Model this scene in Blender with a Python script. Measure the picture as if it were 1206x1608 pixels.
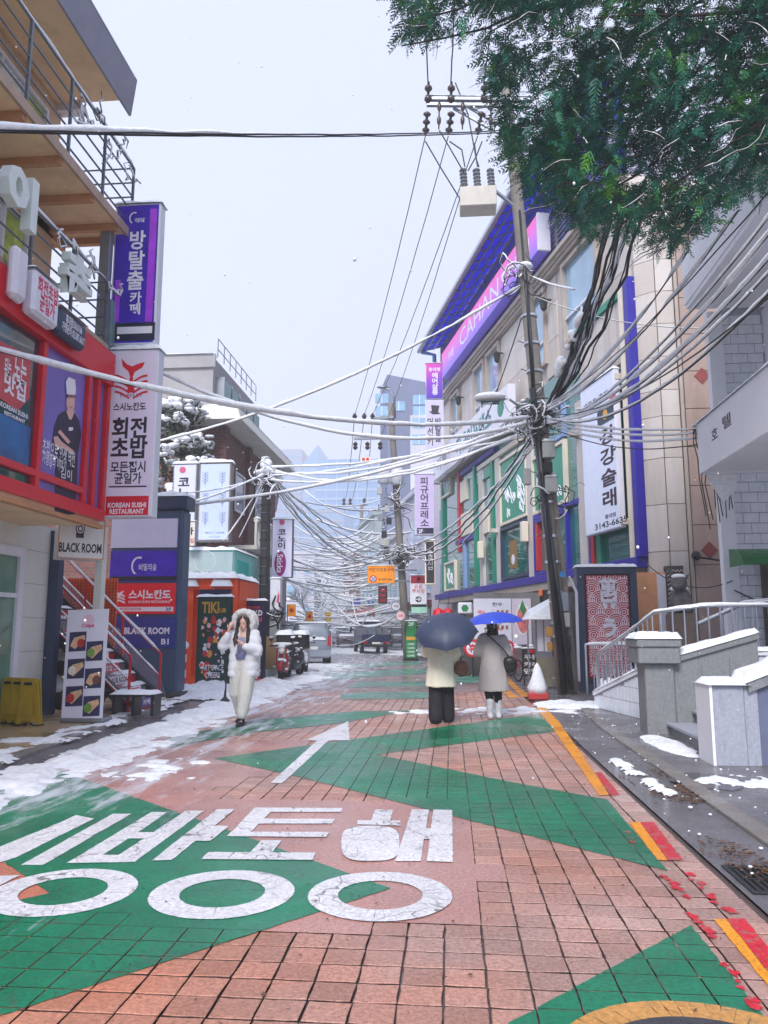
import bpy, bmesh, math, random
import numpy as np
from mathutils import Vector, Matrix, noise
scene = bpy.context.scene
for o in list(bpy.data.objects): bpy.data.objects.remove(o)
# ---------------------------------------------------------------- camera
CAMZ = 1.46; FPX = 1208.0
PHI = math.atan(184/FPX); PSI = math.atan(105/FPX*math.cos(PHI))
cam = bpy.data.cameras.new('camera'); cam.sensor_fit = 'VERTICAL'; cam.sensor_height = 36.0
cam.lens = FPX/1608*36.0; cam.clip_start = 0.1; cam.clip_end = 6000
cam_o = bpy.data.objects.new('camera', cam); scene.collection.objects.link(cam_o)
cam_o.location = (0, 0, CAMZ); cam_o.rotation_euler = (math.pi/2+PHI, 0, PSI)
scene.camera = cam_o
# ---------------------------------------------------------------- sky, sun, exposure
SUN_EL, SUN_AZ = math.radians(44), math.radians(192)      # azimuth from +Y, clockwise: behind the camera
world = bpy.data.worlds.new('World'); scene.world = world; world.use_nodes = True
nt = world.node_tree; nt.nodes.clear()
wo = nt.nodes.new('ShaderNodeOutputWorld'); bg = nt.nodes.new('ShaderNodeBackground')
sky = nt.nodes.new('ShaderNodeTexSky'); sky.sky_type = 'NISHITA'; sky.sun_disc = False
sky.sun_elevation = SUN_EL; sky.sun_rotation = SUN_AZ
mx = nt.nodes.new('ShaderNodeMix'); mx.data_type = 'RGBA'; mx.inputs[0].default_value = 0.94
mx.inputs[7].default_value = (3.4, 3.68, 4.85, 1)      # an even cloud deck over the clear sky
nt.links.new(sky.outputs[0], mx.inputs[6]); nt.links.new(mx.outputs[2], bg.inputs[0])
bg.inputs[1].default_value = 0.1; nt.links.new(bg.outputs[0], wo.inputs[0])
sun = bpy.data.lights.new('sun', 'SUN'); sun.energy = 1.5; sun.angle = math.radians(22); sun.color = (1, .97, .93)
sun_o = bpy.data.objects.new('sun', sun); scene.collection.objects.link(sun_o)
sd = Vector((math.sin(SUN_AZ)*math.cos(SUN_EL), math.cos(SUN_AZ)*math.cos(SUN_EL), math.sin(SUN_EL)))
sun_o.rotation_euler = (-sd).to_track_quat('-Z', 'Y').to_euler(); sun_o.location = (0, -20, 40)
vs = scene.view_settings; vs.view_transform = 'Standard'; vs.look = 'None'; vs.gamma = 1; vs.exposure = 1.3
try: scene.cycles.use_denoising = True
except Exception: pass
scene.cycles.max_bounces = 6; scene.cycles.transparent_max_bounces = 12
scene.cycles.volume_bounces = 2
# ---------------------------------------------------------------- helpers
_f = Vector((-math.sin(PSI)*math.cos(PHI), math.cos(PSI)*math.cos(PHI), math.sin(PHI)))
_r = Vector((math.cos(PSI), math.sin(PSI), 0)); _u = _r.cross(_f); CAM = Vector((0, 0, CAMZ))
def ray(px, py): return _f + _r*((px-603)/FPX) - _u*((py-804)/FPX)
def G(px, py, z=0.0):
    d = ray(px, py); return CAM + d*((z-CAMZ)/d.z)
def AY(px, py, Y):
    d = ray(px, py); return CAM + d*(Y/d.y)
def AX(px, py, X):
    d = ray(px, py); return CAM + d*(X/d.x)
class Frame:
    def __init__(s, ox, oy, deg):
        s.o = Vector((ox, oy, 0)); t = math.radians(deg); s.th = t
        s.a = Vector((math.cos(t), math.sin(t), 0)); s.n = Vector((-math.sin(t), math.cos(t), 0))
    def w(s, u, v, z): return s.o + s.a*u + s.n*v + Vector((0, 0, z))
    def px(s, px, py, v=0.0):
        d = ray(px, py); o = s.o + s.n*v; t = (o-CAM).dot(s.n)/d.dot(s.n); p = CAM + d*t
        return ((p-s.o).dot(s.a), p.z)
def lin(c):
    return tuple(((x/255)/12.92 if x/255 <= .04045 else ((x/255+.055)/1.055)**2.4) for x in c)
MATS = {}
def pmat(name, rgb, rough=.55, var=.1, scale=4.0, metal=0.0, bump=0.0, bscale=60.0, spec=.5, linear=False, dirt=0.0, coat=0.0, dirtc=(70, 66, 62)):
    if name in MATS: return MATS[name]
    m = bpy.data.materials.new(name); m.use_nodes = True; n = m.node_tree; b = n.nodes['Principled BSDF']
    c = tuple(rgb) if linear else lin(rgb)
    tc = n.nodes.new('ShaderNodeNewGeometry')
    nz = n.nodes.new('ShaderNodeTexNoise'); nz.inputs['Scale'].default_value = scale; nz.inputs['Detail'].default_value = 6; nz.inputs['Roughness'].default_value = .62
    n.links.new(tc.outputs['Position'], nz.inputs['Vector'])
    rp = n.nodes.new('ShaderNodeValToRGB'); rp.color_ramp.elements[0].position = .3; rp.color_ramp.elements[1].position = .7
    rp.color_ramp.elements[0].color = tuple(max(0, x*(1-var)) for x in c)+(1,); rp.color_ramp.elements[1].color = tuple(min(1, x*(1+var)) for x in c)+(1,)
    n.links.new(nz.outputs[0], rp.inputs[0]); col = rp.outputs[0]
    if dirt > 0:
        d = n.nodes.new('ShaderNodeTexNoise'); d.inputs['Scale'].default_value = scale*.35; d.inputs['Detail'].default_value = 8; d.inputs['Roughness'].default_value = .7
        mp = n.nodes.new('ShaderNodeMapping'); mp.inputs['Scale'].default_value = (1.6, 1.6, .35)
        n.links.new(tc.outputs['Position'], mp.inputs[0]); n.links.new(mp.outputs[0], d.inputs['Vector'])
        dr = n.nodes.new('ShaderNodeValToRGB'); dr.color_ramp.elements[0].position = .5; dr.color_ramp.elements[1].position = .78
        dr.color_ramp.elements[1].color = (dirt, dirt, dirt, 1)
        n.links.new(d.outputs[0], dr.inputs[0])
        mm = n.nodes.new('ShaderNodeMix'); mm.data_type = 'RGBA'; n.links.new(dr.outputs[0], mm.inputs[0]); n.links.new(col, mm.inputs[6]); mm.inputs[7].default_value = lin(dirtc)+(1,)
        col = mm.outputs[2]
    n.links.new(col, b.inputs['Base Color'])
    b.inputs['Roughness'].default_value = rough; b.inputs['Metallic'].default_value = metal
    b.inputs['Specular IOR Level'].default_value = spec; b.inputs['Coat Weight'].default_value = coat
    if bump > 0:
        nb = n.nodes.new('ShaderNodeTexNoise'); nb.inputs['Scale'].default_value = bscale; nb.inputs['Detail'].default_value = 5
        n.links.new(tc.outputs['Position'], nb.inputs['Vector'])
        bp = n.nodes.new('ShaderNodeBump'); bp.inputs['Strength'].default_value = bump; bp.inputs['Distance'].default_value = .02
        n.links.new(nb.outputs[0], bp.inputs['Height']); n.links.new(bp.outputs[0], b.inputs['Normal'])
    MATS[name] = m; return m
def emat(name, rgb, rough=.35, emit=.0, **k):      # sign faces: print colour plus a little emission in the same colour
    m = pmat(name, rgb, rough=rough, var=k.pop('var', .05), **k)
    if emit > 0:
        b = m.node_tree.nodes['Principled BSDF']; b.inputs['Emission Color'].default_value = lin(rgb)+(1,); b.inputs['Emission Strength'].default_value = emit
    return m
class MB:
    def __init__(s): s.v = []; s.f = []
    def add(s, vs, fs):
        k = len(s.v); s.v += [tuple(p) for p in vs]; s.f += [tuple(i+k for i in f) for f in fs]; return s
    def box(s, x0, x1, y0, y1, z0, z1):
        return s.add([(x0,y0,z0),(x1,y0,z0),(x1,y1,z0),(x0,y1,z0),(x0,y0,z1),(x1,y0,z1),(x1,y1,z1),(x0,y1,z1)],
                     [(0,3,2,1),(4,5,6,7),(0,1,5,4),(1,2,6,5),(2,3,7,6),(3,0,4,7)])
    def fbox(s, F, u0, u1, v0, v1, z0, z1):
        if u0 > u1: u0, u1 = u1, u0
        if v0 > v1: v0, v1 = v1, v0
        if z0 > z1: z0, z1 = z1, z0
        c = [(u0,v0,z0),(u1,v0,z0),(u1,v1,z0),(u0,v1,z0),(u0,v0,z1),(u1,v0,z1),(u1,v1,z1),(u0,v1,z1)]
        return s.add([F.w(*p) for p in c], [(0,3,2,1),(4,5,6,7),(0,1,5,4),(1,2,6,5),(2,3,7,6),(3,0,4,7)])
    def hexa(s, c):       # eight corners, bottom ring then top ring
        return s.add(c, [(0,3,2,1),(4,5,6,7),(0,1,5,4),(1,2,6,5),(2,3,7,6),(3,0,4,7)])
    def bar(s, p, q, w, h=None):      # rectangular bar between two points
        p, q = Vector(p), Vector(q); h = h or w; d = (q-p).normalized()
        up = Vector((0, 0, 1)) if abs(d.z) < .95 else Vector((0, 1, 0))
        a = d.cross(up).normalized()*w/2; b = a.cross(d).normalized()*h/2
        return s.hexa([p-a-b, p+a-b, q+a-b, q-a-b, p-a+b, p+a+b, q+a+b, q-a+b])
    def prism(s, pts, ext):      # a planar polygon (3-D points) and an extrusion vector
        n = len(pts); e = Vector(ext); P = [Vector(p) for p in pts]
        return s.add(P+[p+e for p in P], [tuple(range(n))[::-1], tuple(range(n, 2*n))]+[(i, (i+1) % n, (i+1) % n+n, i+n) for i in range(n)])
    def poly(s, pts): return s.add(pts, [tuple(range(len(pts)))])
    def tube(s, path, r, n=8, cap=True):
        P = [Vector(p) for p in path]; R = r if isinstance(r, (list, tuple)) else [r]*len(P); k = len(s.v); ref = None
        for i, p in enumerate(P):
            d = (P[min(i+1, len(P)-1)]-P[max(i-1, 0)]).normalized()
            if ref is None: ref = Vector((0, 0, 1)) if abs(d.z) < .9 else Vector((1, 0, 0))
            a = (ref - d*ref.dot(d)).normalized(); b = d.cross(a); ref = a
            for j in range(n):
                t = 2*math.pi*j/n; s.v.append(tuple(p + (a*math.cos(t)+b*math.sin(t))*R[i]))
        for i in range(len(P)-1):
            for j in range(n):
                s.f.append((k+i*n+j, k+i*n+(j+1) % n, k+(i+1)*n+(j+1) % n, k+(i+1)*n+j))
        if cap: s.f.append(tuple(k+j for j in range(n))[::-1]); s.f.append(tuple(k+(len(P)-1)*n+j for j in range(n)))
        return s
    def rings(s, rings, cap=True, closed=False):      # loft through equal-length rings of points
        k = len(s.v); n = len(rings[0])
        for R in rings: s.v += [tuple(p) for p in R]
        m = len(rings)
        for i in range(m if closed else m-1):
            for j in range(n):
                s.f.append((k+i*n+j, k+i*n+(j+1) % n, k+((i+1) % m)*n+(j+1) % n, k+((i+1) % m)*n+j))
        if cap and not closed: s.f.append(tuple(k+j for j in range(n))[::-1]); s.f.append(tuple(k+(m-1)*n+j for j in range(n)))
        return s
    def lathe(s, c, prof, n=16, axis=(0, 0, 1)):      # prof: (radius, height) pairs about an axis through c
        c = Vector(c); ax = Vector(axis).normalized(); ref = Vector((1, 0, 0)) if abs(ax.x) < .9 else Vector((0, 1, 0))
        a = (ref-ax*ref.dot(ax)).normalized(); b = ax.cross(a)
        return s.rings([[c+ax*h+(a*math.cos(2*math.pi*j/n)+b*math.sin(2*math.pi*j/n))*max(r, 1e-4) for j in range(n)] for r, h in prof])
    def ball(s, c, rx, ry=None, rz=None, n=10, m=7):
        ry = ry or rx; rz = rz or rx; c = Vector(c)
        return s.rings([[c+Vector((rx*math.sin(math.pi*i/m)*math.cos(2*math.pi*j/n), ry*math.sin(math.pi*i/m)*math.sin(2*math.pi*j/n), -rz*math.cos(math.pi*i/m))) for j in range(n)] for i in range(m+1)], cap=False)
    def torus(s, c, R, r, axis=(0, 1, 0), n=20, m=6):
        c = Vector(c); ax = Vector(axis).normalized(); ref = Vector((0, 0, 1)) if abs(ax.z) < .9 else Vector((1, 0, 0))
        a = (ref-ax*ref.dot(ax)).normalized(); b = ax.cross(a)
        return s.rings([[c+(a*math.cos(t)+b*math.sin(t))*(R+r*math.cos(q))+ax*(r*math.sin(q)) for q in [2*math.pi*j/m for j in range(m)]] for t in [2*math.pi*i/n for i in range(n)]], closed=True)
    def build(s, name, mat, parent=None, smooth=False, bevel=0.0, **props):
        inv = inv_of(parent); me = bpy.data.meshes.new(name)
        vv = s.v if inv is None else [tuple(inv @ Vector(p)) for p in s.v]
        me.from_pydata(vv, [], s.f); me.update()
        if bevel > 0:
            bm = bmesh.new(); bm.from_mesh(me)
            es = [e for e in bm.edges if len(e.link_faces) == 2 and e.calc_face_angle(0) > .6]
            bmesh.ops.bevel(bm, geom=es, offset=bevel, segments=1, affect='EDGES', clamp_overlap=True); bm.to_mesh(me); bm.free()
        if smooth: me.shade_smooth()
        me.materials.append(mat if not isinstance(mat, str) else MATS[mat])
        o = bpy.data.objects.new(name, me); scene.collection.objects.link(o)
        if parent: o.parent = parent; ROOTM[o] = ROOTM.get(parent)
        else: ROOTM[o] = None
        for k, val in props.items(): o[k] = val
        return o
ROOTM = {}
def inv_of(p):
    if p is None: return None
    m = ROOTM.get(p); return None if m is None else m.inverted()
def thing(name, label, cat, loc=(0, 0, 0), rotz=0.0, group=None):
    o = bpy.data.objects.new(name, None); scene.collection.objects.link(o); o.empty_display_size = .2
    o.location = loc; o.rotation_euler = (0, 0, rotz); o['label'] = label; o['category'] = cat
    if group: o['group'] = group
    ROOTM[o] = Matrix.Translation(loc) @ Matrix.Rotation(rotz, 4, 'Z'); return o
def tag(o, label, cat, group=None):
    o['label'] = label; o['category'] = cat
    if group: o['group'] = group
    return o
def copy_tree(o, parent=None):
    c = o.copy(); scene.collection.objects.link(c); c.parent = parent
    for ch in list(o.children): copy_tree(ch, c)
    return c
_glyph = {}
TMP = bpy.data.scenes.new('tmp')      # scratch scene for evaluating text, removed at the end
TCURVE = bpy.data.curves.new('t', 'FONT'); TCURVE.resolution_u = 2; TCURVE.align_x = 'CENTER'; TCURVE.fill_mode = 'FRONT'
TOBJ = bpy.data.objects.new('t', TCURVE); TMP.collection.objects.link(TOBJ)
def text_mesh(body, bold, space):
    k = (body, bold, space)
    if k in _glyph: return _glyph[k]
    c = TCURVE; c.body = body; c.offset = bold; c.space_line = space; o = TOBJ
    with bpy.context.temp_override(scene=TMP, view_layer=TMP.view_layers[0]):
        dg = bpy.context.evaluated_depsgraph_get(); me = bpy.data.meshes.new_from_object(o.evaluated_get(dg))
    V = np.array([v.co[:2] for v in me.vertices]) if len(me.vertices) else np.zeros((0, 2)); Fs = [tuple(p.vertices) for p in me.polygons]
    bpy.data.meshes.remove(me)
    if len(V): lo, hi = V.min(0), V.max(0); V = (V-lo)/np.maximum(hi-lo, 1e-6)
    _glyph[k] = (V, Fs); return _glyph[k]
def T(parent, body, F, u0, u1, z0, z1, v, mat, out=-1, bold=.02, space=.95, name='lettering', slant=0.0):
    """lettering fitted to the rectangle u0..u1, z0..z1 of a frame; out is the side (sign of v) it is read from"""
    if u0 > u1: u0, u1 = u1, u0
    if z0 > z1: z0, z1 = z1, z0
    V, Fs = text_mesh(body, bold, space); mb = MB()
    pts = []
    for a, b in V:
        a2 = a + slant*(b-.5)
        u = u0+(u1-u0)*a2 if out < 0 else u1-(u1-u0)*a2
        pts.append(F.w(u, v, z0+(z1-z0)*b))
    mb.add(pts, Fs); return mb.build(name, mat, parent)
def TV(parent, chars, *a, **k): return T(parent, '\n'.join(chars), *a, **k)
def plate(parent, name, F, u0, u1, z0, z1, v, mat, out=-1, th=.006, **p):
    return MB().fbox(F, u0, u1, v, v+out*th, z0, z1).build(name, mat, parent, **p)
def disc(parent, name, F, u, z, r, v, mat, out=-1, th=.006, n=20, rz=None):
    rz = rz or r; mb = MB(); mb.prism([F.w(u+r*math.cos(2*math.pi*i/n), v, z+rz*math.sin(2*math.pi*i/n)) for i in range(n)], F.n*(out*th)); return mb.build(name, mat, parent)
def snow_slab(parent, P, a, b, h, name='snow_cap', seed=0, nx=None, ny=None, step=.06, over=.02):
    """lumpy snow on a flat top: corner P, edge vectors a and b"""
    P, a, b = Vector(P), Vector(a), Vector(b); la, lb = a.length, b.length
    nx = nx or max(3, min(60, int(la/step))); ny = ny or max(3, min(30, int(lb/step))); ea, eb = a/la, b/lb
    mb = MB(); top = []; 
    for i in range(nx+1):
        for j in range(ny+1):
            u, w = i/nx, j/ny; d = min(u*la, (1-u)*la, w*lb, (1-w)*lb); e = min(1, d/max(h*.9, .02))
            nzv = noise.noise(Vector((u*la*5+seed*7.3, w*lb*5, seed*1.7))); z = h*(math.sqrt(max(0, 1-(1-e)**2))*.75+.25)*(1+.45*nzv)
            if d < 1e-6: z = -.004
            off = ea*((u-.5)*2*over*(1+.6*nzv))+eb*((w-.5)*2*over*(1-.6*nzv))
            top.append(P+a*u+b*w+off+Vector((0, 0, max(z, -.004))))
    mb.add(top, [(i*(ny+1)+j, (i+1)*(ny+1)+j, (i+1)*(ny+1)+j+1, i*(ny+1)+j+1) for i in range(nx) for j in range(ny)])
    return mb.build(name, 'snow', parent, smooth=True)
def remesh(o, voxel, smooth_iter=4):
    md = o.modifiers.new('r', 'REMESH'); md.mode = 'VOXEL'; md.voxel_size = voxel; md.use_smooth_shade = True
    ms = o.modifiers.new('s', 'SMOOTH'); ms.iterations = smooth_iter; ms.factor = .5
    scene.collection.objects.unlink(o); TMP.collection.objects.link(o); par = o.parent; o.parent = None
    with bpy.context.temp_override(scene=TMP, view_layer=TMP.view_layers[0]):
        me = bpy.data.meshes.new_from_object(o.evaluated_get(bpy.context.evaluated_depsgraph_get()))
    TMP.collection.objects.unlink(o); scene.collection.objects.link(o); o.parent = par
    old = o.data; o.modifiers.clear(); o.data = me; me.name = o.name; bpy.data.meshes.remove(old); me.shade_smooth(); return o
# ---------------------------------------------------------------- shared materials
def snow_mat(name='snow', dirty=0.0):
    m = bpy.data.materials.new(name); m.use_nodes = True; n = m.node_tree; b = n.nodes['Principled BSDF']
    g = n.nodes.new('ShaderNodeNewGeometry'); a = n.nodes.new('ShaderNodeTexNoise'); a.inputs['Scale'].default_value = 14; a.inputs['Detail'].default_value = 8
    n.links.new(g.outputs['Position'], a.inputs['Vector'])
    r = n.nodes.new('ShaderNodeValToRGB'); r.color_ramp.elements[0].color = (.72, .76, .84, 1); r.color_ramp.elements[1].color = (.9, .92, .95, 1)
    r.color_ramp.elements[0].position = .3; r.color_ramp.elements[1].position = .6
    n.links.new(a.outputs[0], r.inputs[0]); b.inputs['Roughness'].default_value = .65; col = r.outputs[0]
    if dirty:
        q = n.nodes.new('ShaderNodeTexNoise'); q.inputs['Scale'].default_value = 3.2; q.inputs['Detail'].default_value = 9; q.inputs['Roughness'].default_value = .75; n.links.new(g.outputs['Position'], q.inputs['Vector'])
        k = n.nodes.new('ShaderNodeValToRGB'); k.color_ramp.elements[0].position = .48; k.color_ramp.elements[1].position = .74; k.color_ramp.elements[1].color = (dirty,)*3+(1,); n.links.new(q.outputs[0], k.inputs[0])
        x = n.nodes.new('ShaderNodeMix'); x.data_type = 'RGBA'; n.links.new(k.outputs[0], x.inputs[0]); n.links.new(col, x.inputs[6]); x.inputs[7].default_value = (.26, .25, .26, 1); col = x.outputs[2]
    n.links.new(col, b.inputs['Base Color'])
    b.inputs['Subsurface Weight'].default_value = 0
    p = n.nodes.new('ShaderNodeBump'); p.inputs['Strength'].default_value = .5; p.inputs['Distance'].default_value = .02
    a2 = n.nodes.new('ShaderNodeTexNoise'); a2.inputs['Scale'].default_value = 45; a2.inputs['Detail'].default_value = 4; n.links.new(g.outputs['Position'], a2.inputs['Vector'])
    n.links.new(a2.outputs[0], p.inputs['Height']); n.links.new(p.outputs[0], b.inputs['Normal']); MATS[name] = m
snow_mat(); snow_mat('trodden_snow', .4)
WHITE = pmat('white_panel', (226, 226, 238), .45, .04, dirt=.25)
SNOWW = MATS['snow']
BLACK = pmat('black_metal', (26, 27, 32), .45, .25)
DARKBLUE = pmat('navy_panel', (44, 62, 92), .4, .08, dirt=.2)
GREYM = pmat('grey_metal', (140, 146, 155), .4, .12, metal=.6)
STEEL = pmat('steel', (190, 194, 202), .28, .1, metal=.9)
RED = pmat('red_panel', (214, 20, 44), .35, .06)
INK = pmat('dark_ink', (28, 26, 44), .5, .1)
INKW = pmat('white_ink', (238, 238, 248), .5, .03)
INKR = pmat('red_ink', (205, 26, 48), .5, .05)
def glass_mat(name, tint, rough=.05):
    m = pmat(name, tint, rough=rough, var=.25, scale=.8, spec=.8, coat=.6); return m
GLASSD = glass_mat('dark_glass', (40, 60, 72))
GLASST = glass_mat('teal_glass', (8, 112, 104))
GLASSB = glass_mat('sky_glass', (140, 178, 205))
def T3(parent, body, F, u0, u1, z0, z1, v, mat, depth=.08, out=-1, bold=.02, name='lettering'):
    """raised channel lettering"""
    if u0 > u1: u0, u1 = u1, u0
    V, Fs = text_mesh(body, bold, .95); mb = MB(); n = len(V); P = lambda a, b, w: F.w(u0+(u1-u0)*a if out < 0 else u1-(u1-u0)*a, w, z0+(z1-z0)*b)
    cnt = {}
    for f in Fs:
        for i in range(len(f)):
            e = (f[i], f[(i+1) % len(f)]); k = tuple(sorted(e)); cnt.setdefault(k, []).append(e)
    mb.add([P(a, b, v+out*depth) for a, b in V]+[P(a, b, v) for a, b in V], list(Fs)+[(e[0][0], e[0][1], e[0][1]+n, e[0][0]+n) for e in cnt.values() if len(e) == 1])
    return mb.build(name, mat, parent)
def outline(parent, name, F, pts, v, mat, out=-1, th=.004):
    """a flat printed shape: polygon of (u, z) points in a frame"""
    return MB().prism([F.w(u, v, z) for u, z in pts], F.n*(out*th)).build(name, mat, parent)
def pxo(parent, name, F, pts, v, mat, out=-1, th=.004): return outline(parent, name, F, [F.px(x, y, v) for x, y in pts], v, mat, out, th)
def pxbox(F, x0, y0, x1, y1, v=0.0):
    """rectangle u0,u1,z0,z1 on a frame's plane for a pixel rectangle"""
    a = F.px(x0, (y0+y1)/2, v); b = F.px(x1, (y0+y1)/2, v); t = F.px((x0+x1)/2, y0, v); d = F.px((x0+x1)/2, y1, v)
    return min(a[0], b[0]), max(a[0], b[0]), d[1], t[1]
def TP(parent, body, F, box, v, mat, out=-1, **k):
    u0, u1, z0, z1 = pxbox(F, *box, v); return T(parent, body, F, u0, u1, z0, z1, v, mat, out, **k)
def PP(parent, name, F, box, v, mat, out=-1, th=.006):
    u0, u1, z0, z1 = pxbox(F, *box, v); return plate(parent, name, F, u0, u1, z0, z1, v, mat, out, th)
def frame_bars(parent, name, F, u0, u1, z0, z1, v0, v1, w, mat):
    """four frame bars round an opening, butted"""
    for a, b, c, d in ((u0, u1, z1-w, z1), (u0, u1, z0, z0+w), (u0, u0+w, z0+w, z1-w), (u1-w, u1, z0+w, z1-w)):
        MB().fbox(F, a, b, v0, v1, c, d).build(name, mat, parent)
def lightbox(name, label, box, D, depth, case, face, border=.04, group=None, cat='sign', cap=.07, seed=1):
    """a box sign facing the camera side of the street; returns (thing, frame)"""
    F = Frame(0, D, 0); u0, u1, z0, z1 = pxbox(F, *box); t = thing(name, label, cat, F.w((u0+u1)/2, depth/2, z0), 0, group)
    MB().fbox(F, u0, u1, 0, depth, z0, z1).build('casing', case, t, bevel=.012)
    plate(t, 'face', F, u0+border, u1-border, z0+border, z1-border, 0, face)
    if cap: snow_slab(t, F.w(u0-.01, -.02, z1), F.a*(u1-u0+.02), F.n*(depth+.04), cap, seed=seed)
    return t, F
def cable(A, B, sag, r=.012, snow=.0, label='', group=None, n=24, cat='cable', mat=None, jig=0.012, seed=0, keep=.93, name='overhead_cable'):
    A, B = Vector(A), Vector(B); P = []; L = (B-A).length; rg = random.Random(seed)
    for i in range(n+1):
        t = i/n; p = A.lerp(B, t); p.z -= sag*4*t*(1-t)
        if jig: p += Vector((noise.noise(p*1.7+Vector((seed, 0, 0))), noise.noise(p*1.7+Vector((0, seed, 9))), noise.noise(p*1.7+Vector((4, 0, seed)))))*jig*min(1, 8*t*(1-t))
        P.append(p)
    if snow > 0: r *= .8
    o = MB().tube(P, r, 5).build(name, mat or BLACK, smooth=True); tag(o, label, cat, group)
    if snow > 0: wire_snow(o, P, r, snow, seed, keep)
    return o
def wire_snow(parent, P, r, s, seed=0, keep=1.0):
    """snow lying along the top of a wire; keep below 1 leaves bare gaps"""
    Q = []; 
    for i in range(len(P)-1):
        m = max(1, int((P[i+1]-P[i]).length/.16))
        for k in range(m): Q.append(P[i].lerp(P[i+1], k/m))
    Q.append(P[-1]); runs = [[]]
    for p in Q:
        w = noise.noise(p*1.1+Vector((seed*3.1, 0, 0)))
        if w > (1-keep)*1.3-.65 if keep < 1 else True: runs[-1].append((p, w))
        elif runs[-1]: runs.append([])
    mb = MB()
    for run in runs:
        if len(run) < 3: continue
        R = [s*1.1*(.8+.4*w+.28*noise.noise(p*6+Vector((0, seed, 0)))) for p, w in run]; R[0] *= .3; R[-1] *= .3
        mb.tube([p+Vector((0, 0, r*.3+q*.56)) for (p, w), q in zip(run, R)], R, 6)
    if mb.f: mb.build('snow_cover', 'snow', parent, smooth=True)
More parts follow.
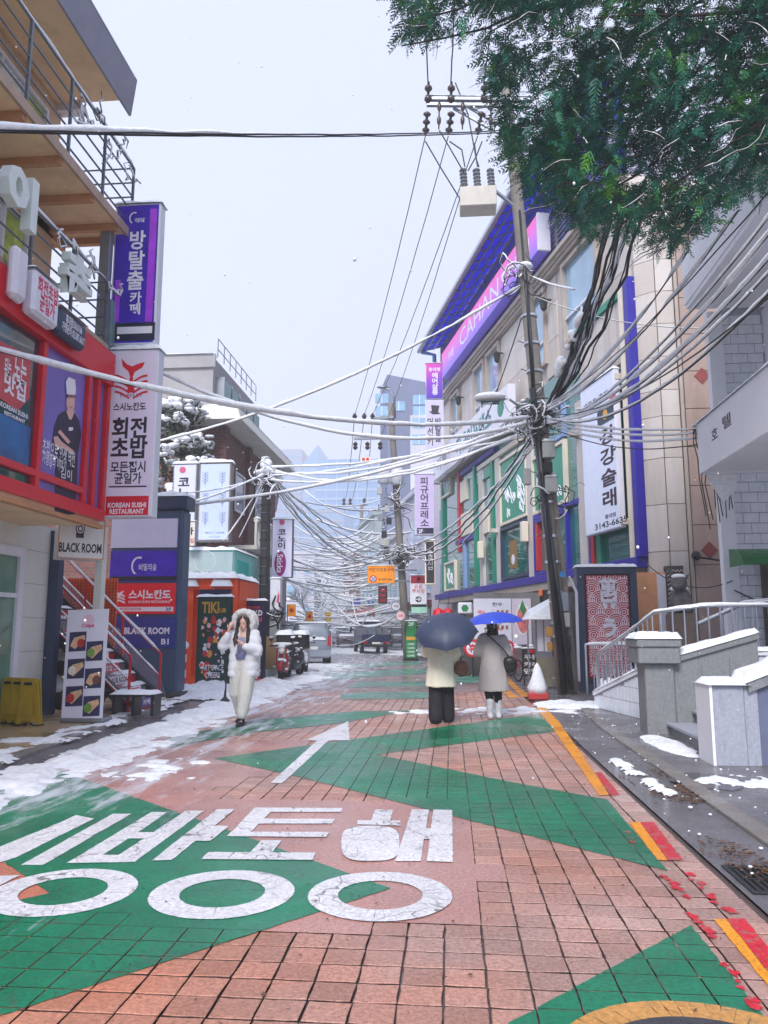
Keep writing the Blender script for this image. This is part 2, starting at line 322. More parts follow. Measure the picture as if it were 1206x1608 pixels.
# ================================================================ ground, road, paint, snow on the ground
def road_mat(name, rgb, cell=.0, chip=None, chip_at=.62, slush=1.0, rough=(.12, .5), var=.16, bump=.35, dots=.5, wet_scale=.9, warm=None, crack=0.0, orange=0.0):
    m = bpy.data.materials.new(name); m.use_nodes = True; n = m.node_tree; L = n.links.new; b = n.nodes['Principled BSDF']
    g = n.nodes.new('ShaderNodeNewGeometry'); pos = g.outputs['Position']
    def nz(scale, det=6, vec=None, rg=.6):
        x = n.nodes.new('ShaderNodeTexNoise'); x.inputs['Scale'].default_value = scale; x.inputs['Detail'].default_value = det; x.inputs['Roughness'].default_value = rg
        L(vec if vec is not None else pos, x.inputs['Vector']); return x.outputs[0]
    def ramp(f, a, bb, c0=(0, 0, 0), c1=(1, 1, 1)):
        r = n.nodes.new('ShaderNodeValToRGB'); r.color_ramp.elements[0].position = a; r.color_ramp.elements[1].position = bb
        r.color_ramp.elements[0].color = tuple(c0)+(1,); r.color_ramp.elements[1].color = tuple(c1)+(1,); L(f, r.inputs[0]); return r.outputs[0]
    def mix(f, a, c, blend='MIX'):
        x = n.nodes.new('ShaderNodeMix'); x.data_type = 'RGBA'; x.blend_type = blend
        (L(f, x.inputs[0]) if not isinstance(f, float) else setattr(x.inputs[0], 'default_value', f))
        for s, val in ((6, a), (7, c)):
            if isinstance(val, tuple): x.inputs[s].default_value = val+(1,)
            else: L(val, x.inputs[s])
        return x.outputs[2]
    def math_(op, a, c=0.0, clamp=False):
        x = n.nodes.new('ShaderNodeMath'); x.operation = op; x.use_clamp = clamp
        for i, val in enumerate((a, c)):
            if isinstance(val, (int, float)): x.inputs[i].default_value = val
            else: L(val, x.inputs[i])
        return x.outputs[0]
    def mrange(f, a, bb, c, d):
        x = n.nodes.new('ShaderNodeMapRange'); x.interpolation_type = 'SMOOTHSTEP'; L(f, x.inputs[0])
        for i, val in enumerate((a, bb, c, d)): x.inputs[i+1].default_value = val
        return x.outputs[0]
    c = lin(rgb)
    col = ramp(nz(1.3), .3, .7, tuple(x*(1-var) for x in c), tuple(min(1, x*(1+var)) for x in c))
    if warm: col = mix(ramp(nz(.55, 3), .42, .62), col, tuple(x*y for x, y in zip(c, warm)))
    col = mix(.75, col, ramp(nz(42, 9, rg=.85), .38, .63, (.42, .4, .39), (1.32, 1.32, 1.32)), 'MULTIPLY')
    if cell > 0:
        v = n.nodes.new('ShaderNodeVectorMath'); v.operation = 'SUBTRACT'; L(pos, v.inputs[0]); v.inputs[1].default_value = (-.05-.18*40, 3.455-.17*40, -5)
        d = n.nodes.new('ShaderNodeVectorMath'); d.operation = 'DIVIDE'; L(v.outputs[0], d.inputs[0]); d.inputs[1].default_value = (.18, .17, 10)
        fl = n.nodes.new('ShaderNodeVectorMath'); fl.operation = 'FLOOR'; L(d.outputs[0], fl.inputs[0])
        wn = n.nodes.new('ShaderNodeTexWhiteNoise'); wn.noise_dimensions = '3D'; L(fl.outputs[0], wn.inputs['Vector'])
        col = mix(1.0, col, ramp(wn.outputs['Value'], 0, 1, (1-cell,)*3, (1+cell,)*3), 'MULTIPLY')
    if chip: col = mix(ramp(nz(13, 9, rg=.72), chip_at, chip_at+.05), col, lin(chip))
    sx = n.nodes.new('ShaderNodeSeparateXYZ'); L(pos, sx.inputs[0])
    if orange > 0:      # surface turns more orange towards the zigzag's open end
        of = math_('MULTIPLY', mrange(math_('MULTIPLY', sx.outputs[0], -1.0), .1, 1.5, 0, 1), mrange(math_('MULTIPLY', sx.outputs[1], -1.0), -6.0, -4.2, 0, 1)); col = mix(math_('MULTIPLY', of, orange), col, mix(1.0, col, (1.25, .78, .5), 'MULTIPLY'))
    if crack > 0:
        vk = n.nodes.new('ShaderNodeTexVoronoi'); vk.feature = 'DISTANCE_TO_EDGE'; vk.inputs['Scale'].default_value = 3.2; dv = n.nodes.new('ShaderNodeVectorMath'); dv.operation = 'ADD'; nn = n.nodes.new('ShaderNodeTexNoise'); nn.inputs['Scale'].default_value = 5; L(pos, nn.inputs['Vector']); sc_ = n.nodes.new('ShaderNodeVectorMath'); sc_.operation = 'SCALE'; sc_.inputs['Scale'].default_value = .35; L(nn.outputs['Color'], sc_.inputs[0]); L(pos, dv.inputs[0]); L(sc_.outputs[0], dv.inputs[1]); L(dv.outputs[0], vk.inputs['Vector'])
        col = mix(math_('MULTIPLY', math_('MULTIPLY', ramp(vk.outputs['Distance'], .012, .03, (1, 1, 1), (0, 0, 0)), ramp(nz(1.1), .42, .58)), crack), col, (.09, .08, .085))
    if dots > 0:
        vo = n.nodes.new('ShaderNodeTexVoronoi'); vo.inputs['Scale'].default_value = 9; L(pos, vo.inputs['Vector'])
        dm = math_('MULTIPLY', ramp(vo.outputs['Distance'], .03, .09, (1, 1, 1), (0, 0, 0)), ramp(nz(.9), .5, .62)); dm = math_('MULTIPLY', dm, dots)
        col = mix(dm, col, (.02, .018, .018))
    if slush > 0:
        mp = n.nodes.new('ShaderNodeMapping'); mp.inputs['Scale'].default_value = (4.2, .85, 1); mp.inputs['Rotation'].default_value = (0, 0, math.radians(-7)); L(pos, mp.inputs[0])
        s1 = nz(1.0, 9, mp.outputs[0], .66)
        left = math_('MULTIPLY', mrange(math_('MULTIPLY', sx.outputs[0], -1.0), 1.3, 3.6, 0, 1), mrange(sx.outputs[1], 5.0, 7.0, 0, 1))
        far = mrange(sx.outputs[1], 13, 34, 0, .56)
        mk = math_('MAXIMUM', left, far)
        val = math_('ADD', s1, math_('MULTIPLY', math_('SUBTRACT', mk, 1.0), .26))
        sl = math_('MULTIPLY', ramp(val, .41, .57), slush*.85)
        col = mix(sl, col, (.62, .66, .74))
    L(col, b.inputs['Base Color'])
    rr = mrange(nz(wet_scale, 4), .38, .62, rough[0], rough[1])
    if slush > 0: rr = math_('MAXIMUM', rr, math_('MULTIPLY', sl, .6))
    L(rr, b.inputs['Roughness']); b.inputs['Specular IOR Level'].default_value = .5
    bp = n.nodes.new('ShaderNodeBump'); bp.inputs['Strength'].default_value = bump; bp.inputs['Distance'].default_value = .006
    L(nz(75, 8, rg=.8), bp.inputs['Height']); L(bp.outputs[0], b.inputs['Normal']); MATS[name] = m; return m
R_BRICK = road_mat('road_brick', (188, 152, 142), cell=.16, chip=(128, 98, 92), chip_at=.63, rough=(.05, .34), var=.18, orange=.75, warm=(1.08, .84, .72), bump=.9)
R_SMOOTH = road_mat('road_smooth', (188, 148, 142), chip=(126, 100, 96), chip_at=.62, rough=(.07, .38), var=.2, warm=(1.05, .85, .78), orange=.75)
R_GREEN = road_mat('road_green', (0, 124, 88), chip=(96, 120, 104), chip_at=.68, rough=(.05, .38), var=.3, bump=.35, dots=.5, crack=.35)
R_WHITE = road_mat('road_white', (226, 226, 232), chip=(138, 130, 132), chip_at=.63, rough=(.25, .55), var=.08, dots=.15, crack=.8)
R_YELLOW = road_mat('road_yellow', (250, 160, 30), chip=(120, 100, 80), chip_at=.66, slush=.3, rough=(.2, .5), dots=.2)
R_RED = road_mat('road_red', (212, 30, 52), chip=(150, 104, 98), chip_at=.53, slush=.2, rough=(.2, .5), dots=.2)
R_TAN = road_mat('road_tan', (205, 150, 82), chip=(150, 120, 90), chip_at=.6, slush=0, rough=(.2, .5))
R_JOINT = road_mat('road_joint', (92, 78, 76), slush=.2, rough=(.15, .4), dots=0)
R_ASPHALT = road_mat('road_asphalt', (92, 92, 100), slush=.9, rough=(.1, .42), var=.25, dots=.3, bump=.6)
R_FADED = road_mat('road_faded', (150, 128, 128), slush=1.0, rough=(.1, .4), var=.2, dots=.2)
R_GUTTER = road_mat('gutter_asphalt', (112, 110, 116), slush=.0, rough=(.08, .45), var=.3, dots=.7, bump=.8, chip=(128, 118, 112), chip_at=.66)
R_WALK = road_mat('wet_concrete', (128, 122, 118), slush=.0, rough=(.08, .45), var=.25, dots=.3, bump=.4)
R_TANWALK = road_mat('wet_tan_concrete', (176, 152, 118), slush=.0, rough=(.1, .45), var=.3, dots=.2, bump=.3, chip=(150, 84, 44), chip_at=.68)

def strip(name, left, right, z, mat, parent=None, **p):
    """a sheet between two polylines with matching points"""
    mb = MB(); n = len(left)
    mb.add([(x, y, z) for x, y in left]+[(x, y, z) for x, y in right], [(i, i+n, i+n+1, i+1) for i in range(n-1)])
    return mb.build(name, mat, parent, **p)
gr = MB(); gr.add([(-3000, -500, -.035), (3000, -500, -.035), (3000, 5000, -.035), (-3000, 5000, -.035)], [(0, 1, 2, 3)])
gr.build('ground', R_ASPHALT, kind='structure')
RE = [(1.62, -3), (1.62, 2), (1.62, 8), (1.66, 14), (1.75, 20), (1.6, 24), (.9, 28), (-1.5, 37), (-5.2, 50), (-15, 85), (-30, 140), (-60, 250)]
LE = [(-4.7, -3), (-4.7, 2), (-4.75, 8), (-5.2, 14), (-5.5, 20), (-5.7, 24), (-6.2, 28), (-8.2, 37), (-12.2, 50), (-22, 85), (-38, 140), (-70, 250)]
road = strip('road', LE, RE, -.018, R_JOINT); road['kind'] = 'structure'
# beyond the imprinted stretch the same road runs on as plain, faded surfacing
def edge(E_, y):
    for (x0, y0), (x1, y1) in zip(E_, E_[1:]):
        if y0 <= y <= y1: return x0+(x1-x0)*(y-y0)/(y1-y0)
YEND = 3.455+.17*90
ys = [YEND, 20, 22, 24, 26, 28, 32, 37, 43, 50, 65, 85, 110, 140, 250]
strip('faded_surfacing', [(edge(LE, y), y) for y in ys], [(edge(RE, y), y) for y in ys], 0.0, R_FADED, road)
# --- imprinted bricks: a grid of 18 x 17 cm cells
CX, CY, X0, Y0 = .18, .17, -.05, 3.455
def smooth_zone(x, y):   # thick surfacing round the painted words fills the joints here
    w = .25*noise.noise(Vector((x*1.3, y*1.3, 2.1)))
    return (4.05+w < y < 6.9+w and x < .15+w) or (6.5 < y < 10.5 and x < -2.0+w)
R_GRIME_SHADE = road_mat('joint_grime_shade', (70, 58, 56), slush=.0, rough=(.3, .6), dots=0)  # grime colour that also paints joint shade onto the sunlit brick flanks
def brick_mesh(hx, hy, d, be, seed):
    """a slab with a slightly broken outline; the flanks carry joint grime and painted-in shade"""
    r = random.Random(seed); me = bpy.data.meshes.new('brick'); O = [(-1, -1), (-.3, -1), (.4, -1), (1, -1), (1, -.2), (1, 1), (.2, 1), (-.5, 1), (-1, 1), (-1, .3)]
    o = [(x*hx+r.uniform(-.003, .003), y*hy+r.uniform(-.003, .003)) for x, y in O]; n = len(o); c = lambda p, k: (p[0]*(1-k/hx), p[1]*(1-k/hy))
    v = [(*c(p, be), r.uniform(-.001, 0)) for p in o]+[(*p, -be*.9) for p in o]+[(*p, -d) for p in o]
    f = [tuple(range(n))]+[(n+i, n+(i+1) % n, (i+1) % n, i) for i in range(n)]+[(2*n+i, 2*n+(i+1) % n, n+(i+1) % n, n+i) for i in range(n)]
    me.from_pydata(v, [], f); me.materials.append(R_BRICK); me.materials.append(R_GRIME_SHADE); me.polygons.foreach_set('material_index', [0]+[0]*n+[1]*n); me.update(); return me, v, f
BM = [brick_mesh(CX/2-.0045, CY/2-.006, .018, .0035, s) for s in range(7)]
rng = random.Random(3)
cells = []
for j in range(-9, 90):
    for i in range(-29, 10):
        x, y = X0+CX*(i+.5), Y0+CY*(j+.5)
        if x < edge(LE, y)+.1 or x > 1.6: continue
        cells.append((x, y))
near = sorted((c for c in cells if not smooth_zone(*c)), key=lambda c: (c[0]**2+(c[1]-1.2)**2) if abs((c[0]/(c[1]))) < .62 else 1e9)
pick = set(near[:300])
for (x, y) in near[:300]:
    o = bpy.data.objects.new('brick', BM[rng.randrange(7)][0]); scene.collection.objects.link(o); o.parent = road
    o.location = (x, y, rng.uniform(-.0015, .0005)); o.rotation_euler = (rng.gauss(0, .006), rng.gauss(0, .006), rng.gauss(0, .012))
mb = MB(); mi = []
for c in near[300:]:
    _, bv, bf = BM[rng.randrange(7)]; dz = rng.uniform(-.001, 0); mb.add([(c[0]+p[0], c[1]+p[1], p[2]+dz) for p in bv], bf); mi += [0]*11+[1]*10
bfo = mb.build('brick_field', R_BRICK, road, kind='stuff'); bfo.data.materials.append(R_GRIME_SHADE); bfo.data.polygons.foreach_set('material_index', mi); bfo.data.update()
mb = MB()
for (x, y) in cells:
    if smooth_zone(x, y): mb.add([(x-CX/2, y-CY/2, -.0005), (x+CX/2, y-CY/2, -.0005), (x+CX/2, y+CY/2, -.0005), (x-CX/2, y+CY/2, -.0005)], [(0, 1, 2, 3)])
mb.build('smooth_surfacing', R_SMOOTH, road)
# --- paint, cut to the bricks it lies on so that the joints stay open
def clip(poly, ax, lim, keep_less):
    out = []; n = len(poly)
    for k in range(n):
        a, b = poly[k], poly[(k+1) % n]; ia = (a[ax] <= lim) == keep_less; ib = (b[ax] <= lim) == keep_less
        if ia: out.append(a)
        if ia != ib:
            t = (lim-a[ax])/(b[ax]-a[ax]); out.append((a[0]+(b[0]-a[0])*t, a[1]+(b[1]-a[1])*t))
    return out
def rough_edge(poly, amp=.008, step=.06, seed=0):
    out = []; n = len(poly)
    for k in range(n):
        a, b = Vector(poly[k]), Vector(poly[(k+1) % n]); m = max(1, int((b-a).length/step))
        for t in range(m):
            p = a+(b-a)*(t/m); q = Vector((p.x*17+seed, p.y*17, 0)); out.append((p.x+amp*noise.noise(q), p.y+amp*noise.noise(q+Vector((5, 9, 3)))))
    return out
def paint(name, polys, z, mat, gap=.004, full=False, amp=.008):
    mb = MB()
    for k, pl in enumerate(polys):
        pl = rough_edge(pl, amp, seed=k)
        if full: mb.poly([(x, y, z) for x, y in pl]); continue
        xs = [p[0] for p in pl]; ys_ = [p[1] for p in pl]
        for i in range(math.floor((min(xs)-X0)/CX), math.ceil((max(xs)-X0)/CX)):
            col = clip(clip(pl, 0, X0+CX*i, False), 0, X0+CX*(i+1), True)
            if len(col) < 3: continue
            for j in range(math.floor((min(ys_)-Y0)/CY), math.ceil((max(ys_)-Y0)/CY)):
                x, y = X0+CX*(i+.5), Y0+CY*(j+.5)
                g_ = 0 if (smooth_zone(x, y) or y > 12) else gap
                cl = col
                for ax, lim, kl in ((0, x-CX/2+g_, False), (0, x+CX/2-g_, True), (1, y-CY/2+g_*.8, False), (1, y+CY/2-g_*.8, True)):
                    cl = clip(cl, ax, lim, kl)
                    if len(cl) < 3: break
                if len(cl) >= 3: mb.poly([(p[0], p[1], z) for p in cl])
    return mb.build(name, mat, road)
def g2(*pts): return [(lambda q: (q.x, q.y))(G(*p)) for p in pts]
tip = Vector((-.36, 4.64)); P1 = Vector((-3.71, 7.68)); N = Vector(g2((78, 1403))[0]); Lw = Vector((-1.35, -1.56))*1.7; up = (P1-tip)
v2 = lambda *vs: [(v.x, v.y) for v in vs]
greenA = [v2(tip+up*1.15, tip, N, N+up), v2(tip, tip+Lw, N+Lw, N)]
a, b_, c_ = Vector((-2.72, 8.91)), Vector((-.89, 9.34)), Vector((1.5, 14.0))
greenB = [v2(a, b_, Vector((1.5, 11.65)), c_), [(-2.72, 8.91), (-1.56, 7.93), (1.3, 5.1), (1.33, 7.1), (.58, 7.79), (-.89, 9.34)]]
greenC = [g2((262, 1160), (400, 1131), (559, 1117), (649, 1115.5), (533, 1136), (400, 1150), (265, 1174))]
greenD = [g2((1085, 1453), (800, 1606), (760, 1660), (1300, 1760), (1212, 1612))]
paint('green_zigzag', greenA, .003, R_GREEN); paint('green_zigzag', greenB, .003, R_GREEN); paint('green_zigzag', greenC, .003, R_GREEN); paint('green_zigzag', greenD, .003, R_GREEN)
R_GREENF = road_mat('road_green_faded', (84, 150, 132), chip=(150, 140, 138), chip_at=.58, rough=(.1, .4), var=.2)
for pl in ([(536, 1089), (600, 1086), (673, 1087), (672, 1097), (600, 1098), (536, 1098)], [(560, 1071), (672, 1070), (672, 1077), (545, 1080)], [(690, 1062), (790, 1060), (800, 1070), (700, 1074)], [(440, 1062), (640, 1050), (740, 1052), (640, 1060), (450, 1072)], [(500, 1045), (660, 1038), (660, 1044), (500, 1052)]):
    paint('faded_green_zigzag', [g2(*pl)], .003, R_GREENF, full=True, amp=.05)
# white arrow and words
zA = lambda *p: g2(*[(x/5.025, 1240+y/5.025) for x, y in p]); zB = lambda *p: g2(*[(230+x/3.769, 1250+y/3.769) for x, y in p]); zC = lambda *p: g2(*[(400+x/3.015, 1100+y/3.015) for x, y in p])
paint('white_arrow', [g2((547, 1133), (549, 1163), (516, 1163.5), (443, 1231), (425, 1230), (498, 1163.5), (481, 1163))], .006, R_WHITE, full=True)
def ring(cx, cy, r0, r1, ry=1.0, n=40): 
    o = [(cx+r1*math.cos(2*math.pi*i/n), cy+ry*r1*math.sin(2*math.pi*i/n)) for i in range(n)]; q = [(cx+r0*math.cos(2*math.pi*i/n), cy+ry*r0*math.sin(2*math.pi*i/n)) for i in range(n)]
    return [[o[i], o[(i+1) % n], q[(i+1) % n], q[i]] for i in range(n)]
words = {
 'ieung': None,
 'hae': [zC((570, 518), (655, 520), (640, 572), (550, 572)), zC((485, 570), (690, 572), (690, 596), (485, 590)), zC((745, 518), (825, 520), (785, 765), (665, 765)), zC((845, 520), (935, 522), (938, 770), (815, 765)), zC((805, 610), (850, 610), (845, 660), (795, 660)),
         zC(*[(548+(138 if abs(math.cos(t)) else 1)*math.copysign(abs(math.cos(t))**.6, math.cos(t))-12*math.sin(t)*-1*0, 681+84*math.copysign(abs(math.sin(t))**.6, math.sin(t))) for t in [2*math.pi*i/28 for i in range(28)]])],
 'tieut': [zB((478, 243), (620, 215), (735, 97), (640, 73)), zB((640, 72), (1160, 75), (1150, 98), (700, 98)), zB((665, 138), (1115, 140), (1100, 167), (650, 168)), zB((500, 216), (1085, 218), (1060, 248), (475, 243)), zB((680, 268), (800, 268), (745, 340), (615, 338)), zB((365, 338), (1000, 342), (985, 385), (325, 380))],
 'ba': [g2((104, 1357), (152, 1350), (230, 1299), (263, 1276), (238, 1276)), g2((292, 1274), (321, 1274), (211, 1355), (168, 1356)), g2((200, 1318), (216, 1308), (262, 1308), (246, 1318)), g2((104, 1357), (211, 1355), (226, 1344), (140, 1344)),
        g2((238, 1353), (270, 1352), (369, 1272), (341, 1272)), g2((330, 1298), (360, 1298.5), (330, 1322), (300, 1322))],
 'gi': [zA((165, 600), (340, 600), (1035, 195), (890, 195)), zA((-60, 600), (0, 580), (130, 540), (740, 235), (600, 205), (480, 262), (-60, 480)), zA((-60, 690), (160, 683), (-60, 790))]}
for w in ('hae', 'tieut', 'ba', 'gi'): 
    for k, pl in enumerate(words[w]): paint('white_lettering', [pl], .0052+.0005*k, R_WHITE, full=True, amp=.006)
for cx, cy in ((-.41, 4.52), (-1.29, 4.475), (-2.19, 4.43)): paint('white_ring_lettering', ring(cx, cy, .235, .40), .006, R_WHITE, full=True, amp=.004)
# kerb-side lines
for k, pl in enumerate(([(862, 1135), (878, 1134), (958, 1249), (941, 1250)], [(988, 1292), (1005, 1292), (1049, 1352), (1033, 1352)], [(1121, 1445), (1140, 1444), (1240, 1571), (1225, 1572)])):
    paint('yellow_line', [g2(*pl)], .0045, R_YELLOW, full=True)
for pl in ([(790, 1063), (797, 1062), (815, 1080), (835, 1094), (820, 1095), (802, 1078)], [(768, 1066), (776, 1065), (798, 1082), (815, 1096), (800, 1096), (785, 1082)], [(840, 1112), (855, 1110), (878, 1134), (862, 1135)]): paint('yellow_line', [g2(*pl)], .0045, R_YELLOW, full=True, amp=.02)
for pl in ([(934, 1214), (944, 1213), (974, 1249), (957.5, 1250)], [(1005.5, 1292), (1026, 1291), (1073, 1352), (1049.5, 1352)], [(1140.5, 1444), (1169, 1443), (1260, 1552), (1241, 1571)]): paint('red_line', [g2(*pl)], .0045, R_RED, full=True)
rb = random.Random(11)
def blobs(p0, p1, n, w, sp):
    for k in range(n):
        t = (k+rb.random()*.6)/n; x = p0[0]+(p1[0]-p0[0])*t+rb.uniform(-sp, sp); y = p0[1]+(p1[1]-p0[1])*t
        c = G(x, y); a_ = rb.uniform(.3, .85)*w; pl = [(c.x+a_*(.3+.8*rb.random())*math.cos(q), c.y+1.5*a_*(.3+.8*rb.random())*math.sin(q)) for q in [2*math.pi*i/15 for i in range(15)]]
        paint('red_line_remnant', [pl], .0048+.0004*k, R_RED, full=True)
blobs((984, 1305), (1002, 1332), 3, .035, 2); blobs((1040, 1375), (1085, 1412), 6, .05, 4); blobs((1078, 1370), (1150, 1440), 9, .05, 6); blobs((1080, 1432), (1128, 1478), 6, .05, 4); blobs((1135, 1512), (1195, 1590), 6, .055, 4)
q = [Vector(p) for p in g2((899, 1608), (1021, 1574), (1201, 1598))]
A_ = np.array([[2*(q[1]-q[0]).x, 2*(q[1]-q[0]).y], [2*(q[2]-q[0]).x, 2*(q[2]-q[0]).y]]); B_ = np.array([q[1].length_squared-q[0].length_squared, q[2].length_squared-q[0].length_squared])
mc = np.linalg.solve(A_, B_); mr = (q[0]-Vector(mc)).length
paint('tan_ring', ring(mc[0], mc[1], mr-.13, mr, n=60), .0062, R_TAN, full=True, amp=.006)
mh = MB(); mh.lathe((mc[0], mc[1], .004), [(0.01, 0), (mr-.13, 0), (mr-.13, .004), (.01, .004)], 40); mh.build('manhole_cover', pmat('iron', (62, 62, 66), .4, .25, scale=20, bump=.6), road)
# gutters, kerbs and pavements
CRV = [(2.12, -3), (2.12, 2), (2.12, 5.7), (2.16, 9), (2.2, 12.3), (2.45, 16), (2.6, 20), (2.3, 25), (1.5, 29), (-.9, 38), (-4.5, 51)]
REs = [(edge(RE, y), y) for _, y in CRV]
o = strip('gutter', REs, CRV, -.004, R_GUTTER); o['kind'] = 'structure'
mb = MB()
for (x0, y0), (x1, y1) in zip(CRV, CRV[1:]):
    n_ = max(1, int((y1-y0)/1.0))
    for k in range(n_):
        ya, yb = y0+(y1-y0)*k/n_, y0+(y1-y0)*(k+1)/n_-.012; xa, xb = x0+(x1-x0)*k/n_, x0+(x1-x0)*(k+1)/n_
        if yb > 26: continue
        e = MB(); e.hexa([(xa, ya, -.03), (xa+.17, ya, -.03), (xb+.17, yb, -.03), (xb, yb, -.03), (xa+.01, ya, .02), (xa+.17, ya, .024), (xb+.17, yb, .024), (xb+.01, yb, .02)])
        if k == 0 and y0 == -3: kerb = None
        if 'kerb_r' not in globals(): kerb_r = e.build('kerb', R_WALK, bevel=.006); kerb_r['kind'] = 'structure'
        else: e.build('kerbstone', R_WALK, kerb_r, bevel=.006)
PV = [(x+.17, y) for x, y in CRV]
o = strip('pavement', PV, [(9, y) for x, y in CRV], .014, R_GUTTER); o['kind'] = 'structure'
LK = [(-4.72, -3), (-4.72, 2), (-4.78, 8), (-5.2, 12.3), (-5.5, 16), (-5.75, 20), (-6.1, 25), (-6.8, 29), (-8.9, 38), (-12.6, 51)]
o = strip('pavement_tan', [(-16, y) for x, y in LK], [(x-.16, y) for x, y in LK], .05, R_TANWALK); o['kind'] = 'structure'
for (x0, y0), (x1, y1) in zip(LK, LK[1:]):
    n_ = max(1, int((y1-y0)/1.0))
    for k in range(n_):
        ya, yb = y0+(y1-y0)*k/n_, y0+(y1-y0)*(k+1)/n_-.012; xa, xb = x0+(x1-x0)*k/n_, x0+(x1-x0)*(k+1)/n_
        if yb > 26: continue
        e = MB(); e.hexa([(xa-.16, ya, -.03), (xa, ya, -.03), (xb, yb, -.03), (xb-.16, yb, -.03), (xa-.16, ya, .06), (xa-.01, ya, .055), (xb-.01, yb, .055), (xb-.16, yb, .06)])
        if 'kerb_l' not in globals(): kerb_l = e.build('kerb', R_WALK, bevel=.008); kerb_l['kind'] = 'structure'
        else: e.build('kerbstone', R_WALK, kerb_l, bevel=.008)
o = strip('gutter', [(x-.0, y) for x, y in LK], [(edge(LE, y)+.55, y) for x, y in LK], .0035, R_GUTTER); o['kind'] = 'structure'
# --- snow lying on the ground: height fields that sink below the surface where it has melted
def snowfield(name, x0, x1, y0, y1, st, fn, base=0.0, mat='trodden_snow'):
    nx, ny = int((x1-x0)/st), int((y1-y0)/st); H = {}; mb = MB(); idx = {}
    for i in range(nx+1):
        for j in range(ny+1):
            x, y = x0+i*st, y0+j*st; H[i, j] = fn(x, y)
    def vid(i, j):
        if (i, j) not in idx: idx[i, j] = len(mb.v); mb.v.append((x0+i*st, y0+j*st, base+max(H[i, j], -.02)))
        return idx[i, j]
    for i in range(nx):
        for j in range(ny):
            if max(H[i, j], H[i+1, j], H[i, j+1], H[i+1, j+1]) > 0: mb.f.append((vid(i, j), vid(i+1, j), vid(i+1, j+1), vid(i, j+1)))
    if not mb.f: return None
    o = mb.build(name, mat, smooth=True); o['kind'] = 'stuff'; return o
def fbm(x, y, s, sc): return noise.fractal(Vector((x*sc, y*sc, s)), 1.0, 2.1, 5)
def bank(xc, half, amp, sc=2.2, rough=.05, s=0.0):
    def fn(x, y):
        c, h = xc(y), half(y); d = abs(x-c)/h; return amp*(1-d*d)+rough*fbm(x, y*.7, s, sc)+.016*fbm(x, y, s+5, 8)-.014*max(0, noise.noise(Vector((x*5, y*3.2, s+2))))*2-.018
    return fn
ip = lambda pts: (lambda y: float(np.interp(y, [p[1] for p in pts], [p[0] for p in pts])))
snowfield('snow_bank', -5.6, -2.2, 4.5, 26, .045, bank(ip([(-4.15, 4), (-4.15, 7.5), (-4.2, 12), (-4.35, 18), (-4.9, 26)]), ip([(.3, 4.4), (.52, 6), (.56, 9), (.62, 13), (.72, 18), (.8, 26)]), .06, 2.4, .06, 1.0))
snowfield('snow_strip', -6.6, -4.6, 5, 20, .045, bank(ip([(-4.95, 4), (-5.0, 8), (-5.35, 12), (-5.75, 16), (-6, 20)]), ip([(.12, 4), (.2, 9), (.3, 13), (.5, 20)]), .03, 3.0, .05, 7.0), .05)
def patch(name, cx, cy, rx, ry, amp, rot=0.0, s=0.0, base=0.0, rough=.05, st=.035):
    cr, sr = math.cos(rot), math.sin(rot); r = max(rx, ry)*1.25
    def fn(x, y):
        a_, b2 = ((x-cx)*cr+(y-cy)*sr)/rx, (-(x-cx)*sr+(y-cy)*cr)/ry; return amp*(1-(a_*a_+b2*b2)**1.0)+rough*fbm(x, y, s, 2.6)-.01
    snowfield(name, cx-r, cx+r, cy-r, cy+r, st, fn, base)
def gpatch(name, px, py, rx, ry, amp, rot=0, s=0, base=0.0, rough=.04, st=.035):
    c = G(px, py); patch(name, c.x, c.y, rx, ry, amp, rot, s, base, rough, st)
gpatch('snow_patch', 1048, 1172, .22, 1.0, .07, math.radians(4), 1, .014, .03)
gpatch('snow_patch', 1000, 1215, .08, 1.1, .02, math.radians(2), 3, .014, .05)
gpatch('snow_patch', 905, 1108, .75, .8, .09, 0, 4, .0, .06)
gpatch('snow_patch', 800, 1116, 1.0, .55, .02, 0, 5, .0, .05)
gpatch('snow_patch', 690, 1118, .9, .3, .012, 0, 6, .0, .05)
gpatch('snow_patch', 955, 1085, .7, 1.2, .12, 0, 8, .0, .06)
gpatch('snow_patch', 330, 1092, 1.1, 1.3, .22, 0, 9, .04, .12)
gpatch('snow_patch', 410, 1080, .95, 1.6, .2, 0, 10, .0, .12)
gpatch('snow_patch', 450, 1066, 1.2, 2.6, .1, 0, 12, .0, .07, .06)
gpatch('snow_patch', 60, 1168, .7, .25, .025, .2, 13, .05, .03)
gpatch('snow_patch', 250, 1210, .35, .8, .008, 0, 14, .004, .03)
gpatch('snow_patch', 232, 1222, .1, 1.2, .008, .08, 15, .004, .02)
gpatch('snow_patch', 530, 1022, 3, 7, .05, .25, 16, .0, .07, .12)
gpatch('snow_patch', 660, 1026, 2.5, 5, .05, .25, 17, .0, .07, .12)
gpatch('snow_patch', 500, 1046, 1.2, 4, .05, .2, 18, .0, .07, .1)
gpatch('snow_patch', 1190, 1232, .6, .35, .02, 0, 19, .014, .04)
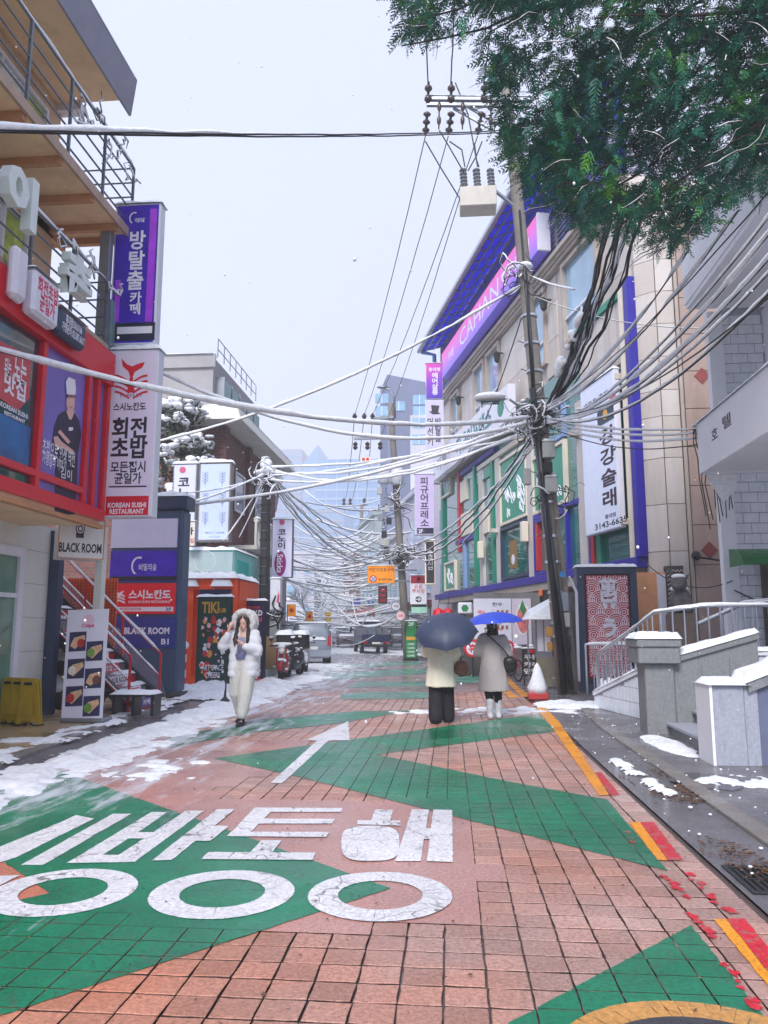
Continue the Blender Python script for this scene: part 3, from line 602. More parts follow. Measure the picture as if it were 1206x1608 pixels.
# crumbs of slush and fallen leaves along the gutter
rs = random.Random(5); mb = MB()
for k in range(150):
    x, y = rs.uniform(1.65, 3.4), rs.uniform(4.5, 14); r = rs.uniform(.003, .012)*(1 if rs.random() < .93 else 1.7)
    mb.ball((x, y, .014+r*.3), r*1.4, r*1.2, r*.7, 6, 4)
mb.build('snow_crumbs', 'snow', smooth=True)['kind'] = 'stuff'
LEAFB = pmat('leaf_brown', (96, 66, 44), .6, .4, scale=30)
mb = MB()
for k in range(2300):
    if k < 2000: 
        t = rs.random(); x, y = 1.66+.5*rs.random()**.7+rs.gauss(0, .04), 4.0+5.0*t
        if noise.noise(Vector((x*2.5, y*1.3, 4))) < .06: continue
    else: x, y = rs.uniform(-2.5, 2.1), rs.uniform(2.8, 9)
    a_ = rs.uniform(0, 6.28); l = rs.uniform(.01, .03) if k < 2000 else rs.uniform(.006, .016); w = l*rs.uniform(.35, .6); z = .006+rs.uniform(0, .008)
    c_, s_ = math.cos(a_), math.sin(a_)
    mb.add([(x+c_*l, y+s_*l, z), (x-s_*w, y+c_*w, z+rs.uniform(0, .012)), (x-c_*l, y-s_*l, z+.002), (x+s_*w, y-c_*w, z+rs.uniform(0, .01))], [(0, 1, 2, 3)])
mb.build('fallen_leaves', LEAFB)['kind'] = 'stuff'
# storm drain
dg = thing('storm_drain', 'black iron drain grate set in the wet gutter beside the red line', 'drain', G(1180, 1405))
gx, gy = G(1150, 1388).x+.02, G(1206, 1405).y; DR = pmat('drain_iron', (34, 36, 40), .45, .3, scale=20)
f_ = MB(); 
for a0, a1, b0, b1 in ((1.66, 2.1, 4.72, 4.76), (1.66, 2.1, 5.2, 5.24), (1.66, 1.69, 4.76, 5.2), (2.07, 2.1, 4.76, 5.2)): f_.box(a0, a1, b0, b1, -.003, .008)
f_.build('frame', DR, dg, bevel=.003); MB().box(1.69, 2.07, 4.76, 5.2, -.004, -.001).build('pit', pmat('pit_black', (8, 8, 9), .9), dg)
for k in range(9): MB().box(1.705+k*.0415, 1.722+k*.0415, 4.76, 5.2, -.001, .006).build('grate_bar', DR, dg)
MB().box(1.69, 2.07, 4.965, 4.985, -.001, .0072).build('cross_bar', DR, dg)
# shallow puddle on the pavement before the stair pier
pdl = MB(); cq = G(1112, 1226, .016); pdl.poly([(cq.x+(.34+.1*noise.noise(Vector((i*.7, 1, 2))))*math.cos(i*.35), cq.y+(.42+.12*noise.noise(Vector((i*.6, 5, 2))))*math.sin(i*.35), .0185) for i in range(18)]); pdo = pdl.build('puddle', pmat('puddle_water', (58, 56, 60), .03, .1, spec=.6)); pdo['kind'] = 'structure'
# ================================================================ restaurant building beside the camera
LF = Frame(-5.6, 12.5, -90)            # u = 12.5 - Y, v = towards the street
CREAM = pmat('cream_wall', (214, 178, 140), .7, .08, scale=1.5, dirt=.35, dirtc=(120, 96, 78), bump=.15)
TANS = pmat('tan_soffit', (240, 206, 168), .65, .1, scale=2, dirt=.45, dirtc=(128, 92, 62))
BEAM = pmat('brown_beam', (196, 140, 98), .65, .12, scale=3, dirt=.3)
WHITEW = pmat('white_stucco', (222, 222, 216), .75, .05, scale=2, dirt=.35, dirtc=(150, 140, 126), bump=.15)
RAIL = pmat('grey_rail', (104, 112, 124), .45, .15, metal=.4)
FASC = pmat('grey_fascia', (138, 140, 158), .5, .1, scale=3, dirt=.3)
CURT = pmat('yellow_green_curtain', (172, 190, 90), .7, .5, scale=3.0)
CURG = pmat('green_curtain', (96, 196, 120), .7, .45, scale=4.0)
CURW = pmat('pale_curtain', (214, 222, 214), .75, .12, scale=5)
PURPLE = pmat('purple_print', (120, 104, 190), .35, .12, scale=1.2)
rb_ = thing('restaurant_building', 'cream building with red sign box, steel balconies and jutting grey eave', 'building', (-6.8, 9, 0))
U = lambda y: 12.5-y
# upper walls (recessed behind the balconies), ground floor and soffits
MB().fbox(LF, U(11.95), U(1.0), -4.2, -1.2, 3.45, 10.6).build('wall', CREAM, rb_)
MB().fbox(LF, U(12.85), U(1.0), -4.2, -1.3, .05, 3.2).build('ground_floor_wall', WHITEW, rb_)
MB().fbox(LF, U(11.85), U(1.0), -1.3, -.02, 3.12, 3.198).build('soffit', TANS, rb_)
MB().fbox(LF, U(12.9), U(12.72), -1.29, -1.12, .05, 3.15).build('downpipe', DARKBLUE, rb_)
MB().fbox(LF, U(11.9), U(1.0), -.1, .02, 3.06, 3.118).build('soffit_trim', BEAM, rb_)
MB().fbox(LF, U(12.75), U(12.6), -.42, -.28, .05, 3.2).build('post', WHITEW, rb_, bevel=.01)
d_ = MB().fbox(LF, U(11.7), U(9.2), -1.3, -1.27, .06, 2.6).build('door', pmat('green_door_glass', (96, 136, 116), .12, .3, scale=.8, coat=.4), rb_)
MB().fbox(LF, U(11.85), U(11.7), -1.3, -1.22, .06, 2.75).build('jamb', WHITE, d_); MB().fbox(LF, U(11.7), U(9.2), -1.3, -1.22, 2.6, 2.75).build('lintel', WHITE, d_); MB().fbox(LF, U(11.7), U(9.2), -1.28, -1.23, 1.95, 2.02).build('transom', WHITE, d_)
for k in range(5): MB().fbox(LF, U(12.7), U(1), -1.299, -1.294, .55+k*.55, .556+k*.55).build('wall_joint', pmat('joint_grey', (150, 150, 146), .8), rb_)
# red sign box
sb = MB().fbox(LF, U(11.82), U(1), -.5, -.06, 3.2, 5.95).build('sign_box', pmat('box_dark', (52, 22, 30), .5, .2), rb_)
fa = MB(); fa.fbox(LF, U(11.86), U(1), -.08, .1, 5.42, 5.97); fa.build('red_fascia', RED, sb, bevel=.015)
MB().fbox(LF, U(11.86), U(1), -.08, .06, 3.18, 3.36).build('red_rail', RED, sb, bevel=.01); MB().fbox(LF, U(11.18), U(1), -.06, .04, 3.5, 3.6).build('red_rail', RED, sb, bevel=.01)
for y in (11.86, 11.5, 11.2, 9.85, 8.1, 6.4):
    MB().fbox(LF, U(y), U(y-.1), -.08, .05, 3.362, 5.418).build('red_mullion', RED, sb, bevel=.008)
MB().fbox(LF, U(11.75), U(11.51), -.07, -.03, 3.362, 5.418).build('purple_panel', PURPLE, sb)
MB().fbox(LF, U(11.39), U(11.21), -.07, -.03, 3.362, 5.418).build('purple_panel', PURPLE, sb)
ps = MB().fbox(LF, U(11.09), U(9.86), -.07, -.02, 3.362, 5.418).build('chef_poster', PURPLE, sb)
v = -.014
def lp(*pts): return [LF.px(x, y, v) for x, y in pts]
def c2(*pts): return lp(*[(x/4.02, 400+y/4.02) for x, y in pts])
SKIN = pmat('poster_skin', (226, 178, 170), .5, .1)
pr = lambda n, pts, m, dv=0.0: outline(ps, n, LF, c2(*pts), v+dv, m, 1, .003)
pr('print', [(372, 1010), (410, 985), (465, 990), (500, 1050), (512, 1140), (490, 1260), (485, 1480), (470, 1640), (345, 1640), (352, 1300), (330, 1190), (345, 1080)], pmat('poster_navy', (38, 34, 66), .5, .15))
pr('print', [(425, 880), (455, 870), (470, 905), (468, 960), (455, 1000), (430, 1000), (415, 940)], SKIN, .004)
pr('print', [(412, 800), (430, 772), (470, 790), (475, 850), (472, 885), (418, 880)], INKW, .008)
pr('print', [(335, 1150), (360, 1145), (385, 1180), (440, 1220), (465, 1240), (455, 1262), (400, 1225), (345, 1215)], SKIN, .006)
pr('print', [(360, 1120), (375, 1105), (440, 1180), (425, 1195)], SKIN, .01)
pr('print', [(418, 885), (470, 890), (470, 900), (418, 897)], INK, .012)
for ex in (430, 456): pr('print', [(ex+9*math.cos(q*.785), 893+9*math.sin(q*.785)) for q in range(8)], INK, .013); pr('print', [(ex+6*math.cos(q*.785), 893+6*math.sin(q*.785)) for q in range(8)], SKIN, .017); pr('print', [(ex-2, 890), (ex+2, 890), (ex+2, 896), (ex-2, 896)], INK, .021)
pr('print', [(434, 958), (452, 960), (443, 966)], pmat('poster_lip', (190, 90, 90), .5), .013); pr('print', [(415, 985), (470, 985), (450, 1040), (436, 1040)], SKIN, .0035); pr('print', [(430, 1090), (458, 1088), (456, 1110), (432, 1112)], INKW, .006)
for bd, bx in (('초밥으로 인생 역전', (66, 698, 118, 724)), ('가맹점의 이야기', (66, 716, 104, 735)), ('김이', (95, 735, 113, 753))):
    TP(ps, bd, LF, bx, -.002, INKW, 1, bold=.01)
# window beside it with the restaurant's poster
wn = MB().fbox(LF, U(9.74), U(8.2), -.07, -.03, 3.362, 5.418).build('window', GLASSD, sb)
wn2 = MB().fbox(LF, U(8), U(1), -.07, -.03, 3.62, 5.418).build('window', GLASSD, sb)
pw = MB().prism([LF.w(*(lambda q: (q[0], -.026, q[1]))(LF.px(x, y, -.026))) for x, y in ((-30, 520), (48, 560), (46, 625), (28, 645), (-30, 605))], LF.n*.004).build('print', pmat('poster_red', (196, 70, 78), .4, .15), wn)
for bd, bx in (('되는', (7, 562, 18, 590)), ('노는', (22, 562, 42, 600)), ('맛집', (6, 590, 41, 625)), ('KOREAN SUSHI', (0, 640, 44, 648)), ('RESTAURANT', (6, 652, 40, 658))): TP(wn, bd, LF, bx, -.02, INKW, 1, bold=.03)
PP(wn, 'print', LF, (-20, 655, 47, 735), -.027, pmat('poster_blue', (20, 96, 160), .3, .5, scale=2), 1, .003)
# fascia signs
s1 = MB().fbox(LF, U(9.62), U(8.98), .1, .3, 5.5, 6.12).build('fascia_sign', WHITE, rb_, bevel=.05)
T(s1, '회전초밥\n균일가', LF, U(9.56), U(9.04), 5.58, 6.04, .302, pmat('pink_ink', (216, 44, 92), .5), 1, bold=.03)
s2 = MB().fbox(LF, U(10.5), U(9.72), .1, .26, 5.52, 5.92).build('fascia_sign', DARKBLUE, rb_, bevel=.05)
T(s2, '홍대점336.0166\n가맹문의 02.587.6617', LF, U(10.44), U(9.78), 5.58, 5.86, .262, INKW, 1, bold=.02)
s3 = MB(); s3.fbox(LF, U(8.9), U(8.6), .1, .26, 5.55, 6.25); s3.build('fascia_sign', WHITE, rb_, bevel=.06)
snow_slab(s1, LF.w(U(9.62), .1, 6.12), LF.a*.64, LF.n*.2, .05, seed=3); snow_slab(s2, LF.w(U(10.5), .1, 5.92), LF.a*.78, LF.n*.16, .05, seed=4)
snow_slab(rb_, LF.w(U(11.86), -.5, 5.97), LF.a*7, LF.n*.58, .03, seed=9, step=.12)
# balconies
def balcony(z, y1, rail_h, zr, nbar, label_seed):
    sl = MB().fbox(LF, U(y1), U(1), -1.2 if z < 7 else -1.9, 0, z-.1, z).build('balcony_slab', TANS, rb_)
    MB().fbox(LF, U(y1), U(1), .002, .05, z-.14, z+.02).build('slab_edge', pmat('slab_edge', (176, 150, 132), .6, .1, dirt=.3), sl)
    for k, zz in enumerate([zr+rail_h*i/(nbar-1) for i in range(nbar)]):
        MB().tube([LF.w(U(y1), -.03, zz), LF.w(U(1), -.03, zz)], .022 if k == nbar-1 else .016, 6).build('rail_bar', RAIL, rb_)
    y = y1
    while y > 1.5:
        MB().fbox(LF, U(y)-.02, U(y)+.02, -.05, -.01, z, zr+rail_h).build('rail_post', RAIL, rb_); y -= 1.15
    for k, zz in enumerate([zr+rail_h*i/(nbar-1) for i in range(nbar)]):    # far return
        MB().tube([LF.w(U(y1), -.03, zz), LF.w(U(y1), -1.15, zz)], .016, 6).build('rail_bar', RAIL, rb_)
    MB().fbox(LF, U(y1)-.02, U(y1)+.02, -1.17, -1.13, z, zr+rail_h).build('rail_post', RAIL, rb_)
    Ptop = [LF.w(U(y1)+i*.16, -.03, zr+rail_h) for i in range(int((y1-1)/.16))]; wire_snow(rb_, Ptop, .022, .035, z)
    return sl
balcony(6.06, 11.66, .92, 6.26, 4, 1); sl2 = balcony(8.42, 12.45, 1.12, 8.62, 5, 2)
for y in (12.35, 11.9, 11.0, 10.0, 9.0, 8.0, 7.0): MB().fbox(LF, U(y), U(y-.1), -1.88 if y > 12 else -1.19, -.01, 8.2, 8.318).build('beam', BEAM, rb_)
MB().fbox(LF, U(12.4), U(1), -1.28, -1.2, 8.16, 8.318).build('beam', BEAM, rb_)
MB().fbox(LF, U(12.0), U(11.86), -.3, -.12, 6.08, 8.3).build('column', GREYM, rb_, bevel=.008)
MB().fbox(LF, U(12.25), U(12.02), -.3, -.1, 6.1, 7.05).build('utility_box', pmat('teal_box', (120, 150, 150), .3, .2), rb_, bevel=.01)
bx = MB().fbox(LF, U(12.15), U(11.9), -.36, -.06, 5.2, 6.2).build('corner_column', pmat('slate', (92, 104, 118), .5, .15), rb_)
# windows with curtains behind both balconies
def bay(y0, y1, z0, z1, m1, m2):
    w = MB().fbox(LF, U(y1), U(y0), -1.2, -1.17, z0, z1).build('window', GLASSB, rb_)
    frame_bars(w, 'window_frame', LF, U(y1), U(y0), z0, z1, -1.17, -1.1, .06, WHITE)
    n = max(2, int((y1-y0)/.62))
    for k in range(n):
        a, b = U(y1)+.08+(y1-y0-.16)*k/n, U(y1)+.05+(y1-y0-.16)*(k+1)/n; m = MB(); N_ = 9; r_ = []
        for i in range(N_+1):
            uu = a+(b-a)*i/N_; dd = -1.165+.025*(i % 2); r_.append((uu, dd))
        for zz0, zz1, mm in ((z0+.08, z0+(z1-z0)*.52, m2 if k % 3 != 2 else CURW), (z0+(z1-z0)*.52, z1-.08, m1 if k % 3 != 1 else CURW)):
            q = MB()
            for (ua, da), (ub, db) in zip(r_, r_[1:]): q.add([LF.w(ua, da, zz0), LF.w(ub, db, zz0), LF.w(ub, db, zz1), LF.w(ua, da, zz1)], [(0, 1, 2, 3)])
            q.build('curtain', mm, w)
        MB().fbox(LF, b, b+.035, -1.165, -1.1, z0+.06, z1-.06).build('window_mullion', WHITE, w)
bay(7.8, 11.1, 6.12, 7.95, CURT, CURG); bay(4.2, 7.5, 6.12, 7.95, CURT, CURG); bay(7.4, 11.4, 8.6, 10.2, CURT, CURG); bay(3, 7, 8.6, 10.2, CURT, CURG)
# roof eave
ev = MB(); ev.hexa([LF.w(U(11.95), .05, 10.42), LF.w(U(1), .05, 10.42), LF.w(U(1), .09, 10.42), LF.w(U(11.95), .09, 10.42), LF.w(U(11.75), .2, 10.95), LF.w(U(1), .2, 10.95), LF.w(U(1), .26, 10.95), LF.w(U(11.75), .26, 10.95)])
roof = MB().fbox(LF, U(11.8), U(1), -4.4, .05, 10.62, 10.72).build('roof', TANS, rb_); ev.build('eave_fascia', FASC, roof)
MB().fbox(LF, U(12.0), U(11.8), -2.2, -.75, 10.5, 10.62).build('roof_bracket', WHITE, roof)
snow_slab(roof, LF.w(U(11.75), -2.5, 10.94), LF.a*8, LF.n*2.74, .08, seed=6, step=.25)
# raised white letters on the balcony rail, fairy-light cable tangle
LET = pmat('letter_white', (224, 234, 232), .5, .06, dirt=.25)
T3(rb_, '이', LF, U(9.2), U(8.5), 6.68, 7.42, -.01, LET, .14, 1, .05, name='raised_letter'); T3(rb_, '춘', LF, U(10.85), U(10.05), 6.3, 7.0, -.01, LET, .14, 1, .05, name='raised_letter')
rg = random.Random(2)
for k in range(16):
    y, zb = rg.uniform(9.6, 12.3), rg.choice((7.15, 7.1, 9.5, 9.6, 9.1)); P = [LF.w(U(y), .02+rg.uniform(-.03, .04), zb)]
    for i in range(9): P.append(P[-1]+Vector((rg.uniform(-.05, .05), rg.uniform(-.16, .16), rg.uniform(-.13, .09))))
    w_ = MB().tube(P, .008, 4).build('string_light_cable', BLACK, rb_); wire_snow(w_, P, .008, .022, k, .8)
# brackets that carry the hanging signs
for z in (3.55, 4.95): MB().box(-5.66, -5.4, 12.02, 12.2, z, z+.42).build('sign_bracket', BLACK, rb_, bevel=.01)
MB().box(-5.5, -5.38, 12.45, 12.6, 3.6, 8.3).build('sign_mast', BLACK, rb_)
# ---------------------------------------------------------------- hanging light-box signs
SCASE = pmat('sign_case', (222, 226, 236), .4, .05, dirt=.15)
INDIGO = emat('indigo_face', (48, 24, 150), .25, .12, var=.35, scale=1.6)
t, F = lightbox('hanging_sign', 'tall indigo escape-room sign hung above the white sushi sign', (176, 320, 248, 541), 12.2, .22, SCASE, INDIGO, .035, cap=.08)
VIO = emat('violet_print', (140, 50, 190), .3, .1, var=.4, scale=3)
PP(t, 'print', F, (232, 328, 243, 505), -.007, VIO); PP(t, 'print', F, (180, 440, 188, 505), -.007, VIO)
PP(t, 'print', F, (179, 507, 243, 535), -.0072, pmat('navy_ink', (24, 26, 62), .4))
TP(t, '방\n탈\n출', F, (201, 362, 227, 455), -.009, INKW, bold=.025, space=1.0); TP(t, '카\n페', F, (203, 458, 222, 494), -.009, INKW, bold=.03)
PP(t, 'print', F, (184, 513, 239, 524), -.0095, INKW); TP(t, '3F.02)3144-2223', F, (188, 515, 236, 522), -.014, INK, bold=.02); TP(t, '홍대본점 010.6247.8068', F, (190, 527, 231, 532), -.011, INKW)
TP(t, '☾', F, (203, 333, 214, 352), -.009, INKW); TP(t, '비밀의숲', F, (212, 342, 227, 349), -.009, INKW)
LILAC = emat('lilac_face', (206, 200, 222), .4, .05, var=.04)
t, F = lightbox('hanging_sign', 'tall white sushi sign with red whale tail and red foot', (163, 549, 244, 812), 11.98, .24, SCASE, LILAC, .02, cap=.1, seed=5)
PP(t, 'print', F, (166, 779, 233, 809), -.007, RED); TP(t, 'KOREAN SUSHI\nRESTAURANT', F, (169, 789, 229, 807), -.014, INKW, bold=.03)
TP(t, '회전\n초밥', F, (175, 655, 232, 720), -.008, INK, bold=.028, space=.9); TP(t, '모든접시\n균일가', F, (173, 724, 228, 760), -.008, INK, bold=.025); TP(t, '스시노칸도', F, (178, 632, 229, 645), -.008, INK, bold=.03); TP(t, 'すしのかんどう', F, (188, 618, 222, 624), -.008, INK, bold=.02)
PP(t, 'print', F, (171, 763, 230, 765), -.008, INK)
z2 = lambda *p: [(x/4.02, 400+y/4.02) for x, y in p]
pxo(t, 'logo', F, z2((768, 655), (800, 690), (835, 705), (870, 690), (915, 677), (900, 710), (850, 740), (838, 770), (850, 870), (800, 870), (822, 770), (810, 735), (775, 705)), -.008, RED)
for k in range(4):
    for sgn in (-1, 1):
        pts = []
        for i in range(9):
            q = i/8; x = 828+sgn*(12+92*q); y = 870-k*34-46*math.sin(q*1.6)*.9+30; pts.append((x, y))
        pts2 = [(x, y+13) for x, y in pts[::-1]]; pxo(t, 'logo', F, z2(*(pts+pts2)), -.008-.0004*k, RED)
# box sign under the soffit
BF = Frame(AY(91, 850, 11.9).x, 11.9, 36)
t = thing('corner_sign', 'white two-faced box sign reading BLACK ROOM under the red fascia', 'sign', BF.w(.3, .1, 2.4))
za, zb = AY(91, 876, 11.9).z, AY(91, 812, 11.9).z; wu = .72
MB().fbox(BF, 0, wu, 0, .42, za, zb).build('casing', pmat('case_offwhite', (226, 226, 224), .4, .05, dirt=.2), t, bevel=.012)
frame_bars(t, 'trim', BF, 0, wu, za, zb, -.012, .0, .012, pmat('orange_trim', (206, 120, 70), .5))
T(t, 'BLACK ROOM', BF, .02, wu-.04, za+.1, za+.26, -.004, INK, bold=.03)
for k, r in enumerate((.1, .078, .056, .034)): disc(t, 'logo', BF, .33, zb-.17, r*.72, -.004-.002*k, INK if k % 2 == 0 else WHITE, rz=r, th=.002)
MB().fbox(BF, .27, .39, -.006, -.002, zb-.32, zb-.24).build('logo', INK, t)
# ---------------------------------------------------------------- directory pylon
PD = 16.0; F = Frame(0, PD, 0)
u0, u1, z0, z1 = pxbox(F, 168, 800, 283, 1098); z0 = .05
t = thing('directory_pylon', 'slate blue directory pylon with four tenant panels', 'sign', F.w((u0+u1)/2, .3, z0))
SLATE = pmat('slate_blue', (62, 84, 116), .4, .08, scale=2, dirt=.25)
MB().fbox(F, u0, u1, 0, .5, z0, z1).build('body', SLATE, t, bevel=.05)
MB().fbox(F, u0-.02, u1+.08, -.06, .52, z1, z1+.28).build('head', DARKBLUE, t, bevel=.02)
MB().fbox(F, u0-.05, u1+.1, -.1, .55, .05, .16).build('plinth', pmat('plinth', (60, 62, 66), .6, .2), t, bevel=.02)
snow_slab(t, F.w(u0-.02, -.06, z1+.28), F.a*(u1-u0+.1), F.n*.58, .09, seed=8)
PNL = [((176, 815, 279, 860), emat('lilac_panel', (200, 198, 226), .35, .04)), ((174, 865, 277, 912), emat('indigo_panel', (58, 26, 160), .25, .1, var=.4, scale=2.5)), ((172, 916, 276, 964), emat('red_face', (212, 24, 40), .3, .05)), ((178, 969, 276, 1017), emat('blue_face', (40, 52, 128), .3, .05))]
pn = []
for bx_, m in PNL:
    p = PP(t, 'tenant_panel', F, bx_, 0, m, th=.03); pn.append(p)
TP(pn[1], '비밀의숲', F, (218, 885, 246, 896), -.033, INKW, bold=.01); TP(pn[1], '☾', F, (206, 874, 222, 904), -.033, INKW); PP(pn[1], 'print', F, (174, 905, 277, 911), -.031, INK)
TP(pn[2], '스시노칸도', F, (202, 926, 268, 941), -.033, INKW, bold=.04); TP(pn[2], 'KOREAN SUSHI RESTAURANT', F, (202, 943, 268, 947), -.033, INKW); PP(pn[2], 'print', F, (173, 953, 272, 960), -.031, INKW); TP(pn[2], 'RSVN 02)336.0166', F, (180, 954, 222, 959), -.038, INKR); TP(pn[2], '2F', F, (260, 954, 269, 959), -.038, INK)
for k in range(3): pxo(pn[2], 'logo', F, [(178+k*0, 945-k*5), (187, 941-k*5), (196, 945-k*5), (196, 948-k*5), (187, 944-k*5), (178, 948-k*5)], -.032, INKW)
pxo(pn[2], 'logo', F, [(181, 926), (187, 931), (195, 927), (190, 935), (186, 940), (184, 935)], -.0325, INKW)
TP(pn[3], 'BLACK ROOM', F, (195, 985, 266, 996), -.033, INKW, bold=.04); TP(pn[3], 'B1', F, (253, 1003, 265, 1012), -.033, INKW, bold=.03); disc(pn[3], 'logo', F, *(lambda q: (q[0], q[1]))(F.px(185, 991)), .07, -.031, GREYM)
# ---------------------------------------------------------------- red stair up to the second floor
st = thing('outdoor_stair', 'red steel stair with snowy mesh railings rising beside the pylon', 'stairs', (-5.6, 13.6, .05))
STR = pmat('stair_red', (190, 30, 44), .45, .2); TREAD = pmat('stair_tread', (60, 58, 64), .5, .2); OR = pmat('orange_wall', (240, 92, 28), .5, .08)
xs0, ya, yb = -5.5, 13.0, 14.4
for k in range(11):
    x1 = xs0-.215*k; z = .05+.2*(k+1)
    s_ = MB().box(x1-.24, x1, ya, yb, z-.04, z).build('tread', TREAD, st); MB().box(x1-.02, x1-.005, ya+.02, yb-.02, z-.2, z-.041).build('riser', pmat('riser_grey', (110, 108, 112), .5, .2) if k % 2 else STR, st)
    snow_slab(s_, (x1-.22, ya+.7, z), (.2, 0, 0), (0, yb-ya-.75, 0), .05, seed=20+k)
for k, (tx, m, mi) in enumerate((('방탈출 카페', pmat('violet_plate', (86, 70, 150), .4), INKW), ('2F', INKW, INKR), ('BLACK ROOM', INKW, INK), ('회전초밥 2F', RED, INKW), ('스시노칸도', INKW, INKR), ('방탈출 카페', INKW, INK), ('회전초밥', RED, INKW))):
    x1 = xs0-.215*k; RF = Frame(x1, yb, -90); pl_ = MB().fbox(RF, .35, 1.35, .0, .012, .09+.2*k, .24+.2*k).build('riser_sign', m, st); T(pl_, tx, RF, .42, 1.28, .115+.2*k, .215+.2*k, .015, mi, 1, bold=.03)
def stair_rail(y):
    a, b = Vector((xs0+.02, y, 1.0)), Vector((xs0-2.3, y, 1.0+2.14))
    for dz, r in ((0, .022), (-.42, .014), (-.8, .018)):
        P = [a.lerp(b, i/14)+Vector((0, 0, dz)) for i in range(15)]; q_ = MB().tube(P, r, 6).build('stair_rail_bar', STR, st); wire_snow(q_, P, r, .03 if dz == 0 else .022, y, .95)
    for i in range(4):
        p = a.lerp(b, i/3.0); MB().box(p.x-.018, p.x+.018, y-.018, y+.018, max(.05, p.z-1.0), p.z).build('baluster_post', STR, st)
    m = MB()
    for i in range(34):
        p = a.lerp(b, i/33)+Vector((0, 0, -.42)); m.bar(p, p+Vector((.12, 0, -.38)), .006)
        if i < 8: m.bar(a+Vector((0, .002, -.43-.045*i)), b+Vector((0, .002, -.43-.045*i)), .005)
    m.build('mesh_infill', pmat('mesh_snowy', (176, 160, 168), .6, .4, scale=12), st)
stair_rail(ya); stair_rail(yb)
MB().box(xs0-2.6, xs0-1.02, yb+.25, yb+.29, .9, 2.45).build('screen_panel', OR, st)
mm = MB()
for i in range(27): mm.bar((xs0-2.6+.06*i, yb+.245, .9), (xs0-2.6+.06*i, yb+.245, 2.45), .008)
for i in range(25): mm.bar((xs0-2.6, yb+.244, .92+.06*i), (xs0-1.02, yb+.244, .92+.06*i), .008)
mm.build('screen_mesh', pmat('mesh_dark', (120, 50, 22), .6), st)
for sgn in (ya+.04, yb-.04): MB().bar((xs0+.02, sgn, .12), (xs0-2.4, sgn, 2.33), .05, .22).build('stringer', pmat('stringer', (40, 40, 46), .5), st)
# boulders and snow under the stair
ROCK = pmat('dark_rock', (58, 60, 66), .7, .4, scale=8, bump=.8, bscale=12)
def rock(loc, r, seed, label, grp):
    mb = MB(); mb.ball((0, 0, 0), r, r*.8, r*.75, 14, 9); mb.v = [tuple(Vector(p)*(1+.28*noise.noise(Vector(p)*2.2/r+Vector((seed, 0, 0))))) for p in mb.v]; P = Vector(loc); mb.v = [tuple(Vector(p)+P) for p in mb.v]
    o = mb.build('boulder', ROCK, smooth=True); tag(o, label, 'rock', grp)
    sc = MB(); sc.ball((0, 0, 0), r*.93, r*.76, r*.5, 12, 7); sc.v = [tuple(Vector(p)*(1+.25*noise.noise(Vector(p)*2.6/r+Vector((seed+3, 0, 0))))+P+Vector((.0, 0, r*.38))) for p in sc.v]; sc.build('snow_cap', 'snow', o, smooth=True)
for k, (x, y, z, r) in enumerate(((-7.15, 13.35, .4, .34), (-6.75, 13.3, .3, .3), (-7.1, 13.6, .85, .3), (-6.85, 13.9, .7, .28), (-6.4, 13.6, .28, .24), (-7.3, 13.3, 1.2, .22))):
    rock((x, y, z), r, k, ('large boulder at the wall side under the red stair', 'middle boulder of the bottom row under the red stair', 'boulder stacked above the wall side one under the stair', 'boulder stacked in the middle under the red stair', 'smallest bottom boulder nearest the crepe banner', 'topmost boulder touching the slate downpipe')[k], 'boulders under the stair')
# low black planter box at the stair foot
pb = thing('low_bench', 'low black slatted bench at the foot of the red stair', 'bench', (-5.35, 12.75, .05))
for k in range(3): MB().box(-5.62, -4.85, 12.55+k*.13, 12.66+k*.13, .36, .40).build('slat', BLACK, pb)
for x in (-5.58, -5.25, -4.92): MB().box(x, x+.05, 12.57, 12.9, .05, .36).build('leg', BLACK, pb)
snow_slab(pb, (-5.6, 12.56, .4), (.72, 0, 0), (0, .36, 0), .05, seed=31)
# ---------------------------------------------------------------- crepe banner stand
bt = thing('banner_stand', 'white banner stand with six crepe photographs on the pavement', 'banner', (-5.45, 11.7, .05))
q0 = [AY(95, 1140, 11.62), AY(160, 1137, 11.62), AY(171, 956, 11.8), AY(107, 958, 11.8)]
WB = Frame(0, 11.66, 0); tilt = q0[3]-q0[0]; wv = q0[1]-q0[0]
nrm = wv.cross(tilt).normalized()
nrm = nrm if nrm.y < 0 else -nrm
MB().prism([p for p in q0], -nrm*.012).build('banner_sheet', pmat('banner_white', (228, 226, 240), .4, .03), bt)
def bq(u0, u1, w0, w1, dn): return [q0[0]+wv*a+tilt*b+nrm*dn for a, b in ((u0, w0), (u1, w0), (u1, w1), (u0, w1))]
PH = pmat('photo_navy', (44, 42, 84), .4, .4, scale=9); CONE = pmat('crepe_tan', (222, 178, 140), .5, .25, scale=14); FILL = [pmat('fill_red', (190, 40, 44), .5, .3, scale=20), pmat('fill_green', (110, 150, 60), .5, .5, scale=20), pmat('fill_cream', (236, 222, 206), .5, .2, scale=20), pmat('fill_brown', (110, 70, 50), .5, .3, scale=20)]
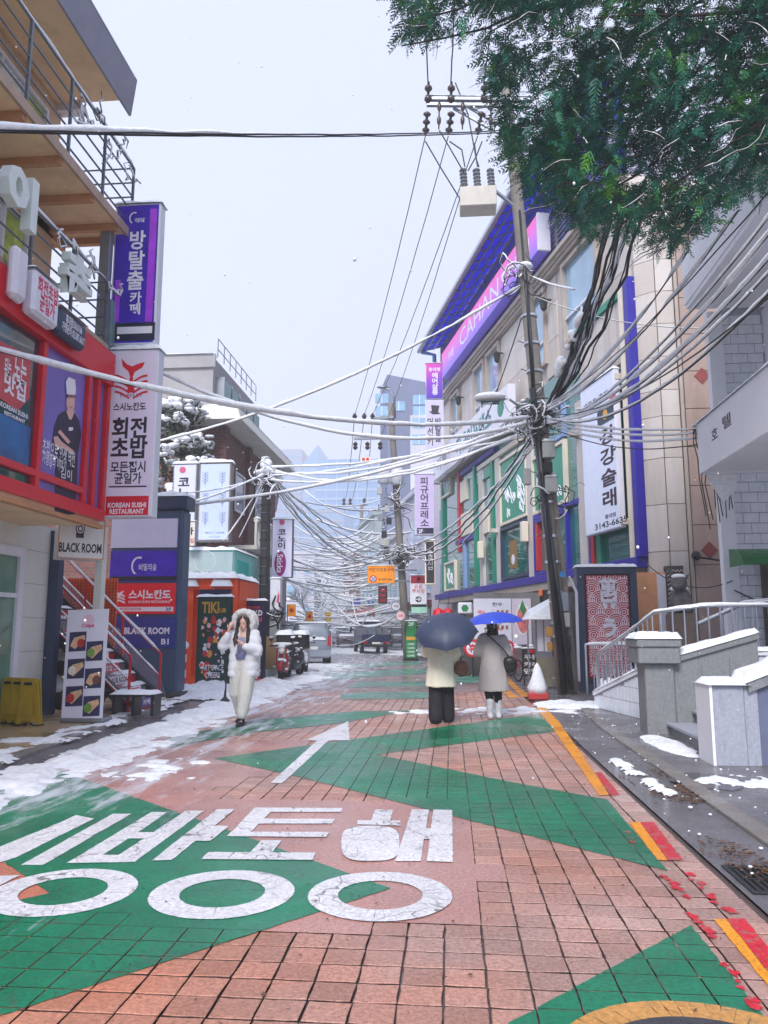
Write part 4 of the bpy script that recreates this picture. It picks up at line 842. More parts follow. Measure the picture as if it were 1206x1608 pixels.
for k in range(6):
    c, r = k % 2, k//2; a0, a1 = (.08, .5) if c == 0 else (.52, .93); b1 = .8-.235*r-(.09 if c else 0); b0 = b1-.17
    ph = MB().poly(bq(a0, a1, b0, b1, .004)).build('print', PH, bt)
    MB().poly([q0[0]+wv*a+tilt*b+nrm*.006 for a, b in ((a0+.03, b0+.05), (a0+.16, b0+.02), (a1-.02, b0+.1), (a1-.04, b1-.03), (a0+.12, b0+.12))]).build('print', CONE, bt)
    cc = (a0+.12 if k % 3 else a1-.12, b0+.07); MB().poly([q0[0]+wv*(cc[0]+.1*math.cos(i*.7))+tilt*(cc[1]+.04*math.sin(i*.7))+nrm*.008 for i in range(9)]).build('print', FILL[k % 4], bt)
MB().poly([q0[0]+wv*(.52+.15*math.cos(i*.4))+tilt*(.9+.05*math.sin(i*.4))+nrm*.004 for i in range(16)]).build('print', pmat('pale_pink', (240, 200, 214), .5), bt)
V_, F_ = text_mesh('Crepe', .03, 1); MB().add([q0[0]+wv*(.36+.32*a)+tilt*(.825+.045*b)+nrm*.005 for a, b in V_], F_).build('lettering', pmat('hot_pink', (222, 50, 120), .5), bt)
MB().box(q0[0].x-.02, q0[1].x+.02, 11.6, 11.95, .05, .12).build('base', GREYM, bt, bevel=.02); MB().tube([Vector((q0[0].x+.3, 11.9, .1)), (q0[3]+q0[2])/2+Vector((0, .03, -.02))], .012, 6).build('mast', GREYM, bt)
# ---------------------------------------------------------------- folded yellow floor boards
YB = pmat('mustard_plastic', (186, 152, 28), .45, .1, scale=5, dirt=.35)
for k, (xp, yp, rz, lb) in enumerate(((34, 1140, -.1, 'mustard wet-floor board standing frontmost beside the crepe banner'), (17, 1138, -.22, 'mustard wet-floor board in the middle of the leaning three'), (2, 1137, -.3, 'mustard wet-floor board next to the white wall'))):
    p = G(xp+6, yp, .05); fb = thing('floor_board', lb, 'floor sign', p, rz, 'mustard floor boards by the wall'); y0_ = k*.09
    M_ = ROOTM[fb]; R_ = lambda *c: M_ @ Vector(c)
    for s_ in (0, 1):
        yy = .02+.07*s_; pts = [(-.2, 0), (-.13, 0), (-.11, .06), (.11, .06), (.13, 0), (.2, 0), (.14, .63), (.1, .68), (-.1, .68), (-.14, .63)]
        MB().prism([R_(a, yy-(b*.05 if s_ == 0 else -b*.0)+(.035 if s_ == 0 else 0), b) for a, b in pts], R_(0, .02, 0)-R_(0, 0, 0)).build('panel', YB, fb)
    MB().prism([R_(a, .022-b*.05, b) for a, b in ((-.07, .59), (.07, .59), (.06, .63), (-.06, .63))], R_(0, -.006, 0)-R_(0, 0, 0)).build('handle_slot', BLACK, fb)
    MB().prism([R_(a, .024-b*.05, b) for a, b in ((-.1, .14), (.1, .14), (.085, .5), (-.085, .5))], R_(0, -.005, 0)-R_(0, 0, 0)).build('raised_panel', YB, fb)
    for sx in (-.16, .16): MB().prism([R_(sx-.05, -.01, .0), R_(sx+.05, -.01, 0), R_(sx+.05, .14, 0), R_(sx-.05, .14, 0)], (0, 0, .018)).build('foot', BLACK, fb)
# ================================================================ big corner building on the other side (four storeys)
CF = Frame(5, 20, 104.3)               # u runs away from the camera along the facade, +v is the street side
STONE = pmat('beige_stone', (210, 203, 198), .6, .07, scale=1.2, dirt=.4, dirtc=(138, 130, 124), bump=.1)
STONE2 = pmat('beige_stone_warm', (202, 193, 186), .6, .07, scale=1.2, dirt=.45, dirtc=(128, 120, 114), bump=.1)
CORN = pmat('stone_cornice', (180, 168, 158), .6, .1, scale=2, dirt=.35)
BLUEP = pmat('cobalt_paint', (44, 32, 160), .4, .08); REDP = pmat('crimson_paint', (190, 20, 44), .4, .08); GREENP = pmat('jade_paint', (10, 140, 112), .4, .08); CREAMP = pmat('cream_paint', (236, 226, 208), .5, .04); SKYP = pmat('powder_blue', (140, 170, 220), .45, .05); TEALP = pmat('teal_paint', (30, 140, 150), .4, .1)
ROYAL = pmat('royal_canopy', (30, 50, 190), .35, .15, scale=.8)
_n = ROYAL.node_tree; _t = _n.nodes.new('ShaderNodeBsdfTranslucent'); _t.inputs[0].default_value = lin((40, 80, 235))+(1,); _x = _n.nodes.new('ShaderNodeMixShader'); _x.inputs[0].default_value = .6      # daylight comes through the plastic sheet
_n.links.new(_n.nodes['Principled BSDF'].outputs[0], _x.inputs[1]); _n.links.new(_t.outputs[0], _x.inputs[2]); _n.links.new(_x.outputs[0], [q for q in _n.nodes if q.type == 'OUTPUT_MATERIAL'][0].inputs[0])
cb = thing('corner_building', 'four-storey beige stone building with green glass lower floors and blue roof canopy', 'building', CF.w(11, -4, 0))
UL = 22.6
MB().fbox(CF, .3, UL, -9, -.12, 3.1, 14.05).build('wall', STONE2, cb)
MB().fbox(CF, .6, UL, -9, -.7, 0, 3.1).build('ground_floor_wall', pmat('ground_grey', (112, 110, 112), .6, .2, dirt=.3), cb)
# stone cladding panels of the upper floors
pz = [(10.05, 11.3), (11.33, 12.6), (12.63, 13.5)]
wins3 = [(2.2, 4.6), (6.4, 7.9), (11.6, 13.2), (13.8, 15.2), (18.2, 19.6)]
k = 0; u = .34
while u < UL-.3:
    w_ = min(1.02, UL-u)
    for z0, z1 in pz:
        if not any(a-.4 < u+w_/2 < b+.4 for a, b in wins3) or z0 > 12.5 and False: MB().fbox(CF, u, u+w_-.02, -.12, -.06-.008*((k*7) % 3), z0, z1).build('stone_panel', STONE if k % 3 else STONE2, cb)
        k += 1
    u += w_
for z, h, d in ((13.55, .12, .12), (13.67, .1, .2), (13.77, .14, .3), (13.91, .12, .12)): MB().fbox(CF, .28, UL+.05, -.1, d, z, z+h-.003).build('cornice', CORN, cb)
for a, b in wins3:
    w = MB().fbox(CF, a, b, -.3, -.1, 10.75, 13.3).build('window', GLASSB, cb); frame_bars(w, 'window_frame', CF, a-.14, b+.14, 10.6, 13.45, -.11, .06, .14, CORN)
    MB().fbox(CF, a, b, -.1, -.02, 11.5, 11.58).build('window_rail', WHITE, w); MB().fbox(CF, (a+b)/2-.04, (a+b)/2+.04, -.1, -.03, 10.75, 11.5).build('window_mullion', WHITE, w); MB().fbox(CF, a, a+.08, -.1, -.02, 11.58, 13.3).build('window_mullion', GREYM, w)
for u_ in (5.9, 11.2, 17.4):
    ln = MB().fbox(CF, u_-.03, u_+.03, -.1, .2, 12.75, 12.8).build('wall_lantern', BLACK, cb); MB().lathe(CF.w(u_, .2, 12.35), [(.04, 0), (.11, .08), (.14, .32), (.16, .36), (.03, .5)], 8).build('lantern_body', BLACK, ln)
# railing and rooftop sign
for k in range(9): MB().tube([CF.w(.3, .12, 14.15+.17*k), CF.w(UL, .12, 14.15+.17*k)], .02, 5).build('roof_rail', GREYM, cb)
for k in range(16): MB().fbox(CF, .4+1.45*k, .44+1.45*k, .1, .14, 14.03, 15.6).build('roof_rail_post', GREYM, cb)
def grad_mat(name, ramp, axis_a, axis_b, emit=.08):
    """printed colour blend along a world-space direction (print on the sign itself)"""
    m = bpy.data.materials.new(name); m.use_nodes = True; n = m.node_tree; b = n.nodes['Principled BSDF']; g = n.nodes.new('ShaderNodeNewGeometry')
    A_, B_ = Vector(axis_a), Vector(axis_b); d = B_-A_; s = n.nodes.new('ShaderNodeVectorMath'); s.operation = 'SUBTRACT'; n.links.new(g.outputs['Position'], s.inputs[0]); s.inputs[1].default_value = A_
    dt = n.nodes.new('ShaderNodeVectorMath'); dt.operation = 'DOT_PRODUCT'; n.links.new(s.outputs[0], dt.inputs[0]); dt.inputs[1].default_value = d/d.length_squared
    r = n.nodes.new('ShaderNodeValToRGB'); r.color_ramp.elements[0].color = lin(ramp[0])+(1,); r.color_ramp.elements[1].color = lin(ramp[-1])+(1,)
    for i, c in enumerate(ramp[1:-1]): e = r.color_ramp.elements.new((i+1)/(len(ramp)-1)); e.color = lin(c)+(1,)
    n.links.new(dt.outputs['Value'], r.inputs[0]); n.links.new(r.outputs[0], b.inputs['Base Color']); b.inputs['Roughness'].default_value = .35
    n.links.new(r.outputs[0], b.inputs['Emission Color']); b.inputs['Emission Strength'].default_value = emit; MATS[name] = m; return m
PINK = grad_mat('pink_violet', [(255, 96, 190), (214, 110, 220), (120, 104, 226)], CF.w(10, .3, 15.6), CF.w(10, .3, 14.2))
rsn = MB().fbox(CF, 5.2, 19.0, .22, .62, 14.2, 15.52).build('roof_sign', PINK, cb); MB().fbox(CF, 5.1, 5.198, .2, .64, 14.18, 15.54).build('sign_end', WHITE, rsn)
T(rsn, 'CAHAN', CF, 9.5, 15.4, 14.5, 15.3, .625, INKW, 1, bold=.0); T(rsn, '카페', CF, 16.6, 17.6, 14.6, 15.1, .625, INKW, 1); T(rsn, '서교점', CF, 6.0, 8.0, 14.55, 15.1, .625, INKW, 1)
# canopy: blue sheet on a steel grid, out over the street
cn = MB(); A0, A1, B0, B1 = CF.w(1, -.2, 17.6), CF.w(22.4, -.2, 17.3), CF.w(22.4, 1.1, 16.9), CF.w(1, 1.1, 17.0)
cn.prism([A0, A1, B0, B1], (0, 0, .03)); cp = cn.build('canopy_sheet', ROYAL, cb)
for k in range(23):
    t_ = k/22; a_, b_ = A0.lerp(A1, t_), B1.lerp(B0, t_); MB().bar(a_+Vector((0, 0, -.04)), b_+Vector((0, 0, -.04)), .07).build('canopy_rib', GREYM, cp)
for t_ in (0.0, .35, .7, 1.0): MB().bar(A0.lerp(B1, t_)+Vector((0, 0, -.1)), A1.lerp(B0, t_)+Vector((0, 0, -.1)), .07).build('canopy_purlin', GREYM, cp)
MB().bar(B1+CF.n*.06, B0+CF.n*.06, .12, .16).build('canopy_gutter', pmat('gutter_grey', (176, 182, 194), .4), cp)
snow_slab(cp, B1+Vector((0, 0, .03)), B0-B1, (A0-B1)*.12, .08, seed=41, step=.3)
for k in range(6): p = CF.w(1.2+4.2*k, -.15, 14); MB().bar(p, p+Vector((0, 0, 3.3)), .1).build('canopy_post', GREYM, cb)
MB().fbox(CF, 1, 22.4, -.5, -.22, 14.05, 17.3).build('penthouse_glazing', pmat('blue_tarp', (30, 50, 170), .3, .2), cb)
for k in range(8): MB().bar(CF.w(1, -.2, 14.5+.4*k), CF.w(22.4, -.2, 14.5+.4*k), .04).build('glazing_bar', GREYM, cb)
pi_ = MB().tube([CF.w(22.2, 1.0, 16.8), CF.w(22.0, .3, 16.6), CF.w(22.3, .2, 14.5), CF.w(22.3, .2, 13)], .12, 8).build('drainpipe', pmat('drain_blue', (70, 130, 200), .4), cb)
MB().fbox(CF, 12, 22.0, -8, -3, 17.3, 24).build('penthouse_wall', pmat('lavender_wall', (182, 178, 206), .6, .05), cb)
# --- second-third floor: green glass with coloured frames
gl = MB().fbox(CF, .5, UL-.2, -.2, -.1, 3.3, 10.0).build('glazing', GLASST, cb)
MB().fbox(CF, .2, UL+.3, -.12, .2, 3.03, 3.3).build('blue_band', BLUEP, cb, bevel=.01)
MB().fbox(CF, .5, UL-.5, -.6, .15, 2.78, 3.027).build('soffit', CORN, cb)
MB().fbox(CF, .1, .36, -.1, .14, 3.3, 10.9).build('blue_pilaster', BLUEP, cb, bevel=.01); MB().fbox(CF, .43, .6, -.1, .16, 3.3, 10.7).build('cream_pilaster', CREAMP, cb)
MB().fbox(CF, .6, 3.6, -.1, .1, 10.55, 10.75).build('green_band', GREENP, cb)
for k in range(7): MB().fbox(CF, .62+.42*k, 1.02+.42*k, -.1, .02, 8.9, 10.52).build('stone_panel', STONE if k % 2 else STONE2, cb)
MB().fbox(CF, .6, 3.7, -.1, .06, 8.7, 8.88).build('lintel', CORN, cb)
def vbar(u, w, z0, z1, m, v1=.03): MB().fbox(CF, u, u+w, -.1, v1, z0, z1).build('facade_bar', m, cb)
def hbar(u0, u1, z, h, m, v1=.03): MB().fbox(CF, u0, u1, -.1, v1, z, z+h).build('facade_bar', m, cb)
vbar(2.95, .22, 3.3, 8.68, REDP, .08); vbar(3.18, .1, 3.3, 8.68, BLUEP, .08); vbar(2.6, .3, 3.3, 7.2, GREENP)
for u_ in (3.5, 8.05, 11.85, 14.3): MB().fbox(CF, u_, u_+.55, -.1, .02, 3.31, 8.5).build('stone_pier', STONE, cb)
for u0, u1, z0, z1, m in ((5.0, 8.0, 5.5, 7.6, CREAMP), (8.6, 11.8, 5.6, 8.3, CREAMP), (5.0, 8.0, 3.35, 5.3, BLUEP), (8.6, 11.8, 3.4, 5.5, DARKBLUE), (5.0, 7.0, 7.7, 8.9, SKYP), (19.2, 21.4, 3.4, 4.9, CREAMP), (20, 22, 8.4, 10.0, CREAMP)): frame_bars(cb, 'facade_frame', CF, u0, u1, z0, z1, -.1, .045, .11, m)
for u_, w, z0, z1, m in ((7.6, .25, 3.5, 5.2, REDP), (18.2, .35, 5.2, 9.2, REDP), (15.4, .3, 3.4, 9.0, GREENP), (17.4, .25, 3.4, 5.6, SKYP), (21.6, .35, 3.4, 9.2, GREENP), (12.7, .3, 3.4, 8.6, GREENP)): vbar(u_, w, z0, z1, m)
for u0, u1, z, h, m in ((15.7, 19.0, 5.6, .2, BLUEP), (12.4, 18, 8.9, .22, BLUEP), (8.6, 15, 8.55, .2, CREAMP), (4, 8, 5.32, .16, BLUEP)): hbar(u0, u1, z, h, m)
for u0, u1, z0, z1 in ((16.0, 18.0, 5.9, 7.0), (16.9, 18.1, 7.6, 8.6), (13.6, 14.25, 5.6, 6.6)): MB().fbox(CF, u0, u1, -.1, .0, z0, z1).build('spandrel_panel', CREAMP, cb)
# green lettered panels (scribbled motifs)
JADE = pmat('jade_print', (12, 150, 118), .3, .08)
def scribble(par, u0, u1, z0, z1, n, seed, v, r=.02):
    rg = random.Random(seed)
    for k in range(n):
        cu, cz, s_ = rg.uniform(u0, u1), rg.uniform(z0, z1), rg.uniform(.12, .3); ph = rg.uniform(0, 6); P = []
        for i in range(22):
            t_ = i*.55+ph; rr = s_*(.45+.55*abs(math.sin(t_*.5+ph))); P.append(CF.w(cu+rr*math.cos(t_), v, cz+rr*math.sin(t_*1.25)))
        MB().tube(P, r, 4).build('scribble_print', INKW, par)
for u0, u1, z0, z1, n, sd_ in ((8.73, 11.67, 5.73, 8.17, 16, 1), (5.13, 7.87, 5.63, 7.47, 6, 2), (19.33, 21.27, 3.53, 4.77, 5, 3), (20.13, 21.87, 8.53, 9.87, 5, 4), (13.2, 15.2, 8.0, 8.5, 3, 5)):
    pl_ = MB().fbox(CF, u0, u1, -.1, -.02, z0, z1).build('jade_panel', JADE, cb); scribble(pl_, u0+.35, u1-.35, z0+.3, z1-.3 if n < 10 else z0+1.4, n, sd_, -.01)
q_ = MB().fbox(CF, 10.2, 11.0, -.098, -.08, 3.8, 4.9).build('window_notice', pmat('kraft', (150, 110, 60), .6), cb); disc(q_, 'print', CF, 10.6, 4.15, .2, -.079, INKW, 1)
for u_, z in ((8.4, 4.6), (14.0, 4.5)): MB().fbox(CF, u_, u_+.28, .06, .3, z, z+.75).build('wall_light', CREAMP, cb, bevel=.03)
for u_, z in ((3.75, 7.4), (.7, 8.2), (.65, 4.2), (12.1, 5.4)): MB().fbox(CF, u_, u_+.3, -.05, .3, z, z+.16).build('stone_corbel', STONE2, cb)
# white horizontal shop sign (hung out over the glazing)
ws = MB().fbox(CF, 8.9, 21.5, .25, .55, 9.3, 10.7).build('shop_sign', emat('white_face', (222, 222, 236), .4, .04), cb)
T(ws, '피규어프레소', CF, 11.0, 16.6, 9.55, 10.45, .555, pmat('teal_ink', (80, 140, 150), .5), 1, bold=.04); T(ws, '카페', CF, 18.6, 20.6, 9.6, 10.3, .555, pmat('grey_ink', (150, 150, 168), .5), 1)
lg = disc(ws, 'logo', CF, 9.8, 10.05, .4, .55, GREENP, 1); MB().fbox(CF, 8.9, 21.5, -.1, .25, 9.28, 9.36).build('sign_base', CORN, ws)
# ground floor: glazed shopfront, poster wall, door
MB().fbox(CF, 1.5, 21.8, -.7, -.66, .1, 2.75).build('shopfront', pmat('shop_dark', (58, 58, 66), .25, .4, scale=1.5, coat=.3), cb)
for u_ in (5.5, 9.2, 13.8, 17, 20): MB().fbox(CF, u_, u_+.14, -.66, -.6, .1, 2.75).build('shopfront_mullion', GREYM, cb)
GB = pmat('glass_block', (120, 150, 140), .25, .3)
for a in range(5):
    for b in range(9): MB().fbox(CF, 20.6+.24*a, 20.6+.24*a+.21, -.6, -.55, .6+.24*b, .6+.24*b+.21).build('glass_brick', GB, cb)
# banner sign
bs = thing('banner_sign', 'long white vertical banner sign with phone number 3143-6635', 'sign', CF.w(1.9, .3, 4.1))
MB().fbox(CF, .72, 2.9, .16, .34, 4.12, 8.5).build('casing', WHITE, bs, bevel=.02); plate(bs, 'face', CF, .76, 2.86, 4.16, 8.46, .341, emat('banner_face', (208, 216, 240), .4, .08), 1)
PLUM = pmat('plum_ink', (52, 24, 48), .5)
TP(bs, '강\n강\n술\n래', CF, (943, 668, 968, 797), .35, PLUM, 1, bold=.03, space=1.15); TP(bs, '3143-6635', CF, (934, 816, 985, 826), .35, INK, 1, bold=.02); TP(bs, '홍대점', CF, (950, 806, 967, 813), .35, INK, 1)
PP(bs, 'logo', CF, (938, 640, 964, 664), .35, pmat('logo_teal', (40, 62, 76), .5), 1); q_ = CF.px(950, 651, .36); disc(bs, 'logo', CF, q_[0], q_[1], .14, .357, pmat('logo_gold', (230, 170, 60), .5), 1)
PP(bs, 'print', CF, (958, 622, 967, 626), .35, RED, 1); TP(bs, '새로운 공간', CF, (915, 624, 955, 632), .35, INK, 1)
snow_slab(bs, CF.w(.72, .14, 8.5), CF.a*2.18, CF.n*.22, .1, seed=50)
# dark pylon with the red wave pattern
RPD = 18.6; RF_ = Frame(0, RPD, 0); u0, u1, z0, z1 = pxbox(RF_, 908, 890, 1003, 1050); z0 = .02
rp = thing('restaurant_pylon', 'navy framed pylon with white brush characters on red wave pattern', 'sign', RF_.w((u0+u1)/2, .2, z0))
frame_bars(rp, 'frame', RF_, u0, u1, z0, z1, 0, .4, .16, DARKBLUE); MB().fbox(RF_, u0+.16, u1-.16, .06, .34, z0+.16, z1-.16).build('core', INK, rp)
RW = pmat('wave_red', (186, 28, 52), .4, .08); u0i, u1i, z0i, z1i = u0+.22, u1-.2, .35, z1-.2
MB().fbox(RF_, u0i, u1i, .045, .06, z0i, z1i).build('print', RW, rp)
PKW = pmat('wave_white', (236, 214, 220), .5); k = 0
for row in range(9):
    for c in range(4):
        cu, cz = u0i-.05+.36*c+(.18 if row % 2 else 0), z1i-.05-.27*row; k += 1
        for j in range(5):
            R_ = .25-.05*j; mb = MB(); N_ = 20; rd = MB()
            for i in range(N_):
                a_, b_ = 2*math.pi*i/N_, 2*math.pi*(i+1)/N_; c4 = [(cu+d*math.cos(x), cz+d*math.sin(x)) for x, d in ((a_, R_), (b_, R_), (b_, R_-.022), (a_, R_-.022))]
                if all(u0i < x < u1i and z0i < z < z1i for x, z in c4): mb.poly([RF_.w(x, .0445-.0009*row-.0001*c, z) for x, z in c4])
                if j == 0:
                    c4 = [(cu+d*math.cos(x), cz+d*math.sin(x)) for x, d in ((a_, R_), (b_, R_), (b_, .0), )]
                    if all(u0i < x < u1i and z0i < z < z1i for x, z in c4): rd.poly([RF_.w(x, .0448-.0009*row-.0001*c, z) for x, z in c4])
            if rd.f: rd.build('print', RW, rp)
            if mb.f: mb.build('print', PKW, rp)
T(rp, '萬\n平\nう', RF_, u0i+.3, u0i+.72, z1i-1.45, z1i-.08, .03, INKW, bold=.05); 
snow_slab(rp, RF_.w(u0-.02, -.03, z1), RF_.a*(u1-u0+.04), RF_.n*.46, .07, seed=51)
# ---------------------------------------------------------------- stone flank and brown wall between the corner building and the white house
BFk = Frame(5.02, 20.0, 0)
fl = thing('stone_pier_building', 'tall beige stone-panelled corner pier beside the blue pilaster', 'building', (5.6, 20.3, 0))
MB().box(5.1, 6.0, 20.25, 24, .02, 13.9).build('wall', STONE2, fl)
FA, FB = Vector((5.06, 20.1, 0)), Vector((5.5, 19.78, 0))
zs = [.02, 1.0, 2.15, 3.4, 4.6, 5.8, 6.9, 7.6, 8.5, 9.4, 10.3, 11.2, 12.2, 13.2]
for k in range(len(zs)-1):
    a, b = zs[k]+.008, zs[k+1]-.008
    MB().prism([FA+Vector((0, 0, a)), FB+Vector((-.012, 0, a)), Vector((5.5, 20.3, a)), Vector((5.06, 20.3, a))], (0, 0, b-a)).build('stone_panel', STONE if k % 2 else STONE2, fl)
    MB().box(5.512, 5.95, 19.78, 20.25, a, b).build('stone_panel', STONE2 if k % 2 else STONE, fl)
MB().tube([Vector((6.0, 19.7, .05)), Vector((6.0, 19.7, 14))], .05, 8).build('drainpipe', CORN, fl)
BRN = pmat('brown_tile_wall', (170, 148, 138), .65, .1, scale=2, dirt=.45, dirtc=(110, 84, 76)); DIA = pmat('diamond_tile', (140, 62, 56), .5, .2)
bw = thing('brown_wall', 'narrow brownish stone wall with red diamond tiles beside the white house', 'wall', (7.0, 20, 0)); 
MB().box(6.06, 9.0, 19.72, 20.6, .02, 12.2).build('wall_core', BRN, bw)
for k in range(12):
    MB().box(6.062, 8.0, 19.66, 19.719, .05+k*1.0, 1.03+k*1.0).build('stone_panel', BRN, bw)
for z in (10.1, 7.9, 5.65, 3.4):
    c = Vector((6.36+.02*z, 19.655, z)); MB().prism([c+Vector((.2, 0, 0)), c+Vector((0, 0, .22)), c+Vector((-.2, 0, 0)), c+Vector((0, 0, -.22))], (0, -.012, 0)).build('diamond_tile', DIA, bw)
q_ = MB().tube([(6.15, 19.6, 3.2), (6.15, 19.45, 3.2), (6.7, 19.4, 3.1)], .025, 6).build('pipe_bracket', BLACK, bw); MB().ball((6.05, 19.5, 3.25), .12).build('lamp_globe', BLACK, bw)
# orange doorway and rope-patterned post at the flank's foot
dw = thing('doorway', 'small orange doorway recess beside the rope-patterned post', 'door', (5.3, 19.6, 0))
MB().box(4.6, 5.3, 19.55, 19.7, .02, 2.85).build('door_leaf', pmat('door_orange', (226, 160, 110), .5, .1), dw); MB().box(4.7, 5.05, 19.5, 19.549, .95, 1.02).build('door_bar', CORN, dw); MB().box(5.08, 5.28, 19.5, 19.549, .02, 2.8).build('door_edge', WHITE, dw)
MB().box(4.72, 5.02, 19.46, 19.5, .3, .85).build('notice', CREAMP, dw)
rpst = thing('rope_post', 'dark post with pale rope zigzag pattern beside the orange doorway', 'post', (5.95, 19.5, 0)); MB().box(5.3, 5.7, 19.42, 19.7, .02, 3.0).build('post_body', pmat('post_dark', (70, 62, 58), .6, .2), rpst)
for a in range(4):
    for b in range(26): x = 5.31+.096*a; z = .1+.11*b; MB().tube([(x, 19.41, z), (x+.05, 19.405, z+.05), (x+.098, 19.41, z)], .014, 4).build('rope_strand', STONE, rpst)
# ---------------------------------------------------------------- white house with the balcony
HW = pmat('white_render', (238, 240, 246), .6, .03, scale=2, dirt=.2, dirtc=(176, 176, 184), bump=.1); HT = pmat('white_tile', (232, 236, 244), .25, .06, scale=6, dirt=.2); GRT = pmat('grout_grey', (170, 174, 184), .8)
wh = thing('white_house', 'white tiled house with overhanging balcony and snow along its parapet', 'house', (6.5, 14, 0))
MB().box(5.6, 12, 15.6, 15.75, .02, 8.4).build('tiled_wall', GRT, wh)
for r in range(38):
    for c in range(3):
        x0 = 5.62+.31*c-(.15 if r % 2 else 0); a, b = max(5.602, x0), min(6.42, x0+.3)
        if b-a > .05: MB().box(a, b, 15.575, 15.6, .05+.205*r, .05+.205*r+.19).build('tile', HT, wh)
MB().box(5.32, 5.6, 15.5, 15.7, .02, 7.9).build('corner_trim', HW, wh)
MB().box(6.43, 12, 9, 15.6, .02, 7.92).build('wall', HW, wh)
MB().box(6.36, 6.43, 13.6, 14.9, 5.4, 7.4).build('window', GLASSD, wh)
bl_ = MB().box(4.62, 6.5, 3.5, 14.3, 4.3, 4.42).build('balcony_slab', HW, wh); MB().box(4.6, 4.72, 3.5, 14.35, 4.28, 5.22).build('balcony_parapet', HW, wh, bevel=.01); MB().box(4.722, 6.5, 14.23, 14.35, 4.28, 5.22).build('balcony_parapet', HW, wh)
snow_slab(wh, (4.58, 5, 5.22), (0, 9.37, 0), (.16, 0, 0), .07, seed=60, step=.1)
MB().box(4.88, 7, 3, 15.4, 7.92, 8.02).build('eave', HW, wh); MB().box(4.86, 12, 3, 15.45, 8.022, 9.1).build('roof', HW, wh); snow_slab(wh, (4.86, 3, 9.1), (4, 0, 0), (0, 12.4, 0), .12, seed=61, step=.4)
XF = Frame(4.6, 14.3, 90); 
for bd, bx in (('호', (1117, 672, 1127, 690)), ('텔', (1134, 650, 1148, 672))): TP(wh, bd, XF, bx, .002, INK, 1)
AW = pmat('awning_green', (30, 110, 50), .4, .15); aw = MB()
aw.rings([[Vector((5.22+x, 14.9-.7*math.sin(t_), 2.6+.34*math.cos(t_))) for t_ in [math.pi/2*i/7 for i in range(8)]] for x in (0, 2.2)], cap=False); aw.poly([Vector((5.22, 14.9-.7*math.sin(t_), 2.6+.34*math.cos(t_))) for t_ in [math.pi/2*i/7 for i in range(8)]]+[Vector((5.22, 14.9, 2.6))]); aw.build('awning', AW, wh)
MB().box(6.02, 7.4, 15.45, 15.56, .6, 2.75).build('iron_gate', pmat('gate_iron', (82, 70, 66), .5, .25), wh)
for k in range(5): MB().torus((6.4, 15.44, .95+.42*k), .26, .025, (0, 1, 0), 18, 5).build('gate_scroll', GREYM, wh)
MB().tube([(5.45, 15.4, 2.2), (5.9, 15.3, 1.95), (6.4, 15.3, 2.0)], .015, 5).build('pipe', BLACK, wh)
# cables pour over the balcony's corner
rg = random.Random(9)
for k in range(9):
    P = [Vector((4.56+.06*k*.3, 14.4, 5.15)), Vector((4.55+.05*k, 14.42, 4.9-.02*k)), Vector((4.6+.08*k, 14.4, 4.6-.05*k)), Vector((4.62+.07*k+rg.uniform(-.05, .05), 14.42, 4.2-.04*k)), Vector((4.7+.06*k, 14.44, 3.7-rg.random()*.5))]
    w_ = MB().tube(P, .01, 4).build('service_cable', BLACK, wh)
snow_slab(wh, (4.55, 14.28, 5.2), (.7, 0, 0), (0, .16, 0), .1, seed=66)
MB().prism([Vector((4.6, 14.36, 5.15)), Vector((5.3, 14.36, 5.1)), Vector((5.25, 14.36, 4.0)), Vector((5.0, 14.36, 3.75)), Vector((4.72, 14.36, 4.3))], (0, .1, 0)).build('snow_crust', 'snow', wh)
